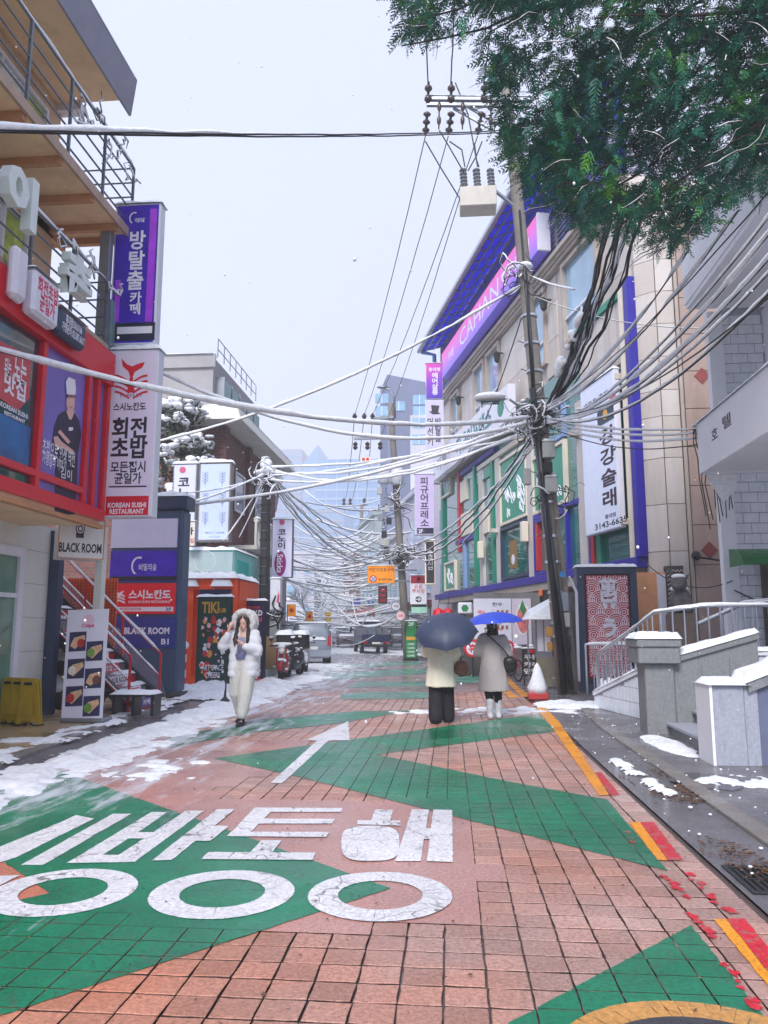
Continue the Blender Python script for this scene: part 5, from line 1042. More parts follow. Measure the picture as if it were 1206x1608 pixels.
# ---------------------------------------------------------------- tiled ramp wall with hand rails
TW = pmat('ramp_tile', (226, 232, 242), .25, .05, scale=6, dirt=.2)
rw = thing('ramp_wall', 'white tiled ramp wall with steel hand rail and snowy top', 'wall', (3.0, 13, 0))
A_, B_, C_ = Vector((2.68, 15.1, 0)), Vector((3.25, 12.3, 0)), Vector((5.6, 11.2, 0))
def wallz(p): return None
segs = [(A_, B_, .22, .95), (B_, C_, .95, 1.05)]
for P, Q, h0, h1 in ((A_, B_, .28, 1.02), (B_, Vector((6.5, 12.1, 0)), 1.12, 1.12)):
    d = (Q-P); n_ = Vector((d.y, -d.x, 0)).normalized(); n_ = n_ if n_.x < 0 or (n_.y < 0 and abs(n_.x) < .5) else -n_; n_ = n_ if n_.dot(Vector((-1, -1, 0))) > 0 else -n_
    MB().hexa([P-n_*.25, P, Q, Q-n_*.25, P-n_*.25+Vector((0, 0, h0)), P+Vector((0, 0, h0)), Q+Vector((0, 0, h1)), Q-n_*.25+Vector((0, 0, h1))]).build('wall_core', GRT, rw)
    nt_ = int(d.length/.135)
    for r in range(5):
        for c in range(nt_):
            t0, t1 = c/nt_+.003, (c+1)/nt_-.003; top = min(h0+(h1-h0)*t0, h0+(h1-h0)*t1); za, zb = .02+.24*r, min(.02+.24*r+.23, top-.06)
            if zb-za > .05: MB().prism([P+d*t0+Vector((0, 0, za)), P+d*t1+Vector((0, 0, za)), P+d*t1+Vector((0, 0, zb)), P+d*t0+Vector((0, 0, zb))], n_*.012).build('tile', TW, rw)
    cp_ = MB().hexa([P-n_*.28+Vector((0, 0, h0-.05)), P+n_*.04+Vector((0, 0, h0-.05)), Q+n_*.04+Vector((0, 0, h1-.05)), Q-n_*.28+Vector((0, 0, h1-.05)), P-n_*.28+Vector((0, 0, h0+.02)), P+n_*.04+Vector((0, 0, h0+.02)), Q+n_*.04+Vector((0, 0, h1+.02)), Q-n_*.28+Vector((0, 0, h1+.02))]).build('coping', HW, rw)
    snow_slab(cp_, P-n_*.28+Vector((0, 0, h0+.02)), d+Vector((0, 0, h1-h0)), n_*.32, .05, seed=70)
# stainless rails along the ramp
def railing(name, label, pts, h, step=.35, low=.1, grp=None, snow=.03, rr=.028):
    t = thing(name, label, 'railing', pts[0], 0, grp); P = [Vector(p) for p in pts]
    top = MB().tube([P[0]+Vector((0, 0, .05))]+[p+Vector((0, 0, h)) for p in P], rr, 8).build('hand_rail', STEEL, t, smooth=True)
    Q = []
    for a, b in zip(P, P[1:]):
        for k in range(8): Q.append(a.lerp(b, k/8)+Vector((0, 0, h)))
    Q.append(P[-1]+Vector((0, 0, h))); wire_snow(top, Q, rr, snow, 3)
    for a, b in zip(P, P[1:]):
        n_ = max(1, int((b-a).length/step))
        for k in range(n_): p = a.lerp(b, (k+.5)/n_); MB().tube([p+Vector((0, 0, low)), p+Vector((0, 0, h))], .014, 6).build('baluster', STEEL, t)
    return t
railing('stair_railing', 'steel hand rail climbing the tiled ramp wall', [(2.72, 14.95, .28), (2.95, 13.7, .62), (3.2, 12.55, 1.0), (3.9, 12.45, 1.1), (6.2, 12.3, 1.1)], .72, .17, 0)
railing('ramp_railing', 'steel rail in front of the red wave pylon', [(2.75, 16.3, .1), (3.6, 16.2, .1), (4.6, 16.1, .1), (6, 16, .2)], 1.05, .25, .1)
railing('landing_railing', 'short steel rail sloping up at the back of the landing', [(4.3, 14.6, .9), (5.1, 14.0, 1.35), (6.4, 13.6, 1.5)], .55, .25, 0)
wb = thing('snowy_crate', 'low wooden frame buried in snow behind the ramp rail', 'crate', (3.3, 15.8, 0)); 
for k in range(3): MB().box(2.95+.25*k, 3.02+.25*k, 15.6, 15.66, .05, .75).build('upright', GREYM, wb)
MB().box(2.9, 3.6, 15.55, 15.9, .3, .36).build('shelf', GREYM, wb); snow_slab(wb, (2.9, 15.55, .36), (.7, 0, 0), (0, .35, 0), .15, seed=73)
# stone steps between two stone cheeks
GRAN = pmat('grey_granite', (130, 134, 137), .55, .16, scale=30, dirt=.45, dirtc=(70, 72, 74), bump=.2); GRAN2 = pmat('pale_granite', (160, 164, 178), .55, .14, scale=30, dirt=.3, bump=.2)
p1 = thing('gate_pillar', 'grey granite pillar with square cap beside the tiled ramp', 'pillar', (2.95, 11.6, 0))
MB().box(2.72, 3.12, 11.35, 11.8, .0, .98).build('shaft', GRAN, p1, bevel=.01); MB().box(2.62, 3.2, 11.25, 11.9, .98, 1.2).build('cap', GRAN, p1, bevel=.015); MB().box(2.6, 3.22, 11.23, 11.92, 1.203, 1.33).build('cap', GRAN, p1, bevel=.02); snow_slab(p1, (2.6, 11.23, 1.33), (.62, 0, 0), (0, .69, 0), .08, seed=80)
ck = thing('stair_cheek', 'dark grey sloping stone cheek wall behind the steps', 'wall', (3.6, 11.6, 0))
MB().hexa([(3.13, 11.4, 0), (4.3, 11.4, 0), (4.3, 11.7, 0), (3.13, 11.7, 0), (3.13, 11.4, .98), (4.3, 11.4, 1.32), (4.3, 11.7, 1.32), (3.13, 11.7, .98)]).build('wall_core', GRAN, ck)
for k in range(3): MB().box(3.14+.38*k, 3.5+.38*k, 11.385, 11.4, .1, .85+.1*k).build('slab', GRAN, ck)
cc_ = MB().hexa([(3.13, 11.36, .99), (4.32, 11.36, 1.33), (4.32, 11.74, 1.33), (3.13, 11.74, .99), (3.13, 11.36, 1.08), (4.32, 11.36, 1.42), (4.32, 11.74, 1.42), (3.13, 11.74, 1.08)]).build('coping', GRAN, ck); snow_slab(cc_, (3.13, 11.36, 1.08), (1.19, 0, .34), (0, .38, 0), .07, seed=81)
stp = thing('stone_steps', 'two worn granite steps between the stone cheeks', 'steps', (3.5, 10.5, 0))
for k in range(4): MB().box(3.02+.36*k, 6, 9.3, 11.38, .17*k, .17*(k+1)-.045).build('riser', GRAN, stp); MB().box(2.98+.36*k, 6, 9.3, 11.38, .17*(k+1)-.043, .17*(k+1)).build('tread', GRAN2, stp, bevel=.006)
p2 = thing('stair_pier', 'pale granite pier with thick snow cap at the street end of the steps', 'pillar', (3.2, 9.1, 0))
MB().box(2.82, 3.16, 8.85, 9.3, 0, .86).build('shaft', GRAN2, p2, bevel=.01); MB().box(2.79, 2.819, 8.83, 9.32, 0, .865).build('edge_slab', HW, p2); MB().box(3.162, 3.3, 8.86, 9.3, 0, .86).build('shaft', GRAN2, p2)
MB().hexa([(3.302, 8.88, 0), (6, 8.88, 0), (6, 9.28, 0), (3.302, 9.28, 0), (3.302, 8.88, .84), (6, 8.88, 1.9), (6, 9.28, 1.9), (3.302, 9.28, .84)]).build('cheek', pmat('slate_cheek', (104, 110, 136), .6, .1, dirt=.2), p2)
MB().hexa([(3.2, 8.82, .78), (6, 8.82, 1.88), (6, 9.32, 1.88), (3.2, 9.32, .78), (3.2, 8.82, .89), (6, 8.82, 2.0), (6, 9.32, 2.0), (3.2, 9.32, .89)]).build('coping', GRAN, p2); snow_slab(p2, (2.79, 8.82, .865), (.42, 0, .0), (0, .5, 0), .07, seed=82); snow_slab(p2, (3.18, 8.82, .89), (2.8, 0, 1.1), (0, .5, 0), .09, seed=83)
# stone guardian figure
gd = thing('stone_guardian', 'weathered stone guardian beast under snow on a tall plinth', 'statue', (4.15, 14.6, 0))
MB().box(3.98, 4.42, 14.4, 14.85, .0, 1.75).build('plinth', pmat('plinth_brown', (96, 82, 76), .7, .25, scale=10, bump=.5), gd, bevel=.02)
mb = MB(); mb.ball((4.2, 14.6, 1.98), .2, .22, .26, 10, 7); mb.ball((4.14, 14.42, 2.28), .15, .16, .15, 10, 7); mb.ball((4.08, 14.3, 2.22), .08, .08, .06, 8, 5)
mb.tube([(4.08, 14.5, 2.38), (4.0, 14.48, 2.52), (3.9, 14.46, 2.62)], [.05, .035, .008], 6); mb.tube([(4.26, 14.5, 2.36), (4.36, 14.5, 2.46)], [.05, .01], 6)
for sx in (-.1, .1): mb.tube([(4.2+sx, 14.45, 2.0), (4.18+sx, 14.4, 1.76)], [.07, .06], 6)
remesh(mb.build('figure', pmat('statue_grey', (86, 84, 86), .7, .35, scale=14, bump=.6), gd), .02, 2)
sn = MB(); sn.ball((4.2, 14.64, 2.2), .17, .18, .07); sn.ball((4.14, 14.44, 2.41), .13, .14, .05); sn.build('snow_cap', 'snow', gd, smooth=True)
# ================================================================ shops and signs further along the near side
def signbox(name, label, box, D, depth, face, case=None, border=.03, cap=.05, cat='sign', legs=None, seed=1, group=None):
    t, F = lightbox(name, label, box, D, depth, case or GREYM, face, border, group, cat, cap, seed)
    if legs:
        u0, u1, z0, z1 = pxbox(F, *box)
        for u in (u0+.03, u1-.07): MB().fbox(F, u, u+.04, depth*.3, depth*.3+.04, legs, z0).build('leg', case or GREYM, t)
    return t, F
ORB = pmat('orange_booth', (244, 84, 24), .45, .06); NAVY = pmat('navy_print', (30, 28, 72), .4, .15)
F = Frame(0, 18.6, 0); u0, u1, z0, z1 = pxbox(F, 284, 908, 369, 1090); z0 = .05
t = thing('orange_booth', 'bright orange kiosk with snow heaped on its roof', 'kiosk', F.w((u0+u1)/2, 1, .05))
frame_bars(t, 'front_frame', F, u0, u1, z0, z1, 0, .15, .28, ORB); MB().fbox(F, u0, u1, .3, 2.2, z0, z1-.02).build('cabin', ORB, t)
p_ = MB().fbox(F, u0+.45, u1-.12, -.06, .02, z1-.62, z1-.28).build('name_board', NAVY, t); T(p_, 'GUEST HOUSE', F, u0+.6, u1-.2, z1-.5, z1-.4, -.063, pmat('pink_glow', (240, 60, 120), .5))
MB().fbox(F, u0-.35, u0+.1, -.5, .2, 1.95, 2.05).build('side_canopy', ORB, t); snow_slab(t, F.w(u0-.35, -.5, 2.05), F.a*.45, F.n*.7, .2, seed=90)
snow_slab(t, F.w(u0-.03, -.08, z1), F.a*(u1-u0+.06), F.n*2.2, .14, seed=91, step=.1)
for dx, w in ((.05, .35), (u1-u0-.6, .5)): snow_slab(t, F.w(u0+dx, -.1, z1-.2), F.a*w, F.n*.16, .22, seed=92)
# game-bar board
tk, F = signbox('tiki_board', 'standing board with green festive print and gold TIKI lettering', (308, 937, 363, 1086), 17.7, .08, pmat('tiki_green', (26, 62, 58), .4, .2, scale=3), BLACK, .035, .06, legs=.05)
TP(tk, 'TIKI', F, (317, 945, 344, 963), -.01, pmat('gold_ink', (214, 160, 50), .4), bold=.03); TP(tk, 'PUB', F, (341, 955, 355, 962), -.01, pmat('gold_ink', (214, 160, 50), .4), bold=.03)
rg = random.Random(4); cols = [pmat('print_%d' % i, c, .5) for i, c in enumerate(((228, 90, 60), (236, 236, 236), (232, 150, 70), (200, 40, 60), (240, 190, 190), (236, 236, 244)))]
u0, u1, z0, z1 = pxbox(F, 312, 942, 359, 1082)
for k in range(60):
    cu, cz, r = rg.uniform(u0+.08, u1-.08), z0+.1+(z1-z0-.5)*rg.random(), rg.uniform(.02, .09); n = rg.randint(4, 7); a0 = rg.random()*6
    outline(tk, 'print', F, [(cu+r*rg.uniform(.5, 1)*math.cos(a0+2*math.pi*i/n), cz+1.2*r*rg.uniform(.5, 1)*math.sin(a0+2*math.pi*i/n)) for i in range(n)], -.0065-.0002*k, cols[k % 6], -1, .0015)
T(tk, 'ART SPACE\nCHEERS', F, u0+.1, u1-.1, z0+.25, z0+.55, -.022, INKW, bold=.01)
cr, F = signbox('club_board', 'standing board with navy print reading C.R.W.D behind the hooded woman', (372, 943, 417, 1076), 19.6, .08, NAVY, BLACK, .035, .06, legs=.05)
TP(cr, 'C.R.W.D', F, (378, 958, 412, 967), -.01, INKW, bold=.03); TP(cr, 'OPEN', F, (386, 969, 411, 976), -.01, pmat('pink_glow', (240, 60, 120), .5)); TP(cr, 'GUEST HOUSE', F, (384, 952, 408, 956), -.01, INKR)
u0, u1, z0, z1 = pxbox(F, 376, 985, 413, 1070)
for k in range(26):
    cu, cz, r = rg.uniform(u0+.08, u1-.08), rg.uniform(z0, z1-.1), rg.uniform(.03, .1); n = 6
    outline(cr, 'print', F, [(cu+r*rg.uniform(.5, 1)*math.cos(2*math.pi*i/n), cz+r*rg.uniform(.5, 1)*math.sin(2*math.pi*i/n)) for i in range(n)], -.0065-.0002*k, (cols+[pmat('print_green', (70, 150, 90), .5)])[k % 7], -1, .0015)
# striped bollard, sign stand
b_ = G(293, 1088, .03); sbl = thing('striped_bollard', 'short red and white striped bollard beside the slate pylon', 'bollard', b_)
for k in range(6): MB().lathe((b_.x, b_.y-.3, .05+.17*k), [(.07, 0), (.07, .168)], 12).build('stripe', RED if k % 2 else WHITE, sbl)
MB().ball((b_.x, b_.y-.3, 1.1), .12, .12, .1).build('snow_cap', 'snow', sbl, smooth=True)
p = G(353, 1104); ss = thing('sign_stand', 'slim black sign stand on the snow bank beside the walking woman', 'stand', p)
MB().tube([p, p+Vector((.03, 0, .95))], .016, 6).build('pole', BLACK, ss); MB().lathe(p, [(.13, 0), (.12, .03), (.03, .12), (.016, .25)], 12).build('base', BLACK, ss)
# mint shop
MINT = pmat('mint_wall', (150, 226, 218), .5, .05, dirt=.2); MINTS = pmat('mint_stripe', (40, 200, 186), .45, .05); PALE = pmat('pale_sage', (172, 196, 198), .5, .06, dirt=.15)
x0, x1 = AY(288, 900, 21).x, AY(367, 900, 21).x; zt = AY(330, 864, 21).z
ms = thing('mint_shop', 'low mint green shop with pale sage fascia sign', 'shop', ((x0+x1)/2, 22, 0))
MB().box(x0-1.5, x1, 21, 23.6, .05, zt).build('wall', MINT, ms); fs = MB().box(x0-.5, x1-.02, 20.92, 20.998, zt-.85, zt-.06).build('fascia_sign', PALE, ms)
F = Frame(0, 20.92, 0); TP(fs, 'MINT HEIM', F, (300, 897, 330, 900), -.003, GREYM); TP(fs, 'since 2016', F, (345, 898, 362, 901), -.003, GREYM)
MB().torus(F.w(*(lambda q: (q[0], -.003, q[1]))(F.px(322, 882))), .3, .012, (0, 1, 0), 24, 4).build('logo', WHITE, fs)
MB().box(x1+.002, x1+.03, 21.3, 22.5, .05, zt-.25).build('wall_stripe', MINTS, ms); snow_slab(ms, (x0-1.5, 20.95, zt), (x1-x0+1.55, 0, 0), (0, 2.7, 0), .1, seed=93, step=.15)
MB().box(x1-.02, x1+.35, 23.62, 25.5, .05, zt-.25).build('annex', WHITEW, ms)
# hanging signs above it
k1, F = signbox('hanging_sign', 'narrow white sign with pink flower behind the wheat sign', (270, 728, 308, 850), 22.4, .25, emat('pale_face', (206, 210, 232), .4, .04), GREYM, .04, .09, seed=3)
disc(k1, 'logo', F, *F.px(287, 738), .1, -.008, pmat('rose_ink', (206, 90, 130), .5)); TP(k1, '코\n노\n이', F, (279, 750, 297, 800), -.008, INK, bold=.03)
k2, F = signbox('hanging_sign', 'broad pale blue sign with sprig drawings above the mint shop', (311, 726, 362, 850), 21.6, .3, emat('pale_blue_face', (190, 204, 236), .4, .06), pmat('bronze_frame', (120, 110, 108), .5), .05, .1, seed=4)
SPR = pmat('sprig_ink', (130, 150, 180), .5)
for px in (322, 349):
    for py in (752, 785, 815):
        c = AY(px, py, 21.59); m = MB(); m.bar(c+Vector((0, 0, -.2)), c+Vector((0, 0, .22)), .012)
        for j in range(4):
            for s_ in (-1, 1): m.bar(c+Vector((0, 0, -.12+.08*j)), c+Vector((s_*.09, 0, -.03+.08*j)), .012)
        m.build('print', SPR, k2)
TP(k2, 'MINT HEIM', F, (322, 835, 352, 838), -.008, SPR); TP(k2, 'STUDIO', F, (328, 842, 346, 844), -.008, SPR)
k3, F = signbox('hanging_sign', 'small white board with black and red lettering below the sprig sign', (291, 818, 307, 858), 20.6, .12, emat('offwhite_face', (226, 222, 214), .4, .03), GREYM, .02, .03, seed=5)
TP(k3, '바', F, (292, 828, 304, 840), -.008, INK, bold=.04); TP(k3, '게임', F, (292, 845, 304, 853), -.008, INKR, bold=.03)
# brick house
def brick_mat(name, c1, c2, mortar, scale):
    m = bpy.data.materials.new(name); m.use_nodes = True; n = m.node_tree; b = n.nodes['Principled BSDF']; g = n.nodes.new('ShaderNodeNewGeometry'); s = n.nodes.new('ShaderNodeSeparateXYZ'); n.links.new(g.outputs['Position'], s.inputs[0])
    a = n.nodes.new('ShaderNodeMath'); n.links.new(s.outputs[0], a.inputs[0]); n.links.new(s.outputs[1], a.inputs[1]); cx = n.nodes.new('ShaderNodeCombineXYZ'); n.links.new(a.outputs[0], cx.inputs[0]); n.links.new(s.outputs[2], cx.inputs[1])
    t_ = n.nodes.new('ShaderNodeTexBrick'); t_.inputs['Scale'].default_value = scale; t_.inputs['Color1'].default_value = lin(c1)+(1,); t_.inputs['Color2'].default_value = lin(c2)+(1,); t_.inputs['Mortar'].default_value = lin(mortar)+(1,); t_.inputs['Mortar Size'].default_value = .012
    n.links.new(cx.outputs[0], t_.inputs['Vector']); n.links.new(t_.outputs[0], b.inputs['Base Color']); b.inputs['Roughness'].default_value = .75; MATS[name] = m; return m
BRK = brick_mat('old_brick', (120, 74, 70), (96, 60, 58), (130, 112, 108), 2.2); CONC = pmat('weathered_concrete', (160, 158, 160), .7, .12, scale=1, dirt=.5, dirtc=(100, 98, 98)); TEALW = pmat('teal_roof_glazing', (30, 112, 106), .25, .25, scale=.8)
bh = thing('brick_house', 'old dark brick house with deep pale eaves and concrete roof storey', 'house', (-10, 28, 0))
HX = -8.0; hy0, hy1 = 26.0, 34.5
MB().box(-20, HX, hy0, hy1, .05, 8.6).build('wall', BRK, bh)
for y in (hy0-.06, 29.2, 32.4): MB().box(HX, HX+.18, y, y+.4, 1, 8.58).build('brick_pilaster', BRK, bh)
rf_ = MB().hexa([(-20, hy0-.9, 8.62), (HX+.9, hy0-.9, 8.62), (HX+.9, hy1+.3, 8.62), (-20, hy1+.3, 8.62), (-20, hy0-.7, 9.15), (HX+.7, hy0-.7, 9.15), (HX+.7, hy1+.2, 9.15), (-20, hy1+.2, 9.15)]).build('eave', WHITEW, bh)
snow_slab(rf_, (-18, hy0-.7, 9.15), (18+HX+.7, 0, 0), (0, 1.2, 0), .15, seed=95, step=.3); snow_slab(rf_, (HX-.4, hy0, 9.15), (1.1, 0, 0), (0, hy1-hy0, 0), .12, seed=96, step=.3)
up_ = MB().box(-20, HX-.6, hy0+.6, hy1-2, 9.15, 11.4).build('roof_storey', CONC, bh)
MB().box(-20, HX-.5, hy0+.5, hy0+.58, 11.0, 11.5).build('parapet', CONC, up_); snow_slab(up_, (-18, hy0+.45, 11.5), (18+HX-.6, 0, 0), (0, .5, 0), .08, seed=97, step=.3)
for k in range(5): w_ = MB().box(HX-.6, HX-.3, hy0+1.0+1.1*k, hy0+1.95+1.1*k, 9.5, 10.7).build('window', TEALW, up_); MB().box(HX-.62, HX-.27, hy0+.95+1.1*k, hy0+1.0+1.1*k, 9.45, 10.75).build('window_frame', GREYM, w_)
for k in range(8): MB().tube([(HX-.45, hy0+.6+.8*k, 11.4), (HX-.45, hy0+.6+.8*k, 12.1)], .02, 5).build('roof_rail_post', GREYM, up_)
for z in (11.7, 12.1): MB().tube([(HX-.45, hy0+.6, z), (HX-.45, hy1-2.4, z)], .02, 5).build('roof_rail', GREYM, up_)
for y, z in ((27.6, 5.8), (30.6, 5.8), (27.6, 3.0), (30.6, 3.0)): w_ = MB().box(HX, HX+.06, y, y+1.3, z, z+1.5).build('window', GLASSD, bh); frame_bars(w_, 'window_frame', Frame(HX, y, 90), 0, 1.3, z, z+1.5, -.1, -.061, .08, WHITE)
bc = MB().box(HX, HX+1.1, 27, 33.5, 4.3, 4.45).build('balcony_slab', WHITEW, bh)
for k in range(14): MB().box(HX+1.0, HX+1.08, 27+.48*k, 27.12+.48*k, 4.45, 5.3).build('baluster', WHITEW, bc)
MB().box(HX+.96, HX+1.12, 27, 33.6, 5.3, 5.42).build('balcony_rail', WHITEW, bc); snow_slab(bc, (HX+.95, 27, 5.42), (.18, 0, 0), (0, 6.6, 0), .1, seed=98, step=.2)
MB().box(HX+.0, HX+.7, 27, 34, .05, 4.28).build('ground_floor', CONC, bh)
# evergreen bush-like tree heavy with snow
def leafball(mb, c, r, n, s, rg, squash=.8):
    for k in range(n):
        d = Vector((rg.gauss(0, 1), rg.gauss(0, 1), rg.gauss(0, 1))).normalized(); p = Vector(c)+Vector((d.x*r, d.y*r, d.z*r*squash))*rg.uniform(.55, 1.05)
        a = Vector((rg.gauss(0, 1), rg.gauss(0, 1), rg.gauss(0, .6))).normalized()*s; b = a.cross(d).normalized()*s*.35
        mb.add([p-a*.2, p+a*.4+b, p+a*1.1, p+a*.4-b], [(0, 1, 2, 3)])
LEAFD = pmat('evergreen_leaf', (52, 66, 48), .55, .4, scale=6)
st_ = thing('snowy_tree', 'broadleaf evergreen tree bowed under snow in front of the brick house', 'tree', (-8.9, 24.2, .05)); rg = random.Random(8); fo = MB(); sn = MB(); tr = MB()
tr.tube([(-8.9, 24.2, .05), (-8.85, 24.2, 2.5), (-8.9, 24.3, 5), (-8.8, 24.2, 7.2)], [.16, .13, .1, .04], 8)
for k in range(64):
    a, z = rg.uniform(0, 6.28), rg.uniform(4.0, 8.9); R_ = (1.55*math.sin(min(1, (9.2-z)/3.2)*1.5)+.1)*rg.uniform(.45, 1); c = Vector((-8.9+R_*math.cos(a), 24.2+R_*math.sin(a)*.9, z))
    leafball(fo, c, .42, 46, .16, rg)
    if k % 4 == 0: tr.tube([(-8.88, 24.22, z-.9), tuple(c)], [.04, .015], 5)
    for j in range(13):
        q = c+Vector((rg.uniform(-.35, .35), rg.uniform(-.35, .35), rg.uniform(.1, .38))); sn.ball(q, rg.uniform(.06, .17), rg.uniform(.06, .17), rg.uniform(.05, .11), 7, 5)
tr.build('trunk', pmat('bark', (70, 58, 50), .8, .3), st_); fo.build('crown', LEAFD, st_); sn.v = [tuple(Vector(p)+Vector((noise.noise(Vector(p)*7), noise.noise(Vector(p)*7+Vector((3, 1, 2))), 0))*.06) for p in sn.v]; sn.build('snow_clumps', 'snow', st_, smooth=True, kind='stuff')
# vertical signs near the second pole
sk, F = signbox('hanging_sign', 'vertical lilac sign with magenta oval reading Sticka', (427, 815, 459, 907), 24.2, .25, emat('lilac2', (206, 206, 232), .4, .05), GREYM, .02, .06, seed=6)
TP(sk, '코\n노\n이', F, (436, 831, 449, 862), -.008, INK, bold=.03); disc(sk, 'logo', F, *F.px(443, 820), .09, -.008, pmat('rose_ink', (206, 90, 130), .5)); c = F.px(440, 885); disc(sk, 'print', F, c[0], c[1], .19, -.007, pmat('magenta_ink', (150, 20, 120), .45), rz=.4, n=28)
V_, Fs_ = text_mesh('Sticka', .02, 1); MB().add([F.w(c[0]-.11+.2*b, -.016, c[1]+.3-.6*a) for a, b in V_], Fs_).build('lettering', INKW, sk)
bx_, F = signbox('meter_cabinet', 'pale box sign with pink flame on the second pole', (424, 908, 440, 958), 23.0, .3, emat('cab_face', (222, 222, 232), .4, .03), WHITE, .02, .04, seed=7); outline(bx_, 'print', F, [F.px(x, y) for x, y in ((434, 945), (437, 930), (435, 920), (439, 935), (438, 948))], -.008, pmat('rose_ink', (206, 90, 130), .5))
for k, (bx2, D, lb) in enumerate((((452, 949, 464, 968), 31, 'orange street flag with red crescent past the motorbikes'), ((481, 960, 491, 976), 42, 'orange flower-shaped street sign further down the lane'), ((511, 961, 520, 976), 52, 'mustard square sign by the yellow doorway'))):
    t, F = signbox('street_flag', lb, bx2, D, .06, emat('flag_orange', (240, 150, 30), .4, .05) if k < 2 else emat('flag_mustard', (206, 176, 70), .4, .03), GREYM, .0, .0, seed=9)
    u0, u1, z0, z1 = pxbox(F, *bx2); MB().fbox(F, u0-.04, u0, 0, .04, .0, z1).build('pole', GREYM, t); disc(t, 'print', F, (u0+u1)/2, (z0+z1)/2, (u1-u0)*.28, -.008, INKR)
t = thing('round_sign', 'round pink and white cafe sign above the parked car', 'sign', (-6.8, 33, 2)); F = Frame(0, 33, 0); c = F.px(470, 982); disc(t, 'face', F, c[0], c[1], .22, 0, WHITE, th=.06); 
for k in range(8): disc(t, 'print', F, c[0]+.12*math.cos(k*.785), c[1]+.12*math.sin(k*.785), .05, -.062, pmat('rose_ink', (206, 90, 130), .5))
MB().fbox(F, c[0]-.9, c[0]-.2, .0, .04, c[1]-.02, c[1]+.02).build('bracket', BLACK, t)
# cardboard, snow bags at the pole
cbx = thing('cardboard_sheet', 'brown cardboard sheet leaning on the second pole', 'cardboard', G(424, 1062)); MB().box(*( lambda a, b: (a.x, b.x, 22.6, 22.66, .3, 1.25))(AY(416, 1000, 22.6), AY(432, 1000, 22.6))).build('sheet', pmat('kraft2', (150, 118, 84), .7, .15), cbx)
for k, (px, py, m, lb) in enumerate(((398, 1062, RED, 'red bag half under snow below the club board'), (404, 1052, pmat('bag_green', (150, 200, 170), .5), 'pale green bag leaning on the club board'), (425, 1066, WHITE, 'white rubbish bag with red foot at the second pole'))):
    g_ = G(px, py); mb = MB(); mb.ball((0, 0, .2), .2, .17, .26, 12, 8); mb.v = [tuple(Vector(p)*(1+.2*noise.noise(Vector(p)*6+Vector((k, 0, 0))))+Vector((g_.x, g_.y, .02))) for p in mb.v]; o = mb.build('rubbish_bag', m, smooth=True); tag(o, lb, 'bag', 'bags in the snow by the pole'); s2_ = MB(); s2_.ball((g_.x, g_.y, .42), .16, .14, .07, 10, 6); s2_.build('snow_cap', 'snow', o, smooth=True)
# ================================================================ far side of the street: signs, boards
GB_ = pmat('board_green', (24, 130, 70), .4, .06)
t, F = signbox('menu_board', 'tall green menu board on a black base by the pavement', (636, 975, 655, 1034), 36.5, .12, GB_, BLACK, .03, .04, seed=11)
TP(t, '2F', F, (641, 977, 650, 983), -.01, INKW); PP(t, 'print', F, (638, 1000, 652, 1005), -.008, pmat('gold_ink', (214, 160, 50), .4))
for k in range(4): TP(t, 'CAFE', F, (640, 1010+6*k, 651, 1013+6*k), -.01, INKW)
u0, u1, z0, z1 = pxbox(F, 633, 1034, 658, 1040); MB().fbox(F, u0, u1, -.15, .4, .02, max(.1, z0+.1)).build('base', BLACK, t)
t, F = signbox('parking_sign', 'white parking sign with crimson head and black arrow', (644, 903, 670, 949), 34, .2, WHITE, WHITE, .01, .03, seed=12); PP(t, 'print', F, (645, 904, 669, 916), -.008, pmat('crimson_ink', (150, 20, 50), .4)); TP(t, 'P', F, (655, 907, 660, 914), -.014, INKW, bold=.05); TP(t, '유료\n주차장', F, (647, 918, 667, 932), -.01, INKR, bold=.01); disc(t, 'print', F, *F.px(657, 941), .13, -.009, INK); TP(t, '→', F, (653, 938, 661, 944), -.017, INKW, bold=.03)
t2, F = signbox('cafe_sign', 'narrow dark and mint sign hung under the parking sign', (646, 949, 671, 963), 34.1, .2, pmat('mint_face', (160, 210, 190), .4), WHITE, .01, 0, seed=13); PP(t2, 'print', F, (647, 950, 670, 953), -.008, INK)
t, F = signbox('school_zone_sign', 'orange overhead school zone sign with speed limit 30 roundel', (577, 888, 620, 916), 35, .08, emat('zone_orange', (250, 150, 20), .4, .06), GREYM, .01, .03, seed=14)
TP(t, '어린이보호구역', F, (579, 891, 618, 898), -.01, INK, bold=.01); disc(t, 'print', F, *F.px(586, 909), .165, -.008, INKR); disc(t, 'print', F, *F.px(586, 909), .115, -.0145, INKW); TP(t, '30', F, (583, 906, 589, 912), -.022, pmat('blue_ink', (40, 60, 160), .5), bold=.03); TP(t, '여기부터 100m', F, (594, 908, 616, 912), -.01, INK)
u0, u1, z0, z1 = pxbox(F, 577, 888, 620, 916); MB().tube([F.w(u1, .1, (z0+z1)/2+.2), F.w(u1+1.0, .2, (z0+z1)/2+.2)], .04, 6).build('arm', GREYM, t); MB().tube([F.w(u1, .1, z0+.1), F.w(u1+1.0, .2, z0+.1)], .04, 6).build('arm', GREYM, t)
t, F = signbox('hanging_sign', 'tall lilac vertical cafe sign in the middle of the street wall', (651, 744, 682, 840), 33, .3, emat('lilac3', (196, 182, 222), .4, .05), WHITE, .02, .05, seed=15)
TP(t, '피\n규\n어\n프\n레\n소', F, (660, 749, 673, 826), -.01, INK, bold=.02, space=.95); PP(t, 'print', F, (655, 829, 681, 838), -.009, pmat('navy_ink', (24, 26, 62), .4)); TP(t, '2F', F, (657, 831, 664, 837), -.016, INKW, bold=.03)
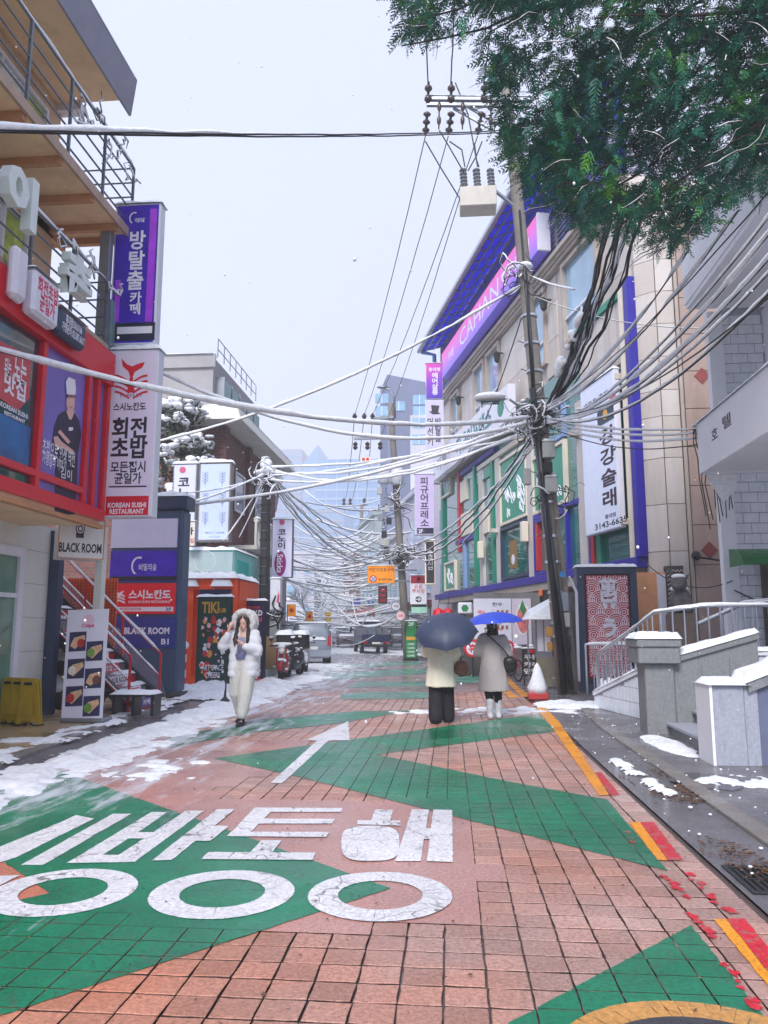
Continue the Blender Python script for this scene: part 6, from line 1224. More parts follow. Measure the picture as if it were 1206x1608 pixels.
t, F = signbox('hanging_sign', 'narrow lilac sign with black top hat below the salon sign', (668, 628, 697, 714), 36, .3, emat('lilac4', (200, 194, 220), .4, .05), WHITE, .02, .0, seed=16)
pxo(t, 'logo', F, [(677, 636), (690, 637), (688, 647), (692, 650), (680, 651), (673, 646), (678, 646)], -.009, INK); TP(t, '머\n선\n키', F, (671, 656, 680, 700), -.01, INK, bold=.02); TP(t, '방\n탈\n출', F, (683, 656, 693, 694), -.01, INK, bold=.02)
GR2 = grad_mat('magenta_blue', [(220, 60, 170), (130, 50, 190), (60, 40, 170)], AY(669, 572, 36), AY(695, 622, 36))
t, F = signbox('hanging_sign', 'magenta to blue salon sign at the top of the column', (669, 570, 695, 626), 36, .3, GR2, WHITE, .01, .04, seed=17); TP(t, '헤\n어\n살\n롱', F, (678, 585, 688, 620), -.01, INKW, bold=.02); TP(t, '홍대점', F, (673, 577, 691, 583), -.01, INKW)
t, F = signbox('poster_case', 'white framed dark poster case angled over the pavement', (667, 848, 684, 918), 31, .25, pmat('poster_dark', (56, 48, 60), .4, .3), CREAMP, .06, .06, seed=18)
TP(t, '술\n집', F, (671, 862, 680, 895), -.01, INKW, bold=.0)
DK = pmat('wine_face', (60, 24, 40), .4, .2)
t, F = signbox('hanging_sign', 'dark wine-red vertical sign below the school zone sign', (594, 920, 608, 948), 44, .15, DK, BLACK, .01, 0, seed=19)
for k in range(3): TP(t, 'BAR', F, (597, 924+8*k, 606, 929+8*k), -.01, INKR)
for k, (px, py, D, m, lb) in enumerate(((622, 952, 38, WHITE, 'round white lettered sign on the far grey wall'), (629, 967, 36, pmat('pinkish', (236, 200, 206), .5), 'round pale pink sign near the menu board'))):
    t = thing('round_sign', lb, 'sign', AY(px, py, D)); F = Frame(0, D, 0); c = F.px(px, py); disc(t, 'rim', F, c[0], c[1], .24, 0, GREYM, th=.08); disc(t, 'face', F, c[0], c[1], .2, -.081, m); MB().fbox(F, c[0]+.2, c[0]+.9, .0, .04, c[1]-.02, c[1]+.02).build('bracket', BLACK, t); T(t, '식당' if k == 0 else 'CAFE', F, c[0]-.12, c[0]+.12, c[1]-.06, c[1]+.06, -.09, INK if k == 0 else INKR)
t = thing('street_name_sign', 'small blue street sign in the distance over the lane', 'sign', AY(552, 945, 70)); F = Frame(0, 70, 0); u0, u1, z0, z1 = pxbox(F, 551, 941, 566, 949); MB().fbox(F, u0, u1, 0, .06, z0, z1).build('face', pmat('sign_blue', (40, 50, 170), .4), t); MB().fbox(F, u1, u1+2.4, .01, .05, z0, z0+.08).build('arm', GREYM, t)
# poster wall, shop sign, awning and round lantern at the corner building's ground floor
pw = thing('menu_wall', 'white menu posters with a bowl of sliced meat on the shopfront', 'poster', AY(790, 1000, 26)); F = Frame(0, 26, 0)
PP(pw, 'poster_sheet', F, (744, 940, 803, 1012), 0, pmat('poster_paper', (214, 216, 232), .45, .04), th=.05); PP(pw, 'poster_sheet', F, (804, 940, 834, 1012), 0, pmat('poster_pink', (206, 196, 214), .45, .06), th=.05); u0, u1, z0, z1 = pxbox(F, 744, 940, 834, 1012); MB().fbox(F, u0, u1+.3, .02, .3, .02, z1+.2).build('backing', pmat('ground_grey', (112, 110, 112)), pw)
c = F.px(821, 972); disc(pw, 'print', F, c[0], c[1], .24, -.052, pmat('dish_white', (226, 226, 226), .4), rz=.52, n=28); disc(pw, 'print', F, c[0], c[1]-.02, .2, -.059, pmat('meat_pink', (206, 110, 112), .5, .4, scale=5), rz=.44, n=24); pxo(pw, 'print', F, [(820, 942), (826, 956), (822, 968), (816, 955)], -.066, GB_)
for k, bx2 in enumerate(((773, 946, 789, 952), (750, 958, 762, 965), (760, 985, 775, 992), (778, 985, 790, 991))): TP(pw, '메뉴' if k % 2 else '한우', F, bx2, -.053, INKR if k % 2 else INK)
for k in range(6): PP(pw, 'print', F, (780+7*(k % 3), 958+24*(k//3), 784+7*(k % 3), 964+24*(k//3)), -.052, pmat('food_print', (150, 90, 60), .5, .5, scale=10))
ls = thing('shop_light_box', 'square white light box with green hexagon over the pavement', 'sign', AY(737, 950, 27)); F = Frame(0, 27, 0); u0, u1, z0, z1 = pxbox(F, 719, 946, 742, 964); MB().fbox(F, u0, u1, 0, .3, z0, z1).build('casing', WHITE, ls, bevel=.04); c = F.px(730, 955); disc(ls, 'logo', F, c[0], c[1], .13, -.002, GB_, n=6)
tn = thing('white_awning', 'small white snow-covered awning beside the leaning pole', 'awning', AY(840, 960, 20)); a = AY(828, 963, 19.6); b = AY(864, 963, 19.6)
MB().hexa([a+Vector((-.05, 0, -.15)), b+Vector((.2, 0, -.15)), b+Vector((.2, 1, -.15)), a+Vector((-.05, 1, -.15)), a+Vector((.1, .2, -.02)), b+Vector((.2, .2, .35)), b+Vector((.2, 1, .45)), a+Vector((.1, 1, .1))]).build('canopy', SNOWW, tn)
for p in (a, b): MB().tube([Vector((p.x, p.y, 0)), p+Vector((0, 0, -.15))], .02, 6).build('post', GREYM, tn)
vb = thing('vending_cabinet', 'tall pale cabinet with white price sheets beside the pole', 'cabinet', AY(845, 1000, 20)); a, b = AY(840, 980, 20.2), AY(866, 980, 20.2); MB().box(a.x, b.x, 20.2, 20.8, .05, a.z+.35).build('body', GREYM, vb, bevel=.02); 
for k in range(2): MB().box(a.x+.05+.18*k, a.x+.2+.18*k, 20.18, 20.199, .9, 1.7).build('sheet', WHITE, vb)
MB().box(a.x, b.x+.1, 20.0, 20.6, .02, .75).build('crate', pmat('olive_box', (130, 124, 104), .6, .2), vb)
mbd, F = signbox('menu_easel', 'black chalk menu board with white hangul beside the bicycles', (820, 1018, 848, 1062), 20.5, .06, pmat('chalk', (52, 34, 40), .6, .2), BLACK, .03, .03, legs=.02, seed=21, cat='board')
for k, w in enumerate(('우동', '카레', '덮밥')): TP(mbd, w, F, (823, 1028+11*k, 846, 1036+11*k), -.01, INKW, bold=.02)
PP(mbd, 'print', F, (831, 1020, 840, 1025), -.01, RED)
for px, lb in ((742, 'red and white round banner at the shoulder of the grey coat nearest the cream coat'), (795, 'red and white round banner beside the black chalk menu board')):
    F = Frame(0, 24, 0); c = F.px(px, 1018); rl = thing('round_banner', lb, 'banner', F.w(c[0], 0, .02), 0, 'round banners'); disc(rl, 'disc', F, c[0], c[1], .26, 0, RED, th=.05); disc(rl, 'print', F, c[0], c[1], .19, -.051, WHITE); T(rl, '휴', F, c[0]-.12, c[0]+.12, c[1]-.13, c[1]+.13, -.06, RED, bold=.03); MB().tube([F.w(c[0], .05, .02), F.w(c[0], .05, c[1])], .025, 6).build('post', BLACK, rl)
kb = thing('kiosk_barrel', 'small dark stand with orange shelf in front of the menu wall', 'stand', AY(735, 1040, 25)); a = AY(728, 1000, 25); MB().box(a.x, a.x+.55, 25, 25.5, .02, 1.0).build('body', pmat('stand_dark', (70, 62, 62), .5, .2), kb); MB().box(a.x-.05, a.x+.6, 24.9, 25.5, 1.0, 1.15).build('shelf', pmat('orange_wood', (190, 120, 60), .5), kb)
for px, lb in ((688, 'red lantern hanging above the top of the dark umbrella'), (703, 'red lantern hanging nearest the white hexagon light box')):
    c = AY(px, 963, 30); rd_ = thing('red_lantern', lb, 'lantern', c, 0, 'red lanterns'); MB().lathe(c, [(.02, .22), (.18, .12), (.22, -.05), (.15, -.2), (.02, -.24)], 10).build('shade', RED, rd_); MB().tube([c+Vector((0, 0, .2)), c+Vector((.1, .1, .9))], .012, 5).build('cord', BLACK, rd_)
# traffic cone capped with snow
c = G(845, 1098); cone = thing('traffic_cone', 'red traffic cone packed with snow beside the pole', 'cone', c); MB().box(c.x-.2, c.x+.2, c.y-.2, c.y+.2, .0, .14).build('base', pmat('cone_red', (200, 60, 60), .5, .1), cone, bevel=.02); MB().lathe((c.x, c.y, .14), [(.17, 0), (.05, .55), (.04, .56)], 14).build('body', RED, cone)
mb = MB(); mb.lathe((0, 0, .13), [(.2, 0), (.19, .12), (.13, .3), (.07, .52), (.03, .6), (.0, .63)], 14); mb.v = [(c.x+p[0]*(1+.3*noise.noise(Vector(p)*9)), c.y+p[1]*(1+.3*noise.noise(Vector(p)*9)), p[2]) for p in mb.v]; mb.build('snow_cap', 'snow', cone, smooth=True)
# ================================================================ utility poles
POLEC = pmat('pole_concrete', (132, 126, 120), .75, .15, scale=3, dirt=.5, dirtc=(62, 58, 56), bump=.2); PIPE = pmat('black_pipe', (34, 38, 46), .35, .2); CER = pmat('insulator_brown', (64, 48, 46), .3, .2); CERG = pmat('insulator_grey', (120, 124, 130), .35, .15); BOXG = pmat('box_grey', (176, 178, 176), .5, .1, dirt=.35)
pb0 = Vector((2.62, 18.2, 0)); pt0 = AY(792, 112, 18.0); pl = lambda z: pb0+(pt0-pb0)*(z/pt0.z)
mp = thing('utility_pole', 'leaning concrete utility pole wrapped in conduits and snowy cables', 'utility pole', pb0)
MB().tube([pl(z) for z in np.linspace(0, pt0.z, 12)], [.215-.085*i/11 for i in range(12)], 14).build('shaft', POLEC, mp, smooth=True)
def run(px0, y0, px1, y1, r, Y, name='conduit', m=PIPE):
    a, b = AY(px0, y0, Y), AY(px1, y1, Y); return MB().tube([a, a.lerp(b, .5)+Vector((.02, 0, 0)), b], r, 8).build(name, m, mp, smooth=True)
run(836, 610, 886, 1088, .085, 17.85); run(862, 830, 897, 1082, .05, 17.8); run(848, 740, 876, 1000, .03, 17.75); run(868, 760, 905, 1085, .06, 18.0, m=POLEC); run(826, 430, 842, 690, .04, 17.9); run(816, 330, 838, 640, .03, 17.85)
gx = MB().tube([AY(893, 905, 18.3), AY(905, 930, 18.3), AY(909, 1070, 18.3)], .035, 8).build('guard_pipe', WHITE, mp)
for z in (1.3, 1.6, 2.3, 3.0, 3.6, 4.4, 5.1, 6.8, 7.6, 8.3, 9.0):
    c = pl(z); MB().lathe(c-Vector((0, 0, .03)), [(.25-.006*z, 0), (.25-.006*z, .06)], 14).build('strap', STEEL, mp)
    if z > 3: MB().tube([c+Vector((-.2, -.1, 0)), c+Vector((-.36, -.2, .02))], .012, 5).build('step_bolt', STEEL, mp)
for k, (bx, D, dp, m) in enumerate((((852, 692, 872, 718), 17.7, .25, BOXG), ((854, 725, 868, 742), 17.65, .25, BLACK), ((856, 748, 876, 772), 17.7, .3, BOXG), ((823, 735, 834, 760), 17.75, .2, BOXG), ((879, 930, 893, 960), 17.85, .1, GREYM), ((878, 962, 895, 985), 17.83, .12, BOXG), ((858, 985, 868, 1000), 17.7, .15, pmat('box_ochre', (176, 126, 50), .5)), ((860, 1008, 868, 1022), 17.7, .15, pmat('box_ochre', (176, 126, 50), .5)), ((882, 998, 897, 1020), 17.85, .08, BLACK), ((846, 925, 852, 936), 17.6, .05, pmat('tag_orange', (240, 120, 50), .5)))):
    F = Frame(0, D, 0); u0, u1, z0, z1 = pxbox(F, *bx); b = MB().fbox(F, u0, u1, 0, dp, z0, z1).build('equipment_box', m, mp, bevel=.015)
    if k in (0, 2): snow_slab(b, F.w(u0, 0, z1), F.a*(u1-u0), F.n*dp, .06, seed=k)
c = AY(883, 902, 17.8); F = Frame(0, 17.8, 0); disc(mp, 'number_disc', F, c.x, c.z, .07, -.02, pmat('disc_blue', (40, 130, 200), .4))
# crossarms, insulators, fuse box
za = AY(730, 160, 18).z
for dy, dz in ((-.2, 0), (.18, .12)):
    arm = MB().bar(AY(670, 163, 18)+Vector((0, dy, dz)), AY(835, 165, 18)+Vector((0, dy, dz)), .1).build('crossarm', GREYM, mp); snow_slab(arm, AY(670, 163, 18)+Vector((0, dy-.05, dz+.05)), AY(835, 165, 18)-AY(670, 163, 18), Vector((0, .1, 0)), .04, seed=3)
MB().bar(AY(725, 162, 18), AY(800, 205, 18), .06).build('brace', GREYM, mp); MB().bar(AY(712, 170, 18), AY(795, 215, 18), .06).build('brace', GREYM, mp)
def insul(p, q, n, r, m=CER):
    p, q = Vector(p), Vector(q); prof = []; L = (q-p).length
    for i in range(n): h = L*i/n; prof += [(r*.35, h), (r, h+L/n*.25), (r*.9, h+L/n*.55), (r*.35, h+L/n*.7)]
    prof.append((r*.3, L)); MB().lathe(p, prof, 10, (q-p)).build('insulator', m, mp, smooth=True)
tips = []
for px in (672, 708, 760): insul(AY(px, 162, 17.8), AY(px+1, 128, 17.6), 2, .1); tips.append(AY(px-3, 118, 17.5))
for px, qx in ((671, 668), (709, 704), (757, 750)): insul(AY(px, 175, 17.9), AY(qx, 212, 18.2), 3, .1)
for px in (690, 727, 771): insul(AY(px, 160, 17.8), AY(px-1, 203, 17.8), 2, .055)
F = Frame(0, 17.7, 0); u0, u1, z0, z1 = pxbox(F, 722, 291, 780, 322); cbx = MB().fbox(F, u0, u1, 0, .55, z0, z1).build('switch_box', pmat('box_cream', (206, 200, 190), .5, .06, dirt=.25), mp, bevel=.02)
for px in (729, 750, 772): a = AY(px, 292, 17.95); insul(a, a+Vector((-.03, 0, .48)), 5, .1, CERG)
MB().tube([AY(778, 300, 17.9), AY(805, 322, 18), pl(11.6)], .05, 6).build('box_bracket', GREYM, mp)
for pts in (((668, 222), (690, 260), (722, 312)), ((690, 205), (705, 230), (728, 270)), ((706, 222), (725, 235), (730, 262)), ((745, 225), (748, 250), (752, 262)), ((757, 222), (748, 245), (735, 268)), ((715, 130), (735, 180), (750, 262))):
    a = [AY(x, y, 17.85) for x, y in pts]; P = [a[0].lerp(a[1], t/4) for t in range(4)]+[a[1].lerp(a[2], t/4) for t in range(5)]; MB().tube(P, .018, 5).build('jumper_wire', BLACK, mp)
# street lamp on its arm
la = [AY(827, 668, 18), AY(818, 640, 17.7), AY(800, 627, 17.5)]; lm_ = MB().tube(la, .03, 6).build('lamp_arm', GREYM, mp, smooth=True)
hc = AY(770, 627, 17.4); lh = MB(); lh.ball(hc, .36, .16, .09, 14, 8); lh.build('lamp_head', pmat('lamp_grey', (150, 152, 150), .4), mp, smooth=True); s_ = MB(); s_.ball(hc+Vector((0, 0, .07)), .37, .17, .1, 14, 8); s_.build('snow_cap', 'snow', mp, smooth=True); MB().box(hc.x-.22, hc.x+.2, hc.y-.1, hc.y+.1, hc.z-.1, hc.z-.06).build('lamp_lens', GLASSD, mp)
# cable clutter at the hub
hub = pl(6.35)+Vector((0, -.15, 0)); rg = random.Random(13)
def coil(par, c, n, spread, seed, r=(.006, .014), snow=.5, seg=9, zs=1.0):
    rg = random.Random(seed)
    for k in range(n):
        P = [Vector(c)+Vector((rg.gauss(0, spread), rg.gauss(0, spread*.6), rg.gauss(0, spread*zs)))]; d = Vector((rg.gauss(0, 1), rg.gauss(0, .6), rg.gauss(0, 1))).normalized()
        for i in range(seg): d = (d+Vector((rg.gauss(0, .55), rg.gauss(0, .35), rg.gauss(0, .55)))).normalized(); d = (d+(Vector(c)-P[-1])*.9).normalized(); P.append(P[-1]+d*.14)
        rr = rg.uniform(*r); w = MB().tube(P, rr, 5).build('cable_loop', BLACK, par)
        if rg.random() < snow: wire_snow(w, P, rr, .022, k, .75)
coil(mp, hub, 42, .3, 21); coil(mp, hub+Vector((-.3, -.1, -.15)), 26, .28, 22); coil(mp, pl(10.0)+Vector((-.12, -.2, 0)), 12, .14, 23, (.008, .016)); coil(mp, pl(4.6), 12, .2, 24)
sb_ = MB()
for k in range(26): sb_.ball(hub+Vector((rg.gauss(0, .45), rg.gauss(0, .15), rg.gauss(.1, .3))), rg.uniform(.04, .11), rg.uniform(.04, .09), rg.uniform(.03, .07), 8, 5)
sb_.ball(pl(10.25)+Vector((0, -.1, 0)), .2, .2, .1, 10, 6); sb_.build('snow_clumps', 'snow', mp, smooth=True, kind='stuff')
# second pole (near side), third pole (far right), a far one
def pole(name, label, base, top, r0, r1, m=None):
    t = thing(name, label, 'utility pole', base); MB().tube([Vector(base).lerp(Vector(top), i/8) for i in range(9)], [r0+(r1-r0)*i/8 for i in range(9)], 12).build('shaft', m or POLEC, t, smooth=True); return t
b2 = G(412, 1065); t2_ = AY(418, 735, b2.y); p2_ = pole('utility_pole', 'dark short utility pole topped with a lump of snow beside the club board', b2, t2_, .17, .13, pmat('pole_dark', (58, 56, 58), .7, .25, scale=5, bump=.3))
for k in range(16): c = b2.lerp(t2_, .3+.043*k); w = MB().tube([c+Vector((.15*math.cos(a)*1.15, .15*math.sin(a)*1.15, .03*a*.2)) for a in np.linspace(0, 6.3, 10)], .012, 4).build('strap', GREYM if k % 2 else BLACK, p2_)
for k in range(3): MB().tube([b2+Vector((.14+.03*k, -.12, .5)), t2_+Vector((.1+.02*k, -.1, -.4))], .03, 6).build('conduit', PIPE, p2_)
s_ = MB(); s_.ball(t2_+Vector((0, 0, .12)), .2, .2, .2, 10, 7); s_.ball(t2_+Vector((-.2, 0, -.15)), .22, .16, .1); s_.ball(t2_+Vector((.22, 0, -.22)), .2, .15, .1); s_.ball(t2_+Vector((.1, -.1, -.1)), .25, .2, .12); s_.build('snow_clumps', 'snow', p2_, smooth=True, kind='stuff'); coil(p2_, t2_+Vector((0, -.1, -.25)), 22, .2, 31, (.008, .016), .9); coil(p2_, b2+Vector((.25, -.1, 2.0)), 8, .16, 32, (.02, .035), .9)
b3 = Vector((-2.05, 37, 0)); t3_ = AY(613, 634, 36.6); p3_ = pole('utility_pole', 'tall utility pole with drum transformers beside the school zone sign', b3, t3_, .2, .14)
for py, x0, x1 in ((657, 582, 622), (689, 556, 628)): MB().bar(AY(x0, py, 36.5), AY(x1, py-2, 36.5), .12).build('crossarm', GREYM, p3_)
ftips = []
for px, py in ((557, 652), (572, 652), (585, 652)): a = AY(px, py, 36.5); MB().lathe(a-Vector((0, 0, .35)), [(.05, 0), (.13, .1), (.08, .2), (.13, .3), (.04, .45)], 8).build('insulator', CER, p3_); ftips.append(a)
for px, py in ((558, 697), (577, 697), (597, 697)): a = AY(px, py, 36.5); MB().lathe(a-Vector((0, 0, .3)), [(.04, 0), (.13, .1), (.08, .2), (.13, .3), (.04, .4)], 8).build('insulator', CER, p3_)
for px, py in ((603, 746), (624, 748)): a = AY(px, py, 36.4); d = MB().lathe(a-Vector((0, 0, .45)), [(.2, 0), (.3, .06), (.31, .75), (.24, .85), (.05, .9)], 14).build('transformer', pmat('drum_white', (214, 216, 226), .4, .06, dirt=.2), p3_, smooth=True)
for k in range(14): a = AY(610+rg.uniform(-14, 20), rg.uniform(735, 880), 36.3); MB().box(a.x-.12, a.x+.12, a.y-.1, a.y+.1, a.z-.16, a.z+.16).build('equipment_box', (BOXG, BLACK, GREYM)[k % 3], p3_)
coil(p3_, AY(622, 790, 36.3), 16, .5, 41, (.012, .025), .9); coil(p3_, AY(632, 872, 36.2), 34, .6, 42, (.014, .03), .9, zs=.6)
P = [AY(620, 655, 36.4), AY(619, 625, 36.3), AY(612, 612, 36.3), AY(601, 608, 36.3)]; MB().tube(P, .06, 6).build('lamp_arm', GREYM, p3_, smooth=True); c = P[-1]; lh = MB(); lh.ball(c, .3, .12, .08); lh.build('lamp_head', GREYM, p3_, smooth=True)
p4_ = pole('utility_pole', 'thin far utility pole with one crossarm in the lane', G(566, 1012.5), AY(568, 792, G(566, 1012.5).y), .2, .15); q4 = G(566, 1012.5).y; MB().bar(AY(540, 793, q4), AY(578, 793, q4), .16).build('crossarm', GREYM, p4_); MB().bar(AY(552, 793, q4), AY(567, 805, q4), .1).build('brace', GREYM, p4_)
for px in (540, 550, 572): a = AY(px, 790, q4); MB().lathe(a-Vector((0, 0, .3)), [(.06, 0), (.2, .2), (.1, .4), (.2, .6), (.05, .8)], 8).build('insulator', CER, p4_)
# ================================================================ overhead cables: (pixel, depth) ends measured on poles and walls
def pc(x, y, D): return AY(x, y, D)
HUBL = lambda k: hub+Vector((-.1+.05*rg.uniform(-1, 1), -.1, .12*rg.uniform(-1, 1)+.02*k))
g_m = 'cables between the leaning pole and the near side'
cable(pc(-40, 540, 8.5), hub+Vector((-.1, -.2, .05)), .55, .02, .05, 'thick snow-laden cable dropping across the red sign box to the leaning pole', n=30, seed=1)
cable(pc(240, 580, 13.4), hub+Vector((-.1, -.1, -.02)), .85, .016, .045, 'snowy cable running from the white sushi sign to the leaning pole', n=30, seed=2)
cable(pc(235, 697, 20), pl(9.75)+Vector((-.15, -.1, 0)), .5, .02, .05, 'straight snowy cable climbing from the tree to the pole above the lamp', n=30, seed=3)
cable(pc(230, 800, 16.4), hub+Vector((-.15, -.2, -.1)), .35, .018, .045, 'snowy cable from the pylon head across the second pole to the leaning pole', n=30, seed=4)
cable(pc(-60, 203, 7.2), AY(825, 203, 18), .1, .014, .0, 'black messenger wire crossing the sky under the crossarm', n=24, seed=5)
o_ = cable(pc(-60, 206, 7.25), AY(825, 206, 18), .1, .014, .0, 'thick snow ridge riding the wire that crosses the sky', n=40, seed=6)
A_, B_ = pc(-60, 204, 7.22), AY(825, 204, 18); P = [A_.lerp(B_, t)-Vector((0, 0, .1*4*t*(1-t))) for t in np.linspace(0, 1, 60)]; R_ = [max(.004, .06*(1-t*2.1)+.04*noise.noise(Vector((t*22, 3, 1)))*(1-t)) for t in np.linspace(0, 1, 60)]; MB().tube([p+Vector((0, 0, .012+r*.75)) for p, r in zip(P, R_)][:36], R_[:36], 8).build('snow_cover', 'snow', o_, smooth=True)
# second pole to the hub and to the near side
top2 = t2_+Vector((0, -.1, -.15))
for k, (x, y, D, sg, sn) in enumerate(((300, 788, 19.5, .12, .03), (255, 802, 17.5, .1, .03), (262, 775, 18, .15, .025), (350, 850, 21, .1, .02), (375, 845, 22, .1, .02))):
    cable(pc(x, y, D), top2+Vector((0, 0, -.05*k)), sg, .012, sn, 'thin snowy service cable between the second pole and the signs beside it', g_m+' wall', n=16, seed=10+k)
for k, (dz, sg) in enumerate(((0, .55), (-.12, .3), (.1, .8), (-.25, .5), (.15, .2))):
    cable(top2+Vector((.1, 0, dz)), hub+Vector((-.2, -.1, -.12*k+.1)), sg, .014, .04, 'snowy cable slung between the dark short pole and the leaning pole', 'cables from the short pole to the leaning pole', n=26, seed=20+k, jig=.03)
hub3 = AY(634, 868, 36)
for k, (sg, r, sn) in enumerate(((.9, .035, .03), (1.15, .03, .035), (1.5, .02, .03), (.6, .02, .04))):
    cable(hub+Vector((-.15, .1, -.25-.1*k)), hub3+Vector((0, 0, .1*k)), sg, r, sn, 'thick black cable bundle with snow from the leaning pole to the transformer pole', 'bundles from the leaning pole to the transformer pole', n=36, seed=30+k, jig=.06, keep=.9)
for k, (dz, sg) in enumerate(((-.1, .9), (-.2, 1.2), (.0, .6), (-.3, 1.4), (-.15, .4), (0, 1.1), (-.05, 1.5))):
    cable(top2+Vector((.1, .1, dz)), hub3+Vector((-.3, -.3, .12*k-.3)), sg, .018 if k < 3 else .012, .025, 'sagging black cable with patchy snow from the short pole to the transformer pole', 'cables from the short pole to the transformer pole', n=30, seed=40+k, jig=.05, keep=.8)
# hub to the white house
for k, (x, y) in enumerate(((1096, 674), (1096, 680), (1094, 688), (1096, 698))):
    cable(hub+Vector((.1, -.1, .0-.05*k)), pc(x, y, 14.42), .12+.05*k, .012, .03 if k < 3 else 0, '%s of four snowy cables from the leaning pole to the balcony corner' % ('topmost', 'second', 'third', 'lowest')[k], 'cables to the balcony corner', n=18, seed=50+k)
# fan of cables sweeping up past the camera
for k, (x, y, D, sg, r, sn) in enumerate(((1250, 285, 8, .5, .014, .028), (1250, 315, 8, .55, .018, .04), (1260, 345, 8, .6, .02, .045), (1260, 372, 7.8, .6, .014, .03), (1260, 405, 7.6, .7, .02, .03), (1250, 430, 7.6, .45, .012, .0), (1160, 330, 10, .4, .016, .04), (1080, 395, 11.5, .3, .016, .045), (1250, 250, 8, .3, .01, .0))):
    cable(hub+Vector((.1, -.2, .06*k-.2)), pc(x, y, D), sg, r, sn, '%s snow-sleeved cable of the fan rising from the leaning pole past the white house' % ('second', 'third', 'fifth', 'sixth', 'eighth', 'lowest', 'fourth', 'seventh', 'topmost')[k], 'cables fanning past the white house', n=28, seed=60+k, keep=.9)
# heavy dark bundle climbing into the conifer
top5 = [pc(985, 330, 14.2), pc(960, 340, 14.0), pc(1000, 345, 14.4), pc(975, 320, 13.8), pc(945, 350, 14.6)]
for k in range(14):
    cable(hub+Vector((.05*rg.uniform(-1, 1)+.12, -.2, .1*rg.uniform(-1, 1)+.2)), top5[k % 5]+Vector((rg.uniform(-.12, .12), rg.uniform(-.1, .1), rg.uniform(-.1, .1))), .35+.03*k, .03 if k < 10 else .016, .05 if k in (0, 8) else 0, 'dark strand of the heavy cable bundle climbing into the conifer', 'strands of the heavy bundle', n=22, seed=80+k, jig=.1, keep=.6)
bsn = MB(); ce = pc(898, 470, 16)
for k in range(16): bsn.ball(hub.lerp(top5[0], .3+.3*rg.random())-Vector((.12+.1*rg.random(), .15, .05+.3*rg.random())), rg.uniform(.05, .12), rg.uniform(.05, .1), rg.uniform(.06, .15), 8, 6)
bo_ = bsn.build('snow_lump', 'snow', smooth=True); bo_['kind'] = 'stuff'; remesh(bo_, .03, 3)
cable(pl(9.9)+Vector((.1, -.1, .1)), pc(903, 455, 15.5), .05, .014, .03, 'short snowy cable from the pole head to the dark bundle', n=12, seed=97)
cable(pl(9.6)+Vector((.1, .1, .0)), pc(1115, 515, 17), .25, .01, .01, 'thin cable crossing the stone pier towards the white house', n=16, seed=98)
cable(pl(9.2)+Vector((-.1, -.1, 0)), pc(700, 745, 30), .9, .016, .0, 'black cable looping down from the pole to the jade windows', n=22, seed=99)
cable(pc(1010, 880, 19.2), pc(1150, 912, 15.3), .35, .012, 0, 'thin black cable sagging from the blue pilaster to the house corner', n=16, seed=96)
# high voltage lines to the far poles
for k, (px, py) in enumerate(((668, 214), (704, 214), (750, 214))): cable(AY(px, py, 18.2), ftips[k], .35, .014, 0, 'high black power line running up the street to the transformer pole', 'high power lines', n=20, seed=k)
cable(AY(722, 312, 17.7), AY(596, 690, 36.5), .3, .012, 0, 'lower black power line from the switch box up the street', n=20, seed=4)
for k, px in enumerate((672, 708, 760)): cable(AY(px, 128, 17.6), AY(px-10+k*22, -160, 12), .1, .018, .0, 'high black power line passing overhead into the conifer', 'power lines overhead', n=12, seed=k)
for k, px in enumerate((557, 572, 585)): cable(ftips[k], AY((540, 550, 572)[k], 788, q4), 1.2, .02, 0, 'far power line between the transformer pole and the thin pole', 'far power lines', n=16, seed=k)
# far tangle over the lane: many snowy spans, nobody could count them
rt = random.Random(17); w1, w2 = MB(), MB()
for k in range(105):
    D = rt.uniform(38, 82); D2 = D+rt.uniform(-9, 12); D2 = max(37.5, D2)
    xl = rt.uniform(425, 500) if rt.random() < .75 else rt.uniform(480, 560); xr = rt.uniform(575, 650); yl = rt.uniform(770, 960); yr = yl+rt.gauss(5, 28)
    if D > 45: yl, yr = 830+(yl-765)*.75, 830+(yr-770)*.75
    A_, B_ = AY(xl, yl, D), AY(xr, yr, D2); sg = rt.uniform(.1, 1.3); n = 14; P = []
    for i in range(n+1): t_ = i/n; p = A_.lerp(B_, t_); p.z -= sg*4*t_*(1-t_); P.append(p)
    r = rt.uniform(.006, .014); w1.tube(P, r, 4)
    if rt.random() < .93: rs_ = rt.uniform(.035, .07); w2.tube([p+Vector((0, 0, r*.5+rs_*.7)) for p in P], [rs_*(.8+.4*noise.noise(p*1.3)) for p in P], 5)
w1.build('far_cables', BLACK)['kind'] = 'stuff'; w2.build('far_cable_snow', 'snow', smooth=True)['kind'] = 'stuff'
wm = thing('cable_warning_marker', 'small white and red marker hung on a cable high over the street', 'marker', AY(574, 721, 20)); c = AY(574, 721, 20); MB().box(c.x-.13, c.x+.13, c.y, c.y+.03, c.z-.06, c.z+.06).build('plate', CREAMP, wm)
for s_ in (-.055, .055): MB().box(c.x+s_-.035, c.x+s_+.035, c.y-.006, c.y, c.z-.035, c.z+.035).build('print', RED, wm)
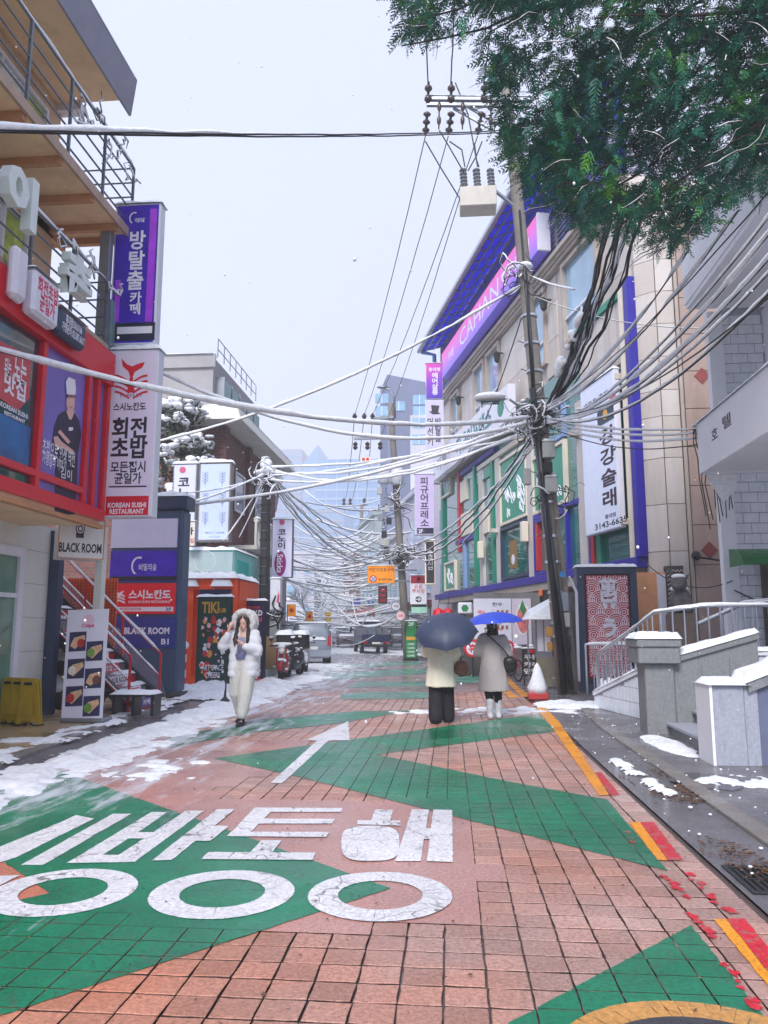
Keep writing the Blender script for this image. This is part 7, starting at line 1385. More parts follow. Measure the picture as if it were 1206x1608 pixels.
# ================================================================ vehicles
TYRE = pmat('tyre', (24, 24, 26), .8, .2); RIM = pmat('rim', (140, 144, 150), .35, .1, metal=.8); TAIL = pmat('tail_lamp', (190, 20, 50), .25, .1); PLATE = pmat('number_plate', (232, 232, 228), .4)
def car(name, label, loc, deg, body, W=1.62, Ln=3.7, H=1.68, hood=.7, cat='car', rear_to_cam=True, group=None):
    """built nose to +y, then turned; cross sections along the length"""
    t = thing(name, label, cat, loc, math.radians(deg), group); M_ = ROOTM[t]; w = W/2
    def sec(y, zb, zs, zt, wb, wt):      # section ring at y: belt line zs, roof zt
        return [M_ @ Vector(p) for p in ((-wb*.9, y, zb), (wb*.9, y, zb), (wb, y, zb+.2), (wb, y, zs-.12), (wb*.96, y, zs), (wt, y, zt-.06), (wt*.8, y, zt), (-wt*.8, y, zt), (-wt, y, zt-.06), (-wb*.96, y, zs), (-wb, y, zs-.12), (-wb, y, zb+.2))]
    y0, y1 = -Ln/2, Ln/2; zs = .98
    S = [sec(y0, .35, zs, 1.0, w*.94, w*.8), sec(y0+.06, .28, zs, H*.96, w*.98, w*.78), sec(y0+.3, .25, zs, H, w, w*.84), sec(y0+1.5, .25, zs, H, w, w*.85), sec(y1-hood-.75, .25, zs, H-.05, w, w*.83), sec(y1-hood, .25, zs, zs+.1, w, w*.8), sec(y1-.1, .27, .86, .9, w*.97, w*.75), sec(y1, .35, .7, .74, w*.9, w*.7)]
    mb = MB(); mb.rings(S); mb.build('body', body, t, bevel=.03, smooth=True)
    R_ = lambda x, y, z: M_ @ Vector((x, y, z))
    def quadp(nm, pts, m, d=(0, -.012, 0)): e = M_.to_3x3() @ Vector(d); return MB().prism([R_(*p) for p in pts], e).build(nm, m, t)
    quadp('rear_window', [(-w*.74, y0+.045, 1.08), (w*.74, y0+.045, 1.08), (w*.68, y0+.085, H*.93), (-w*.68, y0+.085, H*.93)], GLASSD, (0, -.03, 0))
    quadp('windscreen', [(-w*.76, y1-hood-.04, 1.1), (w*.76, y1-hood-.04, 1.1), (w*.7, y1-hood-.62, H-.12), (-w*.7, y1-hood-.62, H-.12)], GLASSD, (0, .05, .03))
    for s in (-1, 1):
        for a, b in ((y0+.3, y0+1.15), (y0+1.22, y1-hood-.5)): quadp('side_window', [(s*w*.965, a, 1.02), (s*w*.965, b+.15, 1.02), (s*w*.86, b-.05, H-.14), (s*w*.86, a+.05, H-.14)], GLASSD, (s*.02, 0, 0))

        quadp('tail_light', [(s*w*.78, y0+.01, .78), (s*w*.95, y0+.03, .78), (s*w*.93, y0+.05, 1.2), (s*w*.8, y0+.04, 1.2)], TAIL, (0, -.04, 0))
        quadp('headlight', [(s*w*.5, y1-.03, .66), (s*w*.88, y1-.1, .68), (s*w*.88, y1-.12, .82), (s*w*.5, y1-.05, .8)], PLATE, (0, .04, 0))
        m = MB(); m.ball(R_(s*(w+.1), y1-hood-.35, 1.08), .1, .07, .08, 8, 6); m.build('mirror', body, t, smooth=True)
        for yy in (y0+.65, y1-.68):
            wl = MB(); c = R_(s*(w-.09), yy, .3); ax = M_.to_3x3() @ Vector((1, 0, 0)); wl.lathe(c-ax*.1, [(.18, 0), (.3, .01), (.31, .1), (.3, .19), (.18, .2)], 18, ax); wh_ = wl.build('wheel', TYRE, t, smooth=True); rm = MB(); rm.lathe(c-ax*.105, [(.01, 0), (.18, 0), (.18, .21), (.01, .21)], 14, ax); rm.build('rim', RIM, wh_)
    quadp('bumper', [(-w*.96, y0-.02, .34), (w*.96, y0-.02, .34), (w*.98, y0-.0, .6), (-w*.98, y0-.0, .6)], body, (0, -.06, 0)); quadp('number_plate', [(-.26, y0-.02, .62), (.26, y0-.02, .62), (.26, y0-.02, .75), (-.26, y0-.02, .75)], PLATE, (0, -.03, 0))
    quadp('grille', [(-w*.5, y1, .46), (w*.5, y1, .46), (w*.5, y1, .64), (-w*.5, y1, .64)], BLACK, (0, .02, 0))
    snow_slab(t, R_(-w*.8, y0+.15, H-.01), R_(w*.8, y0+.15, H-.01)-R_(-w*.8, y0+.15, H-.01), R_(-w*.8, y1-hood-.75, H-.02)-R_(-w*.8, y0+.15, H-.01), .07, seed=3, step=.12); snow_slab(t, R_(-w*.75, y1-hood+.1, zs+.06), R_(w*.75, y1-hood+.1, zs+.06)-R_(-w*.75, y1-hood+.1, zs+.06), R_(-w*.75, y1-.1, .9)-R_(-w*.75, y1-hood+.1, zs+.06), .06, seed=4, step=.12)
    snow_slab(t, R_(-w*.72, y0-.03, 1.02), R_(w*.72, y0-.03, 1.02)-R_(-w*.72, y0-.03, 1.02), R_(-w*.72, y0+.08, 1.02)-R_(-w*.72, y0-.03, 1.02), .16, seed=5, step=.1)
    return t
SILV = pmat('silver_paint', (150, 158, 172), .3, .05, metal=.3, coat=.5, dirt=.2); MAUV = pmat('mauve_paint', (120, 104, 116), .3, .05, metal=.3, coat=.5); NVY = pmat('navy_paint', (34, 44, 84), .3, .05, coat=.5)
car('parked_car', 'silver boxy hatchback parked beside the motorbikes with snow on its rear window', G(486, 1041), 13, SILV, 1.66, 3.6, 1.72, .5)
car('parked_car', 'small mauve car facing up the distant lane', (-9.0, 66, 0), 195, MAUV, 1.8, 4.4, 1.6, 1.0)
pk = thing('pickup_truck', 'navy flatbed pickup truck with its tailgate towards the camera', 'truck', G(590, 1027), math.radians(14)); M_ = ROOTM[pk]; R_ = lambda x, y, z: M_ @ Vector((x, y, z))
def lbox(nm, x0, x1, y0, y1, z0, z1, m, bev=.02): c = [R_(*p) for p in ((x0, y0, z0), (x1, y0, z0), (x1, y1, z0), (x0, y1, z0), (x0, y0, z1), (x1, y0, z1), (x1, y1, z1), (x0, y1, z1))]; return MB().hexa(c).build(nm, m, pk, bevel=bev)
lbox('cargo_bed', -.86, .86, -.1, 2.9, .68, .78, NVY); lbox('tailgate', -.86, .86, -.16, -.1, .78, 1.16, NVY); lbox('side_board', -.86, -.81, -.1, 2.9, .78, 1.16, NVY); lbox('side_board', .81, .86, -.1, 2.9, .78, 1.16, NVY)
cab = MB().hexa([R_(-.82, 3.0, .5), R_(.82, 3.0, .5), R_(.82, 4.7, .5), R_(-.82, 4.7, .5), R_(-.72, 3.05, 1.95), R_(.72, 3.05, 1.95), R_(.72, 4.1, 1.95), R_(-.72, 4.1, 1.95)]).build('cab', NVY, pk, bevel=.06); MB().hexa([R_(-.62, 2.99, 1.25), R_(.62, 2.99, 1.25), R_(.62, 3.03, 1.25), R_(-.62, 3.03, 1.25), R_(-.58, 3.01, 1.8), R_(.58, 3.01, 1.8), R_(.58, 3.06, 1.8), R_(-.58, 3.06, 1.8)]).build('rear_window', GLASSD, cab)
lbox('headboard', -.8, .8, 2.85, 2.92, .78, 1.55, GREYM); lbox('bumper', -.8, .8, -.22, -.12, .42, .56, BLACK); lbox('number_plate', -.26, .26, -.24, -.22, .58, .7, PLATE)
for s in (-1, 1):
    lbox('tail_light', s*.52 if s > 0 else -.76, .76 if s > 0 else -.52, -.2, -.11, .6, .72, TAIL)
    for yy in (.9, 3.9): c = R_(s*.72, yy, .34); ax = M_.to_3x3() @ Vector((1, 0, 0)); w_ = MB(); w_.lathe(c-ax*.11, [(.2, 0), (.33, .01), (.34, .11), (.33, .21), (.2, .22)], 18, ax); wo_ = w_.build('wheel', TYRE, pk, smooth=True); MB().lathe(c-ax*.115, [(.01, 0), (.2, 0), (.2, .23), (.01, .23)], 14, ax).build('rim', RIM, wo_)
    lbox('mirror', s*1.0-.07, s*1.0+.07, 4.2, 4.3, 1.3, 1.6, BLACK)
ld = MB().hexa([R_(-.3, 1.5, .8), R_(.35, 1.5, .8), R_(.35, 2.3, .8), R_(-.3, 2.3, .8), R_(-.22, 1.6, 1.75), R_(.25, 1.6, 1.75), R_(.25, 2.1, 1.75), R_(-.22, 2.1, 1.75)]); tag(ld.build('tarp_bundle', pmat('tarp', (96, 106, 120), .6, .3, scale=6), bevel=.06), 'grey tarpaulin bundle standing on the navy pickup bed', 'tarpaulin')
snow_slab(pk, R_(-.72, 3.05, 1.95), R_(.72, 3.05, 1.95)-R_(-.72, 3.05, 1.95), R_(-.72, 4.1, 1.95)-R_(-.72, 3.05, 1.95), .09, seed=7); snow_slab(pk, R_(-.8, -.05, .78), R_(.8, -.05, .78)-R_(-.8, -.05, .78), R_(-.8, 1.4, .78)-R_(-.8, -.05, .78), .12, seed=8)
def motorbike(label, loc, deg, col, seed, box=True):
    """delivery motorbike, nose to -y (towards the camera), snow on seat, box and mudguards"""
    t = thing('motorbike', label, 'motorbike', loc, math.radians(deg), 'snow-covered motorbikes by the club board'); M_ = ROOTM[t]; R_ = lambda *c: M_ @ Vector(c); ax = M_.to_3x3() @ Vector((1, 0, 0))
    for y in (-.62, .62):
        c = R_(0, y, .29); w = MB(); w.torus(c, .235, .06, ax, 20, 8); wo_ = w.build('wheel', TYRE, t, smooth=True); m = MB(); m.lathe(c-ax*.04, [(.01, 0), (.05, 0), (.05, .08), (.01, .08)], 8, ax)
        for k in range(6): a = k*math.pi/3; d = M_.to_3x3() @ Vector((0, math.cos(a), math.sin(a))); m.bar(c, c+d*.2, .02)
        m.build('rim', RIM, wo_)
    for s in (-1, 1): MB().tube([R_(s*.08, -.62, .29), R_(s*.08, -.5, .75), R_(s*.07, -.42, .98)], .025, 6).build('fork', RIM, t)
    b = MB(); b.rings([[R_(x*.16*sx, y, z0+(z1-z0)*zz) for x, zz in ((-1, .2), (-.6, 0), (.6, 0), (1, .2), (1, .8), (.5, 1), (-.5, 1), (-1, .8))] for y, z0, z1, sx in ((-.46, .5, 1.0, .9), (-.3, .28, .98, 1.1), (0, .25, .62, 1), (.25, .3, .76, 1.1), (.6, .42, .8, .9), (.82, .6, .78, .5))]); b.build('body', col, t, smooth=True)
    MB().tube([R_(-.34, -.36, 1.0), R_(-.1, -.42, 1.02), R_(.1, -.42, 1.02), R_(.34, -.36, 1.0)], .018, 6).build('handlebar', BLACK, t); h = MB(); h.ball(R_(0, -.52, .88), .1, .08, .1); h.build('headlight', PLATE, t, smooth=True)
    for s in (-1, 1): m = MB(); m.ball(R_(s*.3, -.36, 1.18), .06, .02, .05); m.build('mirror', BLACK, t); MB().tube([R_(s*.26, -.38, 1.0), R_(s*.3, -.36, 1.16)], .008, 5).build('mirror_stem', BLACK, t)
    MB().prism([R_(-.12, -.1, .74), R_(.12, -.1, .74), R_(.14, .5, .8), R_(-.14, .5, .8)], (0, 0, .07)).build('seat', BLACK, t); fg = MB(); fg.tube([R_(0, -.9, .34), R_(0, -.82, .5), R_(0, -.62, .6), R_(0, -.42, .52)], .075, 6); fg.build('mudguard', col, t, smooth=True)
    if box: bo = MB().hexa([R_(*p) for p in ((-.24, .42, .86), (.24, .42, .86), (.24, .9, .86), (-.24, .9, .86), (-.23, .43, 1.3), (.23, .43, 1.3), (.23, .89, 1.3), (-.23, .89, 1.3))]).build('top_box', BLACK, t, bevel=.03); snow_slab(bo, R_(-.24, .42, 1.3), R_(.24, .42, 1.3)-R_(-.24, .42, 1.3), R_(-.24, .9, 1.3)-R_(-.24, .42, 1.3), .12, seed=seed)
    s = MB(); rg = random.Random(seed)
    for x, y, z, a, b_, c in ((0, .15, .84, .15, .32, .07), (0, -.62, .62, .09, .24, .05), (0, -.4, 1.05, .3, .08, .05), (0, -.52, .98, .11, .09, .06), (.12, 0, .5, .06, .3, .04), (-.12, 0, .5, .06, .3, .04), (0, .75, .78, .12, .2, .06), (.3, -.36, 1.24, .06, .04, .03), (-.3, -.36, 1.24, .06, .04, .03)): s.ball(R_(x, y, z), a, b_, c, 10, 6)
    for k in range(26): s.ball(R_(rg.uniform(-.2, .2), rg.uniform(-.6, .8), rg.uniform(.35, .95)), rg.uniform(.02, .06), rg.uniform(.02, .06), rg.uniform(.02, .04), 6, 4)
    s.v = [tuple(Vector(p)+Vector((noise.noise(Vector(p)*9), noise.noise(Vector(p)*9+Vector((2, 2, 2))), noise.noise(Vector(p)*9+Vector((7, 1, 2)))))*.03) for p in s.v]; s.build('snow_clumps', 'snow', t, smooth=True, kind='stuff')
motorbike('snow-covered motorbike with red fairing nearest the club board', G(437, 1072)+Vector((0, .5, 0)), 8, pmat('bike_red', (176, 40, 48), .35, .1), 1, True)
motorbike('snow-covered black motorbike standing in the middle of the three', G(452, 1068)+Vector((0, .8, 0)), -6, pmat('bike_black', (44, 46, 52), .35, .1), 2, True)
motorbike('white scooter under snow nearest the silver hatchback', G(472, 1056)+Vector((0, .6, 0)), 16, pmat('bike_white', (214, 216, 224), .35, .06), 3, False)
def bicycle(label, loc, deg, col):
    t = thing('bicycle', label, 'bicycle', loc, math.radians(deg), 'bicycles by the chalk board'); M_ = ROOTM[t]; R_ = lambda *c: M_ @ Vector(c); ax = M_.to_3x3() @ Vector((1, 0, 0))
    for y in (-.5, .5):
        c = R_(0, y, .31); w = MB(); w.torus(c, .29, .022, ax, 26, 6); wo_ = w.build('wheel', TYRE, t, smooth=True); m = MB()
        for k in range(8): a = k*math.pi/4; m.bar(c, c+(M_.to_3x3() @ Vector((0, math.cos(a), math.sin(a))))*.28, .006)
        m.build('spokes', RIM, wo_)
    for nm, pts, r in (('frame', [(0, .5, .31), (0, .1, .3), (0, -.32, .62), (0, .2, .68), (0, .1, .3)], .02), ('frame', [(0, .5, .31), (0, .22, .72)], .016), ('fork', [(0, -.5, .31), (0, -.36, .9)], .018), ('handlebar', [(-.27, -.25, .98), (-.1, -.36, .96), (.1, -.36, .96), (.27, -.25, .98)], .014), ('seat_post', [(0, .2, .66), (0, .24, .86)], .014)): MB().tube([R_(*p) for p in pts], r, 6).build(nm, col if nm in ('frame', 'fork') else RIM, t)
    s = MB(); s.ball(R_(0, .25, .89), .09, .15, .045); s.build('saddle', BLACK, t, smooth=True); s = MB(); s.ball(R_(0, .25, .95), .09, .14, .05); s.ball(R_(0, -.55, .95), .13, .1, .05); s.build('snow_cap', 'snow', t, smooth=True)
    b = MB()
    for k in range(7): b.bar(R_(-.15+.05*k, -.66, .68), R_(-.16+.053*k, -.68, .92), .008); b.bar(R_(-.15+.05*k, -.44, .68), R_(-.16+.053*k, -.42, .92), .008)
    for z in (.68, .8, .92): b.bar(R_(-.15, -.66, z), R_(.15, -.66, z), .008); b.bar(R_(-.15, -.44, z), R_(.15, -.44, z), .008); b.bar(R_(-.15, -.66, z), R_(-.15, -.44, z), .008); b.bar(R_(.15, -.66, z), R_(.15, -.44, z), .008)
    b.build('basket', RIM, t)
PKB = pmat('pink_frame', (206, 50, 90), .35, .05)
bicycle('pink bicycle with snowy basket beside the grey coat', G(802, 1070)+Vector((0, .4, 0)), 24, PKB); bicycle('pink bicycle tucked against the chalk menu board', G(815, 1064)+Vector((.1, .5, 0)), 32, PKB)
# ================================================================ people
SKINM = pmat('skin', (224, 178, 160), .5, .06, scale=20); HAIRM = pmat('dark_hair', (34, 26, 26), .45, .3, scale=40, bump=.5, bscale=120)
def caps(mb, pts, rad, n=14):
    """a tapering limb with rounded ends"""
    P = [Vector(p) for p in pts]; d0 = (P[0]-P[1]).normalized(); d1 = (P[-1]-P[-2]).normalized()
    Q = [P[0]+d0*rad[0]*.9, P[0]+d0*rad[0]*.6]+P+[P[-1]+d1*rad[-1]*.6, P[-1]+d1*rad[-1]*.9]; mb.tube(Q, [rad[0]*.4, rad[0]*.8]+list(rad)+[rad[-1]*.8, rad[-1]*.4], n); return mb
def ell(mb, rows, n=24, cap=True):
    """loft of horizontal ellipses: (x, y, z, rx, ry)"""
    mb.rings([[Vector((x+rx*math.cos(2*math.pi*j/n), y+ry*math.sin(2*math.pi*j/n), z)) for j in range(n)] for x, y, z, rx, ry in rows], cap=cap); return mb
def displace(o, fn):
    """move every vertex along its normal by fn(co)"""
    me = o.data; n = len(me.vertices); C = np.empty(n*3); me.vertices.foreach_get('co', C); N_ = np.empty(n*3); me.vertex_normals.foreach_get('vector', N_); C = C.reshape(-1, 3); N_ = N_.reshape(-1, 3)
    d = np.array([fn(Vector(c)) for c in C]); me.vertices.foreach_set('co', (C+N_*d[:, None]).ravel()); me.update()
def fold(o, amp, sc=(6, 6, 2.2), seed=0.0):
    def fn(c):
        q = Vector((c.x*sc[0]+seed, c.y*sc[1], c.z*sc[2])); return amp*(noise.noise(q)+.5*noise.noise(q*2.3))
    displace(o, fn)
def hand(mb, wrist, d, up, s=1.0, curl=.6, side=1):
    """palm, four unequal bent fingers and a thumb from the side of the palm"""
    d = Vector(d).normalized(); up = Vector(up); up = (up-d*up.dot(d)).normalized(); lat = d.cross(up)*side; w = Vector(wrist)
    caps(mb, [w, w+d*.045*s, w+d*.08*s], [.024*s, .032*s, .034*s], 10)
    for k, (off, L) in enumerate(((-.027, .068), (-.009, .08), (.009, .075), (.026, .058))):
        b = w+d*.09*s+lat*off*s; m = b+(d*math.cos(curl*.5)-up*math.sin(curl*.5))*L*.5*s; e = m+(d*math.cos(curl*1.4)-up*math.sin(curl*1.4))*L*.5*s; caps(mb, [b, m, e], [.0095*s, .009*s, .007*s], 8)
    b = w+d*.03*s-lat*.03*s; caps(mb, [b, b+(d*.6-lat*.7)*.035*s, b+(d*.95-lat*.5-up*.2)*.065*s], [.013*s, .011*s, .008*s], 8)
def place(parent, mb, name, mat, voxel, sm=3, amp=0.0, sc=(6, 6, 2.2), seed=0):
    M_ = ROOTM[parent]; mb.v = [tuple(M_ @ Vector(p)) for p in mb.v]; o = mb.build(name, mat, parent); remesh(o, voxel, sm)
    if amp: fold(o, amp, sc, seed)
    return o
def body_base(mb, H, feet, knee, hip, sh, head, elbows, wrists):
    """one continuous body: legs, trunk, neck, head and arms"""
    for s in (0, 1): caps(mb, [hip[s], knee[s], feet[s]], [.085, .058, .038]); caps(mb, [feet[s], Vector(feet[s])+Vector((0, -.1 if FACE < 0 else .1, -.035))], [.04, .035])
    ell(mb, [(0, hip[0][1], hip[0][2]-.06, .14, .1), (0, hip[0][1], hip[0][2]+.08, .16, .11), (sh[0][0]*.0, sh[0][1], sh[0][2]-.2, .145, .1), (0, sh[0][1], sh[0][2]-.02, .15, .09), (0, sh[0][1], sh[0][2]+.05, .06, .055)], 18)
    caps(mb, [(0, sh[0][1], sh[0][2]), (head[0], head[1], head[2]-.08)], [.05, .048])
    for s in (0, 1): caps(mb, [sh[s], elbows[s], wrists[s]], [.048, .038, .027])
    h = Vector(head); mb.ball(h+Vector((0, .012*-FACE, .025)), .073, .088, .098, 16, 12); mb.ball(h+Vector((0, .03*FACE, -.05)), .055, .055, .065, 12, 9); caps(mb, [h+Vector((0, .085*FACE, .0)), h+Vector((0, .105*FACE, -.03))], [.009, .014], 8)
    for s in (-1, 1): mb.ball(h+Vector((s*.074, .01*-FACE, -.005)), .012, .02, .032, 8, 6)
# ---- hooded woman walking towards the camera (local -y faces the camera)
FACE = -1
wp = thing('person', 'person in white hooded puffer coat and pale trousers holding a phone', 'person', G(380, 1138)+Vector((0, 0, .004)), math.radians(-8))
fe = [(-.09, .16, .07), (.06, -.16, .05)]; kn = [(-.1, .0, .46), (.085, -.1, .48)]; hp = [(-.085, 0, .88), (.085, 0, .88)]; sh = [(-.17, .0, 1.36), (.17, .0, 1.36)]; hd = (.0, -.03, 1.54)
el = [(-.33, -.06, 1.2), (.24, -.04, 1.1)]; wr = [(-.2, -.14, 1.44), (.06, -.24, 1.24)]
mb = MB(); body_base(mb, 1.68, fe, kn, hp, sh, hd, el, wr); hand(mb, wr[0], (.3, -.1, .8), (0, -1, .2), .95, .7, 1); hand(mb, wr[1], (-.8, -.1, .35), (0, -.3, -1), .95, 1.0, -1); place(wp, mb, 'body', SKINM, .011, 2)
# trousers: wide, tapering to the ankle
mb = MB()
for s in (0, 1): x = hp[s]; caps(mb, [hp[s], kn[s], (fe[s][0], fe[s][1]+.01, .17)], [.13, .115, .085], 16)
ell(mb, [(0, 0, .84, .17, .12), (0, 0, .95, .18, .125), (0, 0, 1.06, .15, .11)]); place(wp, mb, 'trousers', pmat('pale_trousers', (206, 204, 198), .75, .05, bump=.1), .014, 3, .014, (10, 10, 2), 2)
# sweater front and scarf
mb = MB(); ell(mb, [(0, -.01, .98, .15, .115), (0, -.01, 1.15, .155, .12), (0, 0, 1.34, .14, .1)]); place(wp, mb, 'sweater', pmat('grey_blue_knit', (150, 152, 178), .8, .12, scale=30, bump=.3), .014, 2, .006)
mb = MB(); ell(mb, [(0, -.02, 1.0, .11, .15), (0, -.03, 1.08, .13, .15)]); place(wp, mb, 'waist_bag', pmat('bag_violet', (110, 112, 160), .5), .012, 3)
# coat: open front, quilted
mb = MB()
for s in (-1, 1):
    rows = []
    for z, w, o_, dp in ((.73, .105, .135, .145), (.78, .115, .135, .155), (.9, .11, .13, .15), (1.05, .105, .125, .145), (1.2, .1, .12, .14), (1.33, .085, .11, .125), (1.41, .06, .085, .09)): rows.append((s*(o_+.0), .01, z, w, dp))
    ell(mb, rows, 20)
ell(mb, [(0, .09, .74, .24, .08), (0, .09, 1.0, .24, .09), (0, .08, 1.3, .22, .09), (0, .07, 1.42, .14, .07)], 20)
caps(mb, [sh[0], el[0]], [.092, .085]); caps(mb, [el[0], (-.225, -.12, 1.36)], [.085, .06]); caps(mb, [sh[1], el[1]], [.092, .085]); caps(mb, [el[1], (.12, -.2, 1.19)], [.085, .06])
o = place(wp, mb, 'coat', pmat('white_puffer', (224, 226, 232), .6, .04, scale=8), .014, 3)
displace(o, lambda c: .012*abs(math.sin(c.z*23))-.006+.008*noise.noise(c*14))      # quilting bands
# hood with fur rim
mb = MB(); mb.torus((0, -.03, 1.575), .155, .052, (0, 1, .12), 26, 10); mb.ball((0, .1, 1.56), .19, .15, .21, 16, 12); mb.ball((0, .07, 1.42), .19, .13, .09, 14, 8)
o = place(wp, mb, 'hood', pmat('white_fur', (228, 226, 226), .9, .05, scale=60, bump=.9, bscale=90), .013, 2, .014, (30, 30, 30))
# hair: centre parting, long locks in front of the shoulders
mb = MB(); mb.ball((0, .015, 1.585), .086, .09, .088, 14, 10)
for s in (-1, 1): caps(mb, [(s*.02, -.085, 1.645), (s*.065, -.095, 1.61), (s*.088, -.075, 1.54), (s*.096, -.08, 1.42), (s*.11, -.12, 1.3), (s*.1, -.14, 1.2)], [.016, .02, .022, .03, .032, .012], 10); caps(mb, [(s*.07, -.02, 1.62), (s*.095, -.03, 1.5), (s*.11, -.08, 1.33)], [.03, .03, .026], 10)
place(wp, mb, 'hair', HAIRM, .009, 2, .004, (50, 50, 8))
M_ = ROOTM[wp]; R_ = lambda *c: M_ @ Vector(c); LIP = pmat('lips', (178, 70, 76), .4); EYE = pmat('eye_dark', (24, 18, 18), .3)
for s in (-1, 1): m = MB(); m.ball(R_(s*.028, -.118, 1.545), .011, .005, .006, 8, 6); m.build('eye', EYE, wp, smooth=True); m = MB(); m.tube([R_(s*.014, -.122, 1.562), R_(s*.03, -.122, 1.567), R_(s*.044, -.114, 1.56)], .003, 5); m.build('eyebrow', HAIRM, wp)
m = MB(); m.ball(R_(0, -.122, 1.475), .019, .007, .008, 10, 6); m.build('lips', LIP, wp, smooth=True)
for s in (0, 1):
    mb = MB(); f = Vector(fe[s]); caps(mb, [f+Vector((0, .05, -.02)), f+Vector((0, -.06, -.025)), f+Vector((0, -.13, -.03))], [.046, .045, .038], 12); caps(mb, [f+Vector((0, .02, .08)), f], [.048, .046], 12); mb.v = [(p[0], p[1], max(p[2], .0)) for p in mb.v]; place(wp, mb, 'shoe', pmat('black_leather', (24, 24, 28), .35, .1), .01, 2)
ph = MB(); c = M_ @ Vector((-.02, -.29, 1.285)); ph.hexa([c+(M_.to_3x3() @ Vector(p)) for p in ((-.035, -.01, -.06), (.035, -.01, -.06), (.035, .0, -.06), (-.035, .0, -.06), (-.035, .03, .07), (.035, .03, .07), (.035, .04, .07), (-.035, .04, .07))]); tag(ph.build('phone', pmat('phone_dark', (70, 50, 50), .25), bevel=.004), 'dark phone held at the chest of the hooded person', 'phone')
# ---- two people from behind under umbrellas (local +y is away from the camera)
FACE = 1
def rear_person(label, loc, coatm, coat_rows, trm, tr_r, shoem, boots, fe, kn, hp, hgt, arm_up, deg, hair_long):
    t = thing('person', label, 'person', loc, math.radians(deg)); k = hgt/1.65
    S = lambda p: (p[0]*k, p[1]*k, p[2]*k)
    sh = [S((-.17, 0, 1.34)), S((.17, 0, 1.34))]; hd = S((0, .04, 1.51)); el = [S((-.25, .06, 1.1)), S((.26, -.02, 1.08))]; wr = [S((-.1, .2, 1.2)), S((.22, .12, .92))] if arm_up else [S((-.12, .2, 1.22)), S((.24, .05, .88))]
    fe, kn, hp = [S(p) for p in fe], [S(p) for p in kn], [S(p) for p in hp]
    mb = MB(); body_base(mb, hgt, fe, kn, hp, sh, hd, el, wr); hand(mb, wr[0], (.3, .2, .8), (0, -1, .2), .95, 1.2, 1); hand(mb, wr[1], (.05, .1, -1), (1, 0, 0), .95, .5, 1); place(t, mb, 'body', SKINM, .012, 2)
    mb = MB()
    for s in (0, 1): caps(mb, [hp[s], kn[s], (fe[s][0], fe[s][1], .09 if not boots else .26)], tr_r, 16)
    ell(mb, [(0, 0, hp[0][2]-.04, .16, .12), (0, 0, hp[0][2]+.12, .16, .12)]); place(t, mb, 'trousers', trm, .014, 3, .012, (9, 9, 2), 5)
    mb = MB(); ell(mb, [(x*k, y*k, z*k, a*k, b*k) for x, y, z, a, b in coat_rows], 28); caps(mb, [sh[0], el[0]], [.088, .082]); caps(mb, [el[0], Vector(el[0]).lerp(Vector(wr[0]), .85)], [.082, .065]); caps(mb, [sh[1], el[1]], [.088, .08]); caps(mb, [el[1], Vector(el[1]).lerp(Vector(wr[1]), .85)], [.08, .062])
    place(t, mb, 'coat', coatm, .014, 3, .012, (7, 7, 1.8), 3)
    mb = MB(); h = Vector(hd); mb.ball(h+Vector((0, -.02, .03)), .095, .11, .115, 16, 12); mb.ball(h+Vector((0, -.05, -.07)), .1, .085, .13 if hair_long else .09, 14, 10); place(t, mb, 'hair', HAIRM, .011, 2, .006, (40, 40, 8))
    for s in (0, 1):
        f = Vector(fe[s]); mb = MB(); caps(mb, [f+Vector((0, -.05, -.02)), f+Vector((0, .06, -.02)), f+Vector((0, .13, -.03))], [.05, .048, .04], 12); caps(mb, [f+Vector((0, 0, .22 if boots else .05)), f], [.066 if boots else .05, .055], 12); mb.v = [(p[0], p[1], max(p[2], 0)) for p in mb.v]; place(t, mb, 'boot' if boots else 'shoe', shoem, .011, 2, .004 if boots else 0, (14, 14, 14))
    return t
CREAMC = pmat('cream_wool', (222, 218, 200), .9, .05, scale=12, bump=.25, bscale=140); GREYC = pmat('grey_wool', (168, 162, 162), .9, .05, scale=12, bump=.25, bscale=140); BLKT = pmat('black_cloth', (26, 26, 34), .85, .2, scale=8)
l1 = rear_person('person in cream coat and wide black trousers under the dark umbrella', G(693, 1135)+Vector((0, 0, .004)), CREAMC, [(0, 0, .56, .255, .18), (0, 0, .6, .25, .175), (0, 0, .85, .225, .16), (0, 0, 1.1, .21, .15), (0, 0, 1.28, .21, .14), (0, 0, 1.38, .15, .1), (0, .01, 1.43, .075, .07)], BLKT, [.13, .115, .115], pmat('black_leather', (24, 24, 28)), False,
                 [(-.08, -.1, .07), (.1, .12, .06)], [(-.085, .02, .46), (.09, .1, .47)], [(-.085, 0, .87), (.085, 0, .87)], 1.62, True, -4, True)
l2 = rear_person('person in long grey coat and pale boots under the blue umbrella', G(776, 1129)+Vector((0, 0, .004)), GREYC, [(0, 0, .46, .275, .2), (0, 0, .5, .27, .195), (0, 0, .75, .235, .17), (0, 0, 1.0, .205, .15), (0, 0, 1.25, .205, .14), (0, 0, 1.37, .15, .1), (0, .01, 1.43, .075, .07)], BLKT, [.1, .075, .062], pmat('pale_boot', (196, 196, 204), .8, .1, scale=14, bump=.3), True,
                 [(-.07, -.04, .07), (.08, .04, .06)], [(-.08, .02, .46), (.085, .05, .47)], [(-.085, 0, .87), (.085, 0, .87)], 1.6, False, 4, False)
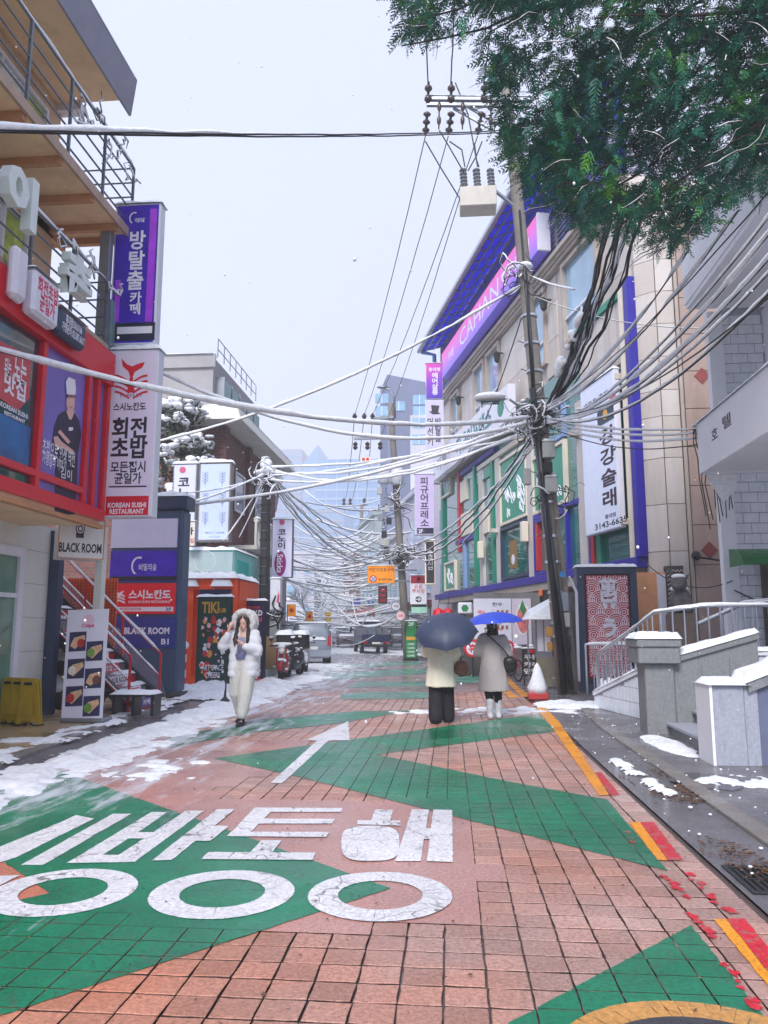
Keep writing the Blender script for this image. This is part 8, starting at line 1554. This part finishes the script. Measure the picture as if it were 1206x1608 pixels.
def umbrella(label, apex_px, D, radius, depth, tilt, az, mat, hand_at):
    """eight-panel dome; tilt leans the shaft towards azimuth az"""
    c = Vector(apex_px); ax = Vector((math.sin(tilt)*math.cos(az), math.sin(tilt)*math.sin(az), math.cos(tilt))); ref = Vector((1, 0, 0)); a = (ref-ax*ref.dot(ax)).normalized(); b = ax.cross(a)
    t = thing('umbrella', label, 'umbrella', c); rings = []; n = 48
    for i in range(9):
        q = i/8; rr = []
        for j in range(n):
            th = 2*math.pi*j/n; sc = abs(math.sin(th*4)); r = radius*math.sin(q*1.25)/math.sin(1.25)*(1-.07*sc*q*q); h = -depth*(1-math.cos(q*1.25))/(1-math.cos(1.25))-.018*sc*q+.03*sc*q*q*q
            rr.append(c+(a*math.cos(th)+b*math.sin(th))*max(r, .002)+ax*h)
        rings.append(rr)
    m = MB(); m.rings(rings, cap=False); cn_ = m.build('canopy', mat, t, smooth=True)
    for k in range(8):
        th = 2*math.pi*k/8; P = [rings[i][k*6]-ax*.006 for i in range(9)]; MB().tube(P, .0035, 4).build('rib', STEEL, t); MB().tube([c-ax*depth*1.3, P[5]], .003, 4).build('stretcher', STEEL, t); MB().tube([P[-1]+ax*.012, P[-1]-ax*.02], .005, 5).build('tip', BLACK, t)
    h_ = Vector(hand_at); MB().tube([c+ax*.05, c-ax*depth*1.3, h_], .006, 6).build('shaft', STEEL, t); MB().tube([h_+ax*.05, h_-ax*.09], .013, 8).build('handle', BLACK, t); return t
M1, M2 = ROOTM[l1], ROOTM[l2]; NAVU = pmat('umbrella_navy', (44, 56, 84), .5, .08, scale=10); BLUU = pmat('umbrella_blue', (36, 66, 188), .5, .06, scale=10)
umbrella('dark navy umbrella tipped back over the cream coat', AY(699, 972, 12.15), 12.1, .5, .26, math.radians(33), math.radians(-97), NAVU, M1 @ Vector((-.06, .24, 1.24)))
umbrella('bright blue umbrella held level over the grey coat', AY(774, 961, 13.0), 13, .5, .2, math.radians(-4), 0, BLUU, M2 @ Vector((-.08, .24, 1.26)))
# bags
BRNL = pmat('brown_leather', (104, 70, 58), .45, .15); BLKL = pmat('black_bag', (30, 30, 36), .45, .12)
def bag(label, M_, c, sx, sz, m, strap):
    t = thing('handbag', label, 'handbag', M_ @ Vector(c)); mb = MB(); mb.ball(M_ @ Vector(c), sx, .06, sz, 14, 10); b = mb.build('body', m, t, smooth=True); q = MB(); q.tube([M_ @ Vector(p) for p in strap], .011, 6); q.build('strap', BLKL, t); f = MB(); f.ball((M_ @ Vector(c))+Vector((0, -.03, sz*.3)), sx*.8, .045, sz*.55, 12, 8); f.build('flap', m, t, smooth=True)
bag('round brown leather handbag hanging at the side of the cream coat', M1, (.33, -.02, .84), .12, .13, BRNL, [(.33, -.02, .95), (.3, -.03, 1.15), (.2, -.02, 1.42), (.14, .1, 1.4)])
bag('black shoulder bag worn across the back of the grey coat', M2, (.27, -.06, .88), .13, .14, BLKL, [(.26, -.1, 1.0), (.13, -.19, 1.15), (-.02, -.17, 1.3), (-.13, -.04, 1.4), (-.12, .1, 1.38)])
# ================================================================ conifer reaching in overhead
def conifer_mat(name, dark, mid, lite):
    m = bpy.data.materials.new(name); m.use_nodes = True; n = m.node_tree; b = n.nodes['Principled BSDF']; g = n.nodes.new('ShaderNodeNewGeometry')
    a = n.nodes.new('ShaderNodeTexNoise'); a.inputs['Scale'].default_value = 1.5; a.inputs['Detail'].default_value = 5; n.links.new(g.outputs['Position'], a.inputs['Vector'])
    r = n.nodes.new('ShaderNodeValToRGB'); r.color_ramp.elements[0].position = .36; r.color_ramp.elements[1].position = .72; r.color_ramp.elements[0].color = lin(dark)+(1,); r.color_ramp.elements[1].color = lin(lite)+(1,); e = r.color_ramp.elements.new(.56); e.color = lin(mid)+(1,)
    n.links.new(a.outputs[0], r.inputs[0]); n.links.new(r.outputs[0], b.inputs['Base Color']); b.inputs['Roughness'].default_value = .6; b.inputs['Specular IOR Level'].default_value = .3
    MATS[name] = m; return m
CON = conifer_mat('conifer_green', (14, 62, 62), (28, 110, 86), (96, 158, 44)); BARK = pmat('conifer_bark', (66, 54, 52), .85, .3, scale=10, bump=.5)
ct = thing('conifer_tree', 'dark green conifer whose drooping boughs hang in from above', 'tree', (7.6, 9.5, 0)); rg = random.Random(12)
low = [(632, 60), (650, 125), (672, 120), (694, 92), (715, 62), (742, 78), (768, 128), (785, 190), (800, 262), (830, 312), (862, 330), (905, 372), (950, 384), (1000, 380), (1045, 402), (1075, 406), (1112, 388), (1132, 338), (1180, 322), (1215, 300), (1330, 280)]
lx, ly = [p[0] for p in low], [p[1] for p in low]
tr = MB(); tr.tube([(7.6, 9.5, 0), (7.5, 9.5, 3), (7.3, 9.6, 7), (7.1, 9.7, 11), (7, 9.8, 15)], [.3, .27, .22, .15, .05], 12)
boughs = []
def bough(P0, P1, droop, r0):
    A, B = Vector(P0), Vector(P1); P = []
    for i in range(13):
        t = i/12; p = A.lerp(B, t); p.z += droop*math.sin(t*math.pi)*.6-.0*t; p += Vector((noise.noise(p*.8), noise.noise(p*.8+Vector((3, 3, 3))), noise.noise(p*.8+Vector((9, 1, 2)))))*.18*t; P.append(p)
    tr.tube(P, [r0*(1-.9*i/12)+.006 for i in range(13)], 7); boughs.append(P)
for x, y, D in ((625, 85, 10.2), (655, 30, 9.6), (760, 60, 11), (800, 230, 10.4), (850, 300, 9.4), (900, 350, 10.2), (960, 370, 9.2), (1050, 390, 9.8), (1090, 360, 10.8), (1150, 250, 9.2), (980, 200, 10.8), (880, 150, 10.5), (1080, 120, 9.5), (760, -40, 9.8), (930, 40, 9.2)):
    bough((7.2, 9.6, 8+rg.random()*5), AY(x, y, D), .7, .045)
tr.build('trunk', BARK, ct, smooth=True)
# one feathery spray: a stem with tapering side blades, then thousands of them through the crown's volume
def spray_template(seed):
    r = random.Random(seed); V, Fc = [], []
    def blade(p, d, w, L):
        k = len(V); s = d.cross(Vector((0, 0, 1)))
        s = s.normalized() if s.length > .1 else Vector((1, 0, 0)); V.extend([p-s*w*.5, p+s*w*.5, p+d*L*.6+s*w*.45, p+d*L, p+d*L*.6-s*w*.45]); Fc.append((k, k+1, k+2, k+3, k+4))
    for i in range(9):
        t = i/8; p = Vector((t, 0, -.16*t*t)); sp = (1-t*.75)
        for s in (-1, 1):
            d = Vector((.75, s*(.55+.3*r.random()), r.uniform(-.35, .2))).normalized(); blade(p, d, .045, .36*sp*r.uniform(.7, 1.2))
            q = p+d*.13*sp; d2 = (d+Vector((.3, s*r.uniform(-.7, .7), r.uniform(-.4, .3)))).normalized(); blade(q, d2, .04, .24*sp)
    blade(Vector((0, 0, 0)), Vector((1, 0, -.1)).normalized(), .02, 1.05)
    return np.array([list(v) for v in V]), Fc
TPL = [spray_template(s) for s in range(4)]
pts = []; tries = 0
while len(pts) < 7400 and tries < 90000:
    tries += 1; x = rg.uniform(632, 1330); lim = float(np.interp(x, lx, ly)); y = rg.uniform(-190, lim-8); D = rg.uniform(8.8, 11.6)
    if noise.noise(Vector((x*.013, y*.013, 1.5))) < -.2 and rg.random() < .8: continue          # gaps where sky shows through
    if x < 790 and y > 50 and noise.noise(Vector((x*.02, y*.02, 7))) < .05 and rg.random() < .9: continue
    if x < 700 and rg.random() < .35: continue
    if x < 745 and y > 78: continue
    pts.append((x, y, D, lim))
VV, FF, off = [], [], 0
for k, (x, y, D, lim) in enumerate(pts):
    T_, Fc = TPL[k % 4]; p = AY(x, y, D); s = rg.uniform(.24, .44) if lim-y > 40 else rg.uniform(.15, .28)
    dx = Vector((rg.gauss(-.35, .7), rg.gauss(-.1, .6), rg.gauss(-.45, .4))).normalized(); up = Vector((rg.gauss(0, .4), rg.gauss(0, .4), 1)); dz = (up-dx*up.dot(dx)).normalized(); dy = dz.cross(dx)
    Mx = np.array([list(dx), list(dy), list(dz)])*s; VV.append(T_ @ Mx+np.array(list(p))); FF += [tuple(i+off for i in f) for f in Fc]; off += len(T_)
me = bpy.data.meshes.new('crown'); iv = ROOTM[ct].inverted(); VA = np.concatenate(VV)-np.array([7.6, 9.5, 0])
nf = len(FF); me.vertices.add(len(VA)); me.vertices.foreach_set('co', VA.ravel()); me.loops.add(nf*5); me.loops.foreach_set('vertex_index', np.array(FF, dtype=np.int32).ravel()); me.polygons.add(nf); me.polygons.foreach_set('loop_start', np.arange(0, nf*5, 5, dtype=np.int32)); me.update(calc_edges=True); me.materials.append(CON); o = bpy.data.objects.new('crown', me); scene.collection.objects.link(o); o.parent = ct
sn = MB(); tw = MB()
for k in range(330):      # thin twigs, a line of snow along each
    x, y, D, lim = pts[rg.randrange(len(pts))]; p = AY(x, y, D-.1); d = Vector((rg.gauss(-.5, .5), rg.gauss(0, .4), rg.gauss(-.25, .25))).normalized(); P = [p]
    for i in range(7): d = (d+Vector((rg.gauss(0, .22), rg.gauss(0, .2), rg.gauss(-.04, .18)))).normalized(); P.append(P[-1]+d*rg.uniform(.04, .1))
    tw.tube(P, [.009-.001*i for i in range(8)], 5)
    if rg.random() < .8: n0 = rg.randint(2, 4); sn.tube([q+Vector((0, 0, .008)) for q in P[:n0+4]], [.003]+[rg.uniform(.003, .008) for _ in range(n0+2)]+[.002], 5)
tw.build('twigs', BARK, ct, kind='stuff'); sn.build('snow_dusting', 'snow', ct, smooth=True, kind='stuff')
# ================================================================ the lane's far buildings
def building(name, label, ox, oy, deg, L, dep, h, wm, gm, fh=3.1, bay=2.2, roofm=None, shop=None, sign=None, seed=0, snowroof=True, winw=1.3):
    F = Frame(ox, oy, deg); rg = random.Random(seed); t = thing(name, label, 'building', F.w(L/2, -dep/2, 0), F.th)
    MB().fbox(F, 0, L, -dep, 0, 0, h).build('wall', wm, t)
    nf = int((h-3.2)/fh)+1
    MB().fbox(F, .2, L-.2, 0, .08, .1, 2.6).build('shopfront', shop or GLASSD, t); MB().fbox(F, 0, L, 0, .5, 2.7, 3.1).build('shop_canopy', sign or WHITE, t)
    for f in range(nf-1 if nf > 1 else 0):
        z = 3.6+f*fh
        if z+1.7 > h: break
        for b in range(int(L/bay)):
            u = .35+b*bay; w_ = MB().fbox(F, u, u+winw, -.02, .03, z, z+1.5).build('window', gm, t); MB().fbox(F, u-.06, u+winw+.06, .0, .1, z-.1, z-.02).build('sill', WHITE, w_)
        for s_ in (.0,): 
            for b in range(int(dep/bay)): v = -.5-b*bay; w_ = MB().fbox(F, L, L+.03, v-winw, v, z, z+1.5).build('window', gm, t) if deg < 0 else MB().fbox(F, -.03, 0, v-winw, v, z, z+1.5).build('window', gm, t)
    MB().fbox(F, -.1, L+.1, -dep, .25, h, h+.35).build('parapet', roofm or wm, t)
    if snowroof: snow_slab(t, F.w(-.1, -dep, h+.35), F.a*(L+.2), F.n*(dep+.25), .15, seed=seed, step=.8)
    return t, F
LS = -75.7; GRYB = pmat('grey_blue_wall', (120, 128, 156), .7, .05, scale=.5, dirt=.15); PALEW = pmat('pale_wall', (206, 206, 214), .7, .06, scale=.6, dirt=.3); BRK2 = brick_mat('far_brick', (150, 92, 84), (130, 80, 76), (160, 140, 136), 2.0); SAGE = pmat('sage_wall', (170, 184, 184), .65, .06, dirt=.2); YEL = pmat('ochre_wall', (200, 168, 96), .65, .08, dirt=.2); LAVW = pmat('lavender_pale', (200, 198, 216), .65, .05, dirt=.2)
def onleft(D, L): return (-8.4-(D-36)*.25, D)
def nx(D): x, y = onleft(D, 0); return x, y
for k, (D, L, h, wm, gm, sg, lb) in enumerate(((43.5, 7.5, 8.2, PALEW, GLASST, TEALP, 'white low shop building with teal windows past the brick house'), (52.5, 8.6, 11.5, SAGE, GLASST, WHITE, 'sage green block with teal glass further down the lane'), (62, 9, 9.0, BRK2, GLASSB, pmat('dk_sign', (60, 40, 60), .5), 'reddish brick block in the middle distance'), (73, 10.5, 6.4, YEL, GLASSD, YEL, 'small ochre house by the mustard sign'), (86, 12.5, 10.5, PALEW, GLASSB, pmat('bl_sign', (60, 70, 150), .5), 'pale block near the end of the lane'))):
    x, y = nx(D); building('lane_building', lb, x, y, LS, L, 9, h, wm, gm, sign=sg, seed=k)
for k, (D, L, h, wm, gm, sg, lb, off) in enumerate(((43.6, 8.2, 9.8, LAVW, GLASSB, pmat('wn_sign', (90, 40, 56), .5), 'lavender block just beyond the corner building', 0), (53, 9.5, 8.0, PALEW, GLASST, WHITE, 'white shop building behind the pickup truck', .2), (64, 10, 11.0, SAGE, GLASSB, RED, 'pale green block with red canopy far along the lane', 0), (75.5, 12, 8.5, BRK2, GLASSD, WHITE, 'small brick block far along the lane', 0), (90, 16, 12, LAVW, GLASSB, WHITE, 'pale block closing the far bend', -1))):
    x, y = -.9-(D-43)*.255+off, D; building('lane_building', lb, x, y, 104.3, L, 9, h, wm, gm, sign=sg, seed=20+k)
for k, (x, y, w, h, wm, lb) in enumerate(((-34, 118, 13, 13, PALEW, 'white block closing the far end of the lane'), (-20.5, 122, 10, 10, SAGE, 'grey green block at the far end of the lane'), (-49, 125, 14, 17, LAVW, 'tall pale block behind the lane end'))):
    building('lane_building', lb, x+w, y, 180, w, 10, h, wm, GLASSB, seed=40+k, bay=2.6)
# grey-blue mid-rise with a slanted top
D = 62; a, b = AY(592, 700, D), AY(669, 700, D); zt0, zt1, ztl = AY(608, 588, D).z, AY(669, 600, D).z, AY(592, 596, D).z
mr = thing('mid_rise', 'grey blue mid-rise with slanted roof behind the transformer pole', 'building', (a.x+2, D+4, 0)); xm = AY(608, 600, D).x
MB().hexa([(xm, D, 0), (b.x, D, 0), (b.x, D+12, 0), (xm-.0, D+12, 0), (xm, D, zt0), (b.x, D, zt1), (b.x, D+12, zt1), (xm, D+12, zt0)]).build('wall', GRYB, mr)
MB().hexa([(a.x, D+3, 0), (xm, D+.01, 0), (xm, D+10, 0), (a.x, D+10, 0), (a.x, D+3, ztl), (xm, D+.01, zt0), (xm, D+10, zt0), (a.x, D+10, ztl)]).build('wall', GRYB, mr)
p0, p1 = AY(644, 652, D-1), AY(672, 800, D-1); MB().box(p0.x, b.x+.5, D-1, D-.02, 0, p0.z).build('annex', PALEW, mr)
for px, py in ((625, 632), (658, 622), (658, 640), (658, 664), (658, 690), (598, 640), (598, 620)): c = AY(px, py, D-1.05); w_ = MB().box(c.x-.55, c.x+.55, D-1.04 if py > 650 else D-.06, D-1.0 if py > 650 else D-.02, c.z-.42, c.z+.42).build('window', GLASSB, mr); MB().box(c.x-.03, c.x+.03, D-1.08 if py > 650 else D-.1, D-1.041 if py > 650 else D-.061, c.z-.42, c.z+.42).build('window_mullion', WHITE, w_)
# hazy towers
def tower(label, x0, x1, ytop, D, m, mb_, dep=30, fl=3.9, slope=0):
    a, b = AY(x0, ytop, D), AY(x1, ytop, D); t = thing('high_rise', label, 'building', ((a.x+b.x)/2, D+dep/2, 0)); MB().hexa([(a.x, D, 0), (b.x, D, 0), (b.x, D+dep, 0), (a.x, D+dep, 0), (a.x, D, a.z), (b.x, D, a.z+slope), (b.x, D+dep, a.z+slope), (a.x, D+dep, a.z)]).build('glazing', m, t); n = int(a.z/fl)
    for k in range(max(0, n-26), n): MB().box(a.x-.15, b.x+.15, D-.3, D, 3+fl*k, 3.9+fl*k).build('floor_band', mb_, t)
    for k in range(1, 6): x = a.x+(b.x-a.x)*k/6; MB().box(x-.2, x+.2, D-.25, D-.01, 3, a.z+min(slope, 0)).build('mullion_band', mb_, t)
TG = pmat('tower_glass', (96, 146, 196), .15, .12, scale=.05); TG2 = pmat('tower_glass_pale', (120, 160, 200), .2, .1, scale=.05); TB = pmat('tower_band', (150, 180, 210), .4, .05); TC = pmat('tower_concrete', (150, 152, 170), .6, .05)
tower('tall blue glass high-rise in the haze at the end of the street', 497, 594, 722, 330, TG, TB); tower('pale glass high-rise with a sloping crown', 476, 499, 728, 345, TG2, TB, slope=9); tower('broad grey high-rise beside the sloping crown', 428, 474, 706, 380, TC, TG2); tower('low pale block in front of the glass high-rise', 470, 540, 800, 290, TG2, TC)
# bare street trees white with snow
def snow_tree(label, base, H, seed):
    t = thing('street_tree', label, 'tree', base, 0, 'snow-laden street trees'); rg = random.Random(seed); w, s = MB(), MB()
    def grow(p, d, L, r, lv):
        q = p+d*L; m = (p+q)/2+Vector((rg.gauss(0, .05), rg.gauss(0, .05), 0))*L; w.tube([p, m, q], [r, r*.85, r*.7], 5, False); s.tube([p+Vector((0, 0, r*.8)), m+Vector((0, 0, r*.9)), q+Vector((0, 0, r*.8))], [r*.8+.012, r*.8+.022, r*.6+.012], 5, False)
        if lv == 0: return
        for k in range(3 if lv > 1 else 4): grow(p.lerp(q, rg.uniform(.55, 1)), (d+Vector((rg.gauss(0, .6), rg.gauss(0, .6), rg.gauss(.15, .3)))).normalized(), L*rg.uniform(.6, .8), r*.6, lv-1)
    grow(Vector(base), Vector((0, 0, 1)), H*.36, .09, 4); w.build('trunk', BARK, t); s.build('crown', 'snow', t, smooth=True)
for k, (px, D, H, lb) in enumerate(((497, 50, 5.6, 'bare street tree sleeved in snow past the silver hatchback'), (534, 74, 6.5, 'bare street tree sleeved in snow at the narrowing of the lane'), (586, 82, 6.5, 'bare street tree sleeved in snow behind the pickup truck'), (515, 60, 6.0, 'bare street tree sleeved in snow beside the ochre house'))): p = AY(px, 990, D); snow_tree(lb, Vector((p.x, D, 0)), H, k+3)
# ================================================================ falling snow and the hazy air
rg = random.Random(31); fs = MB()
for k in range(330):
    D = rg.uniform(2.5, 14); p = AY(rg.uniform(-20, 1226), rg.uniform(-20, 1250), D); r = rg.uniform(.0025, .006)*(1 if rg.random() < .9 else 1.6)
    if p.z > .1: fs.ball(p, r, r, r*1.2, 6, 4)
fs.build('falling_snow', 'snow', smooth=True)['kind'] = 'stuff'
hz = MB(); hz.box(-420, 420, -12, 520, -1.1, 125); ho = hz.build('haze', bpy.data.materials.new('haze_air')); ho['kind'] = 'stuff'
hm = ho.data.materials[0]; hm.use_nodes = True; hm.node_tree.nodes.clear(); o_ = hm.node_tree.nodes.new('ShaderNodeOutputMaterial'); pv = hm.node_tree.nodes.new('ShaderNodeVolumePrincipled'); pv.inputs['Color'].default_value = (.97, .98, 1, 1); pv.inputs['Density'].default_value = .0024; pv.inputs['Anisotropy'].default_value = .2; hm.node_tree.links.new(pv.outputs[0], o_.inputs['Volume'])
bpy.data.objects.remove(TOBJ); bpy.data.curves.remove(TCURVE); bpy.data.scenes.remove(TMP)
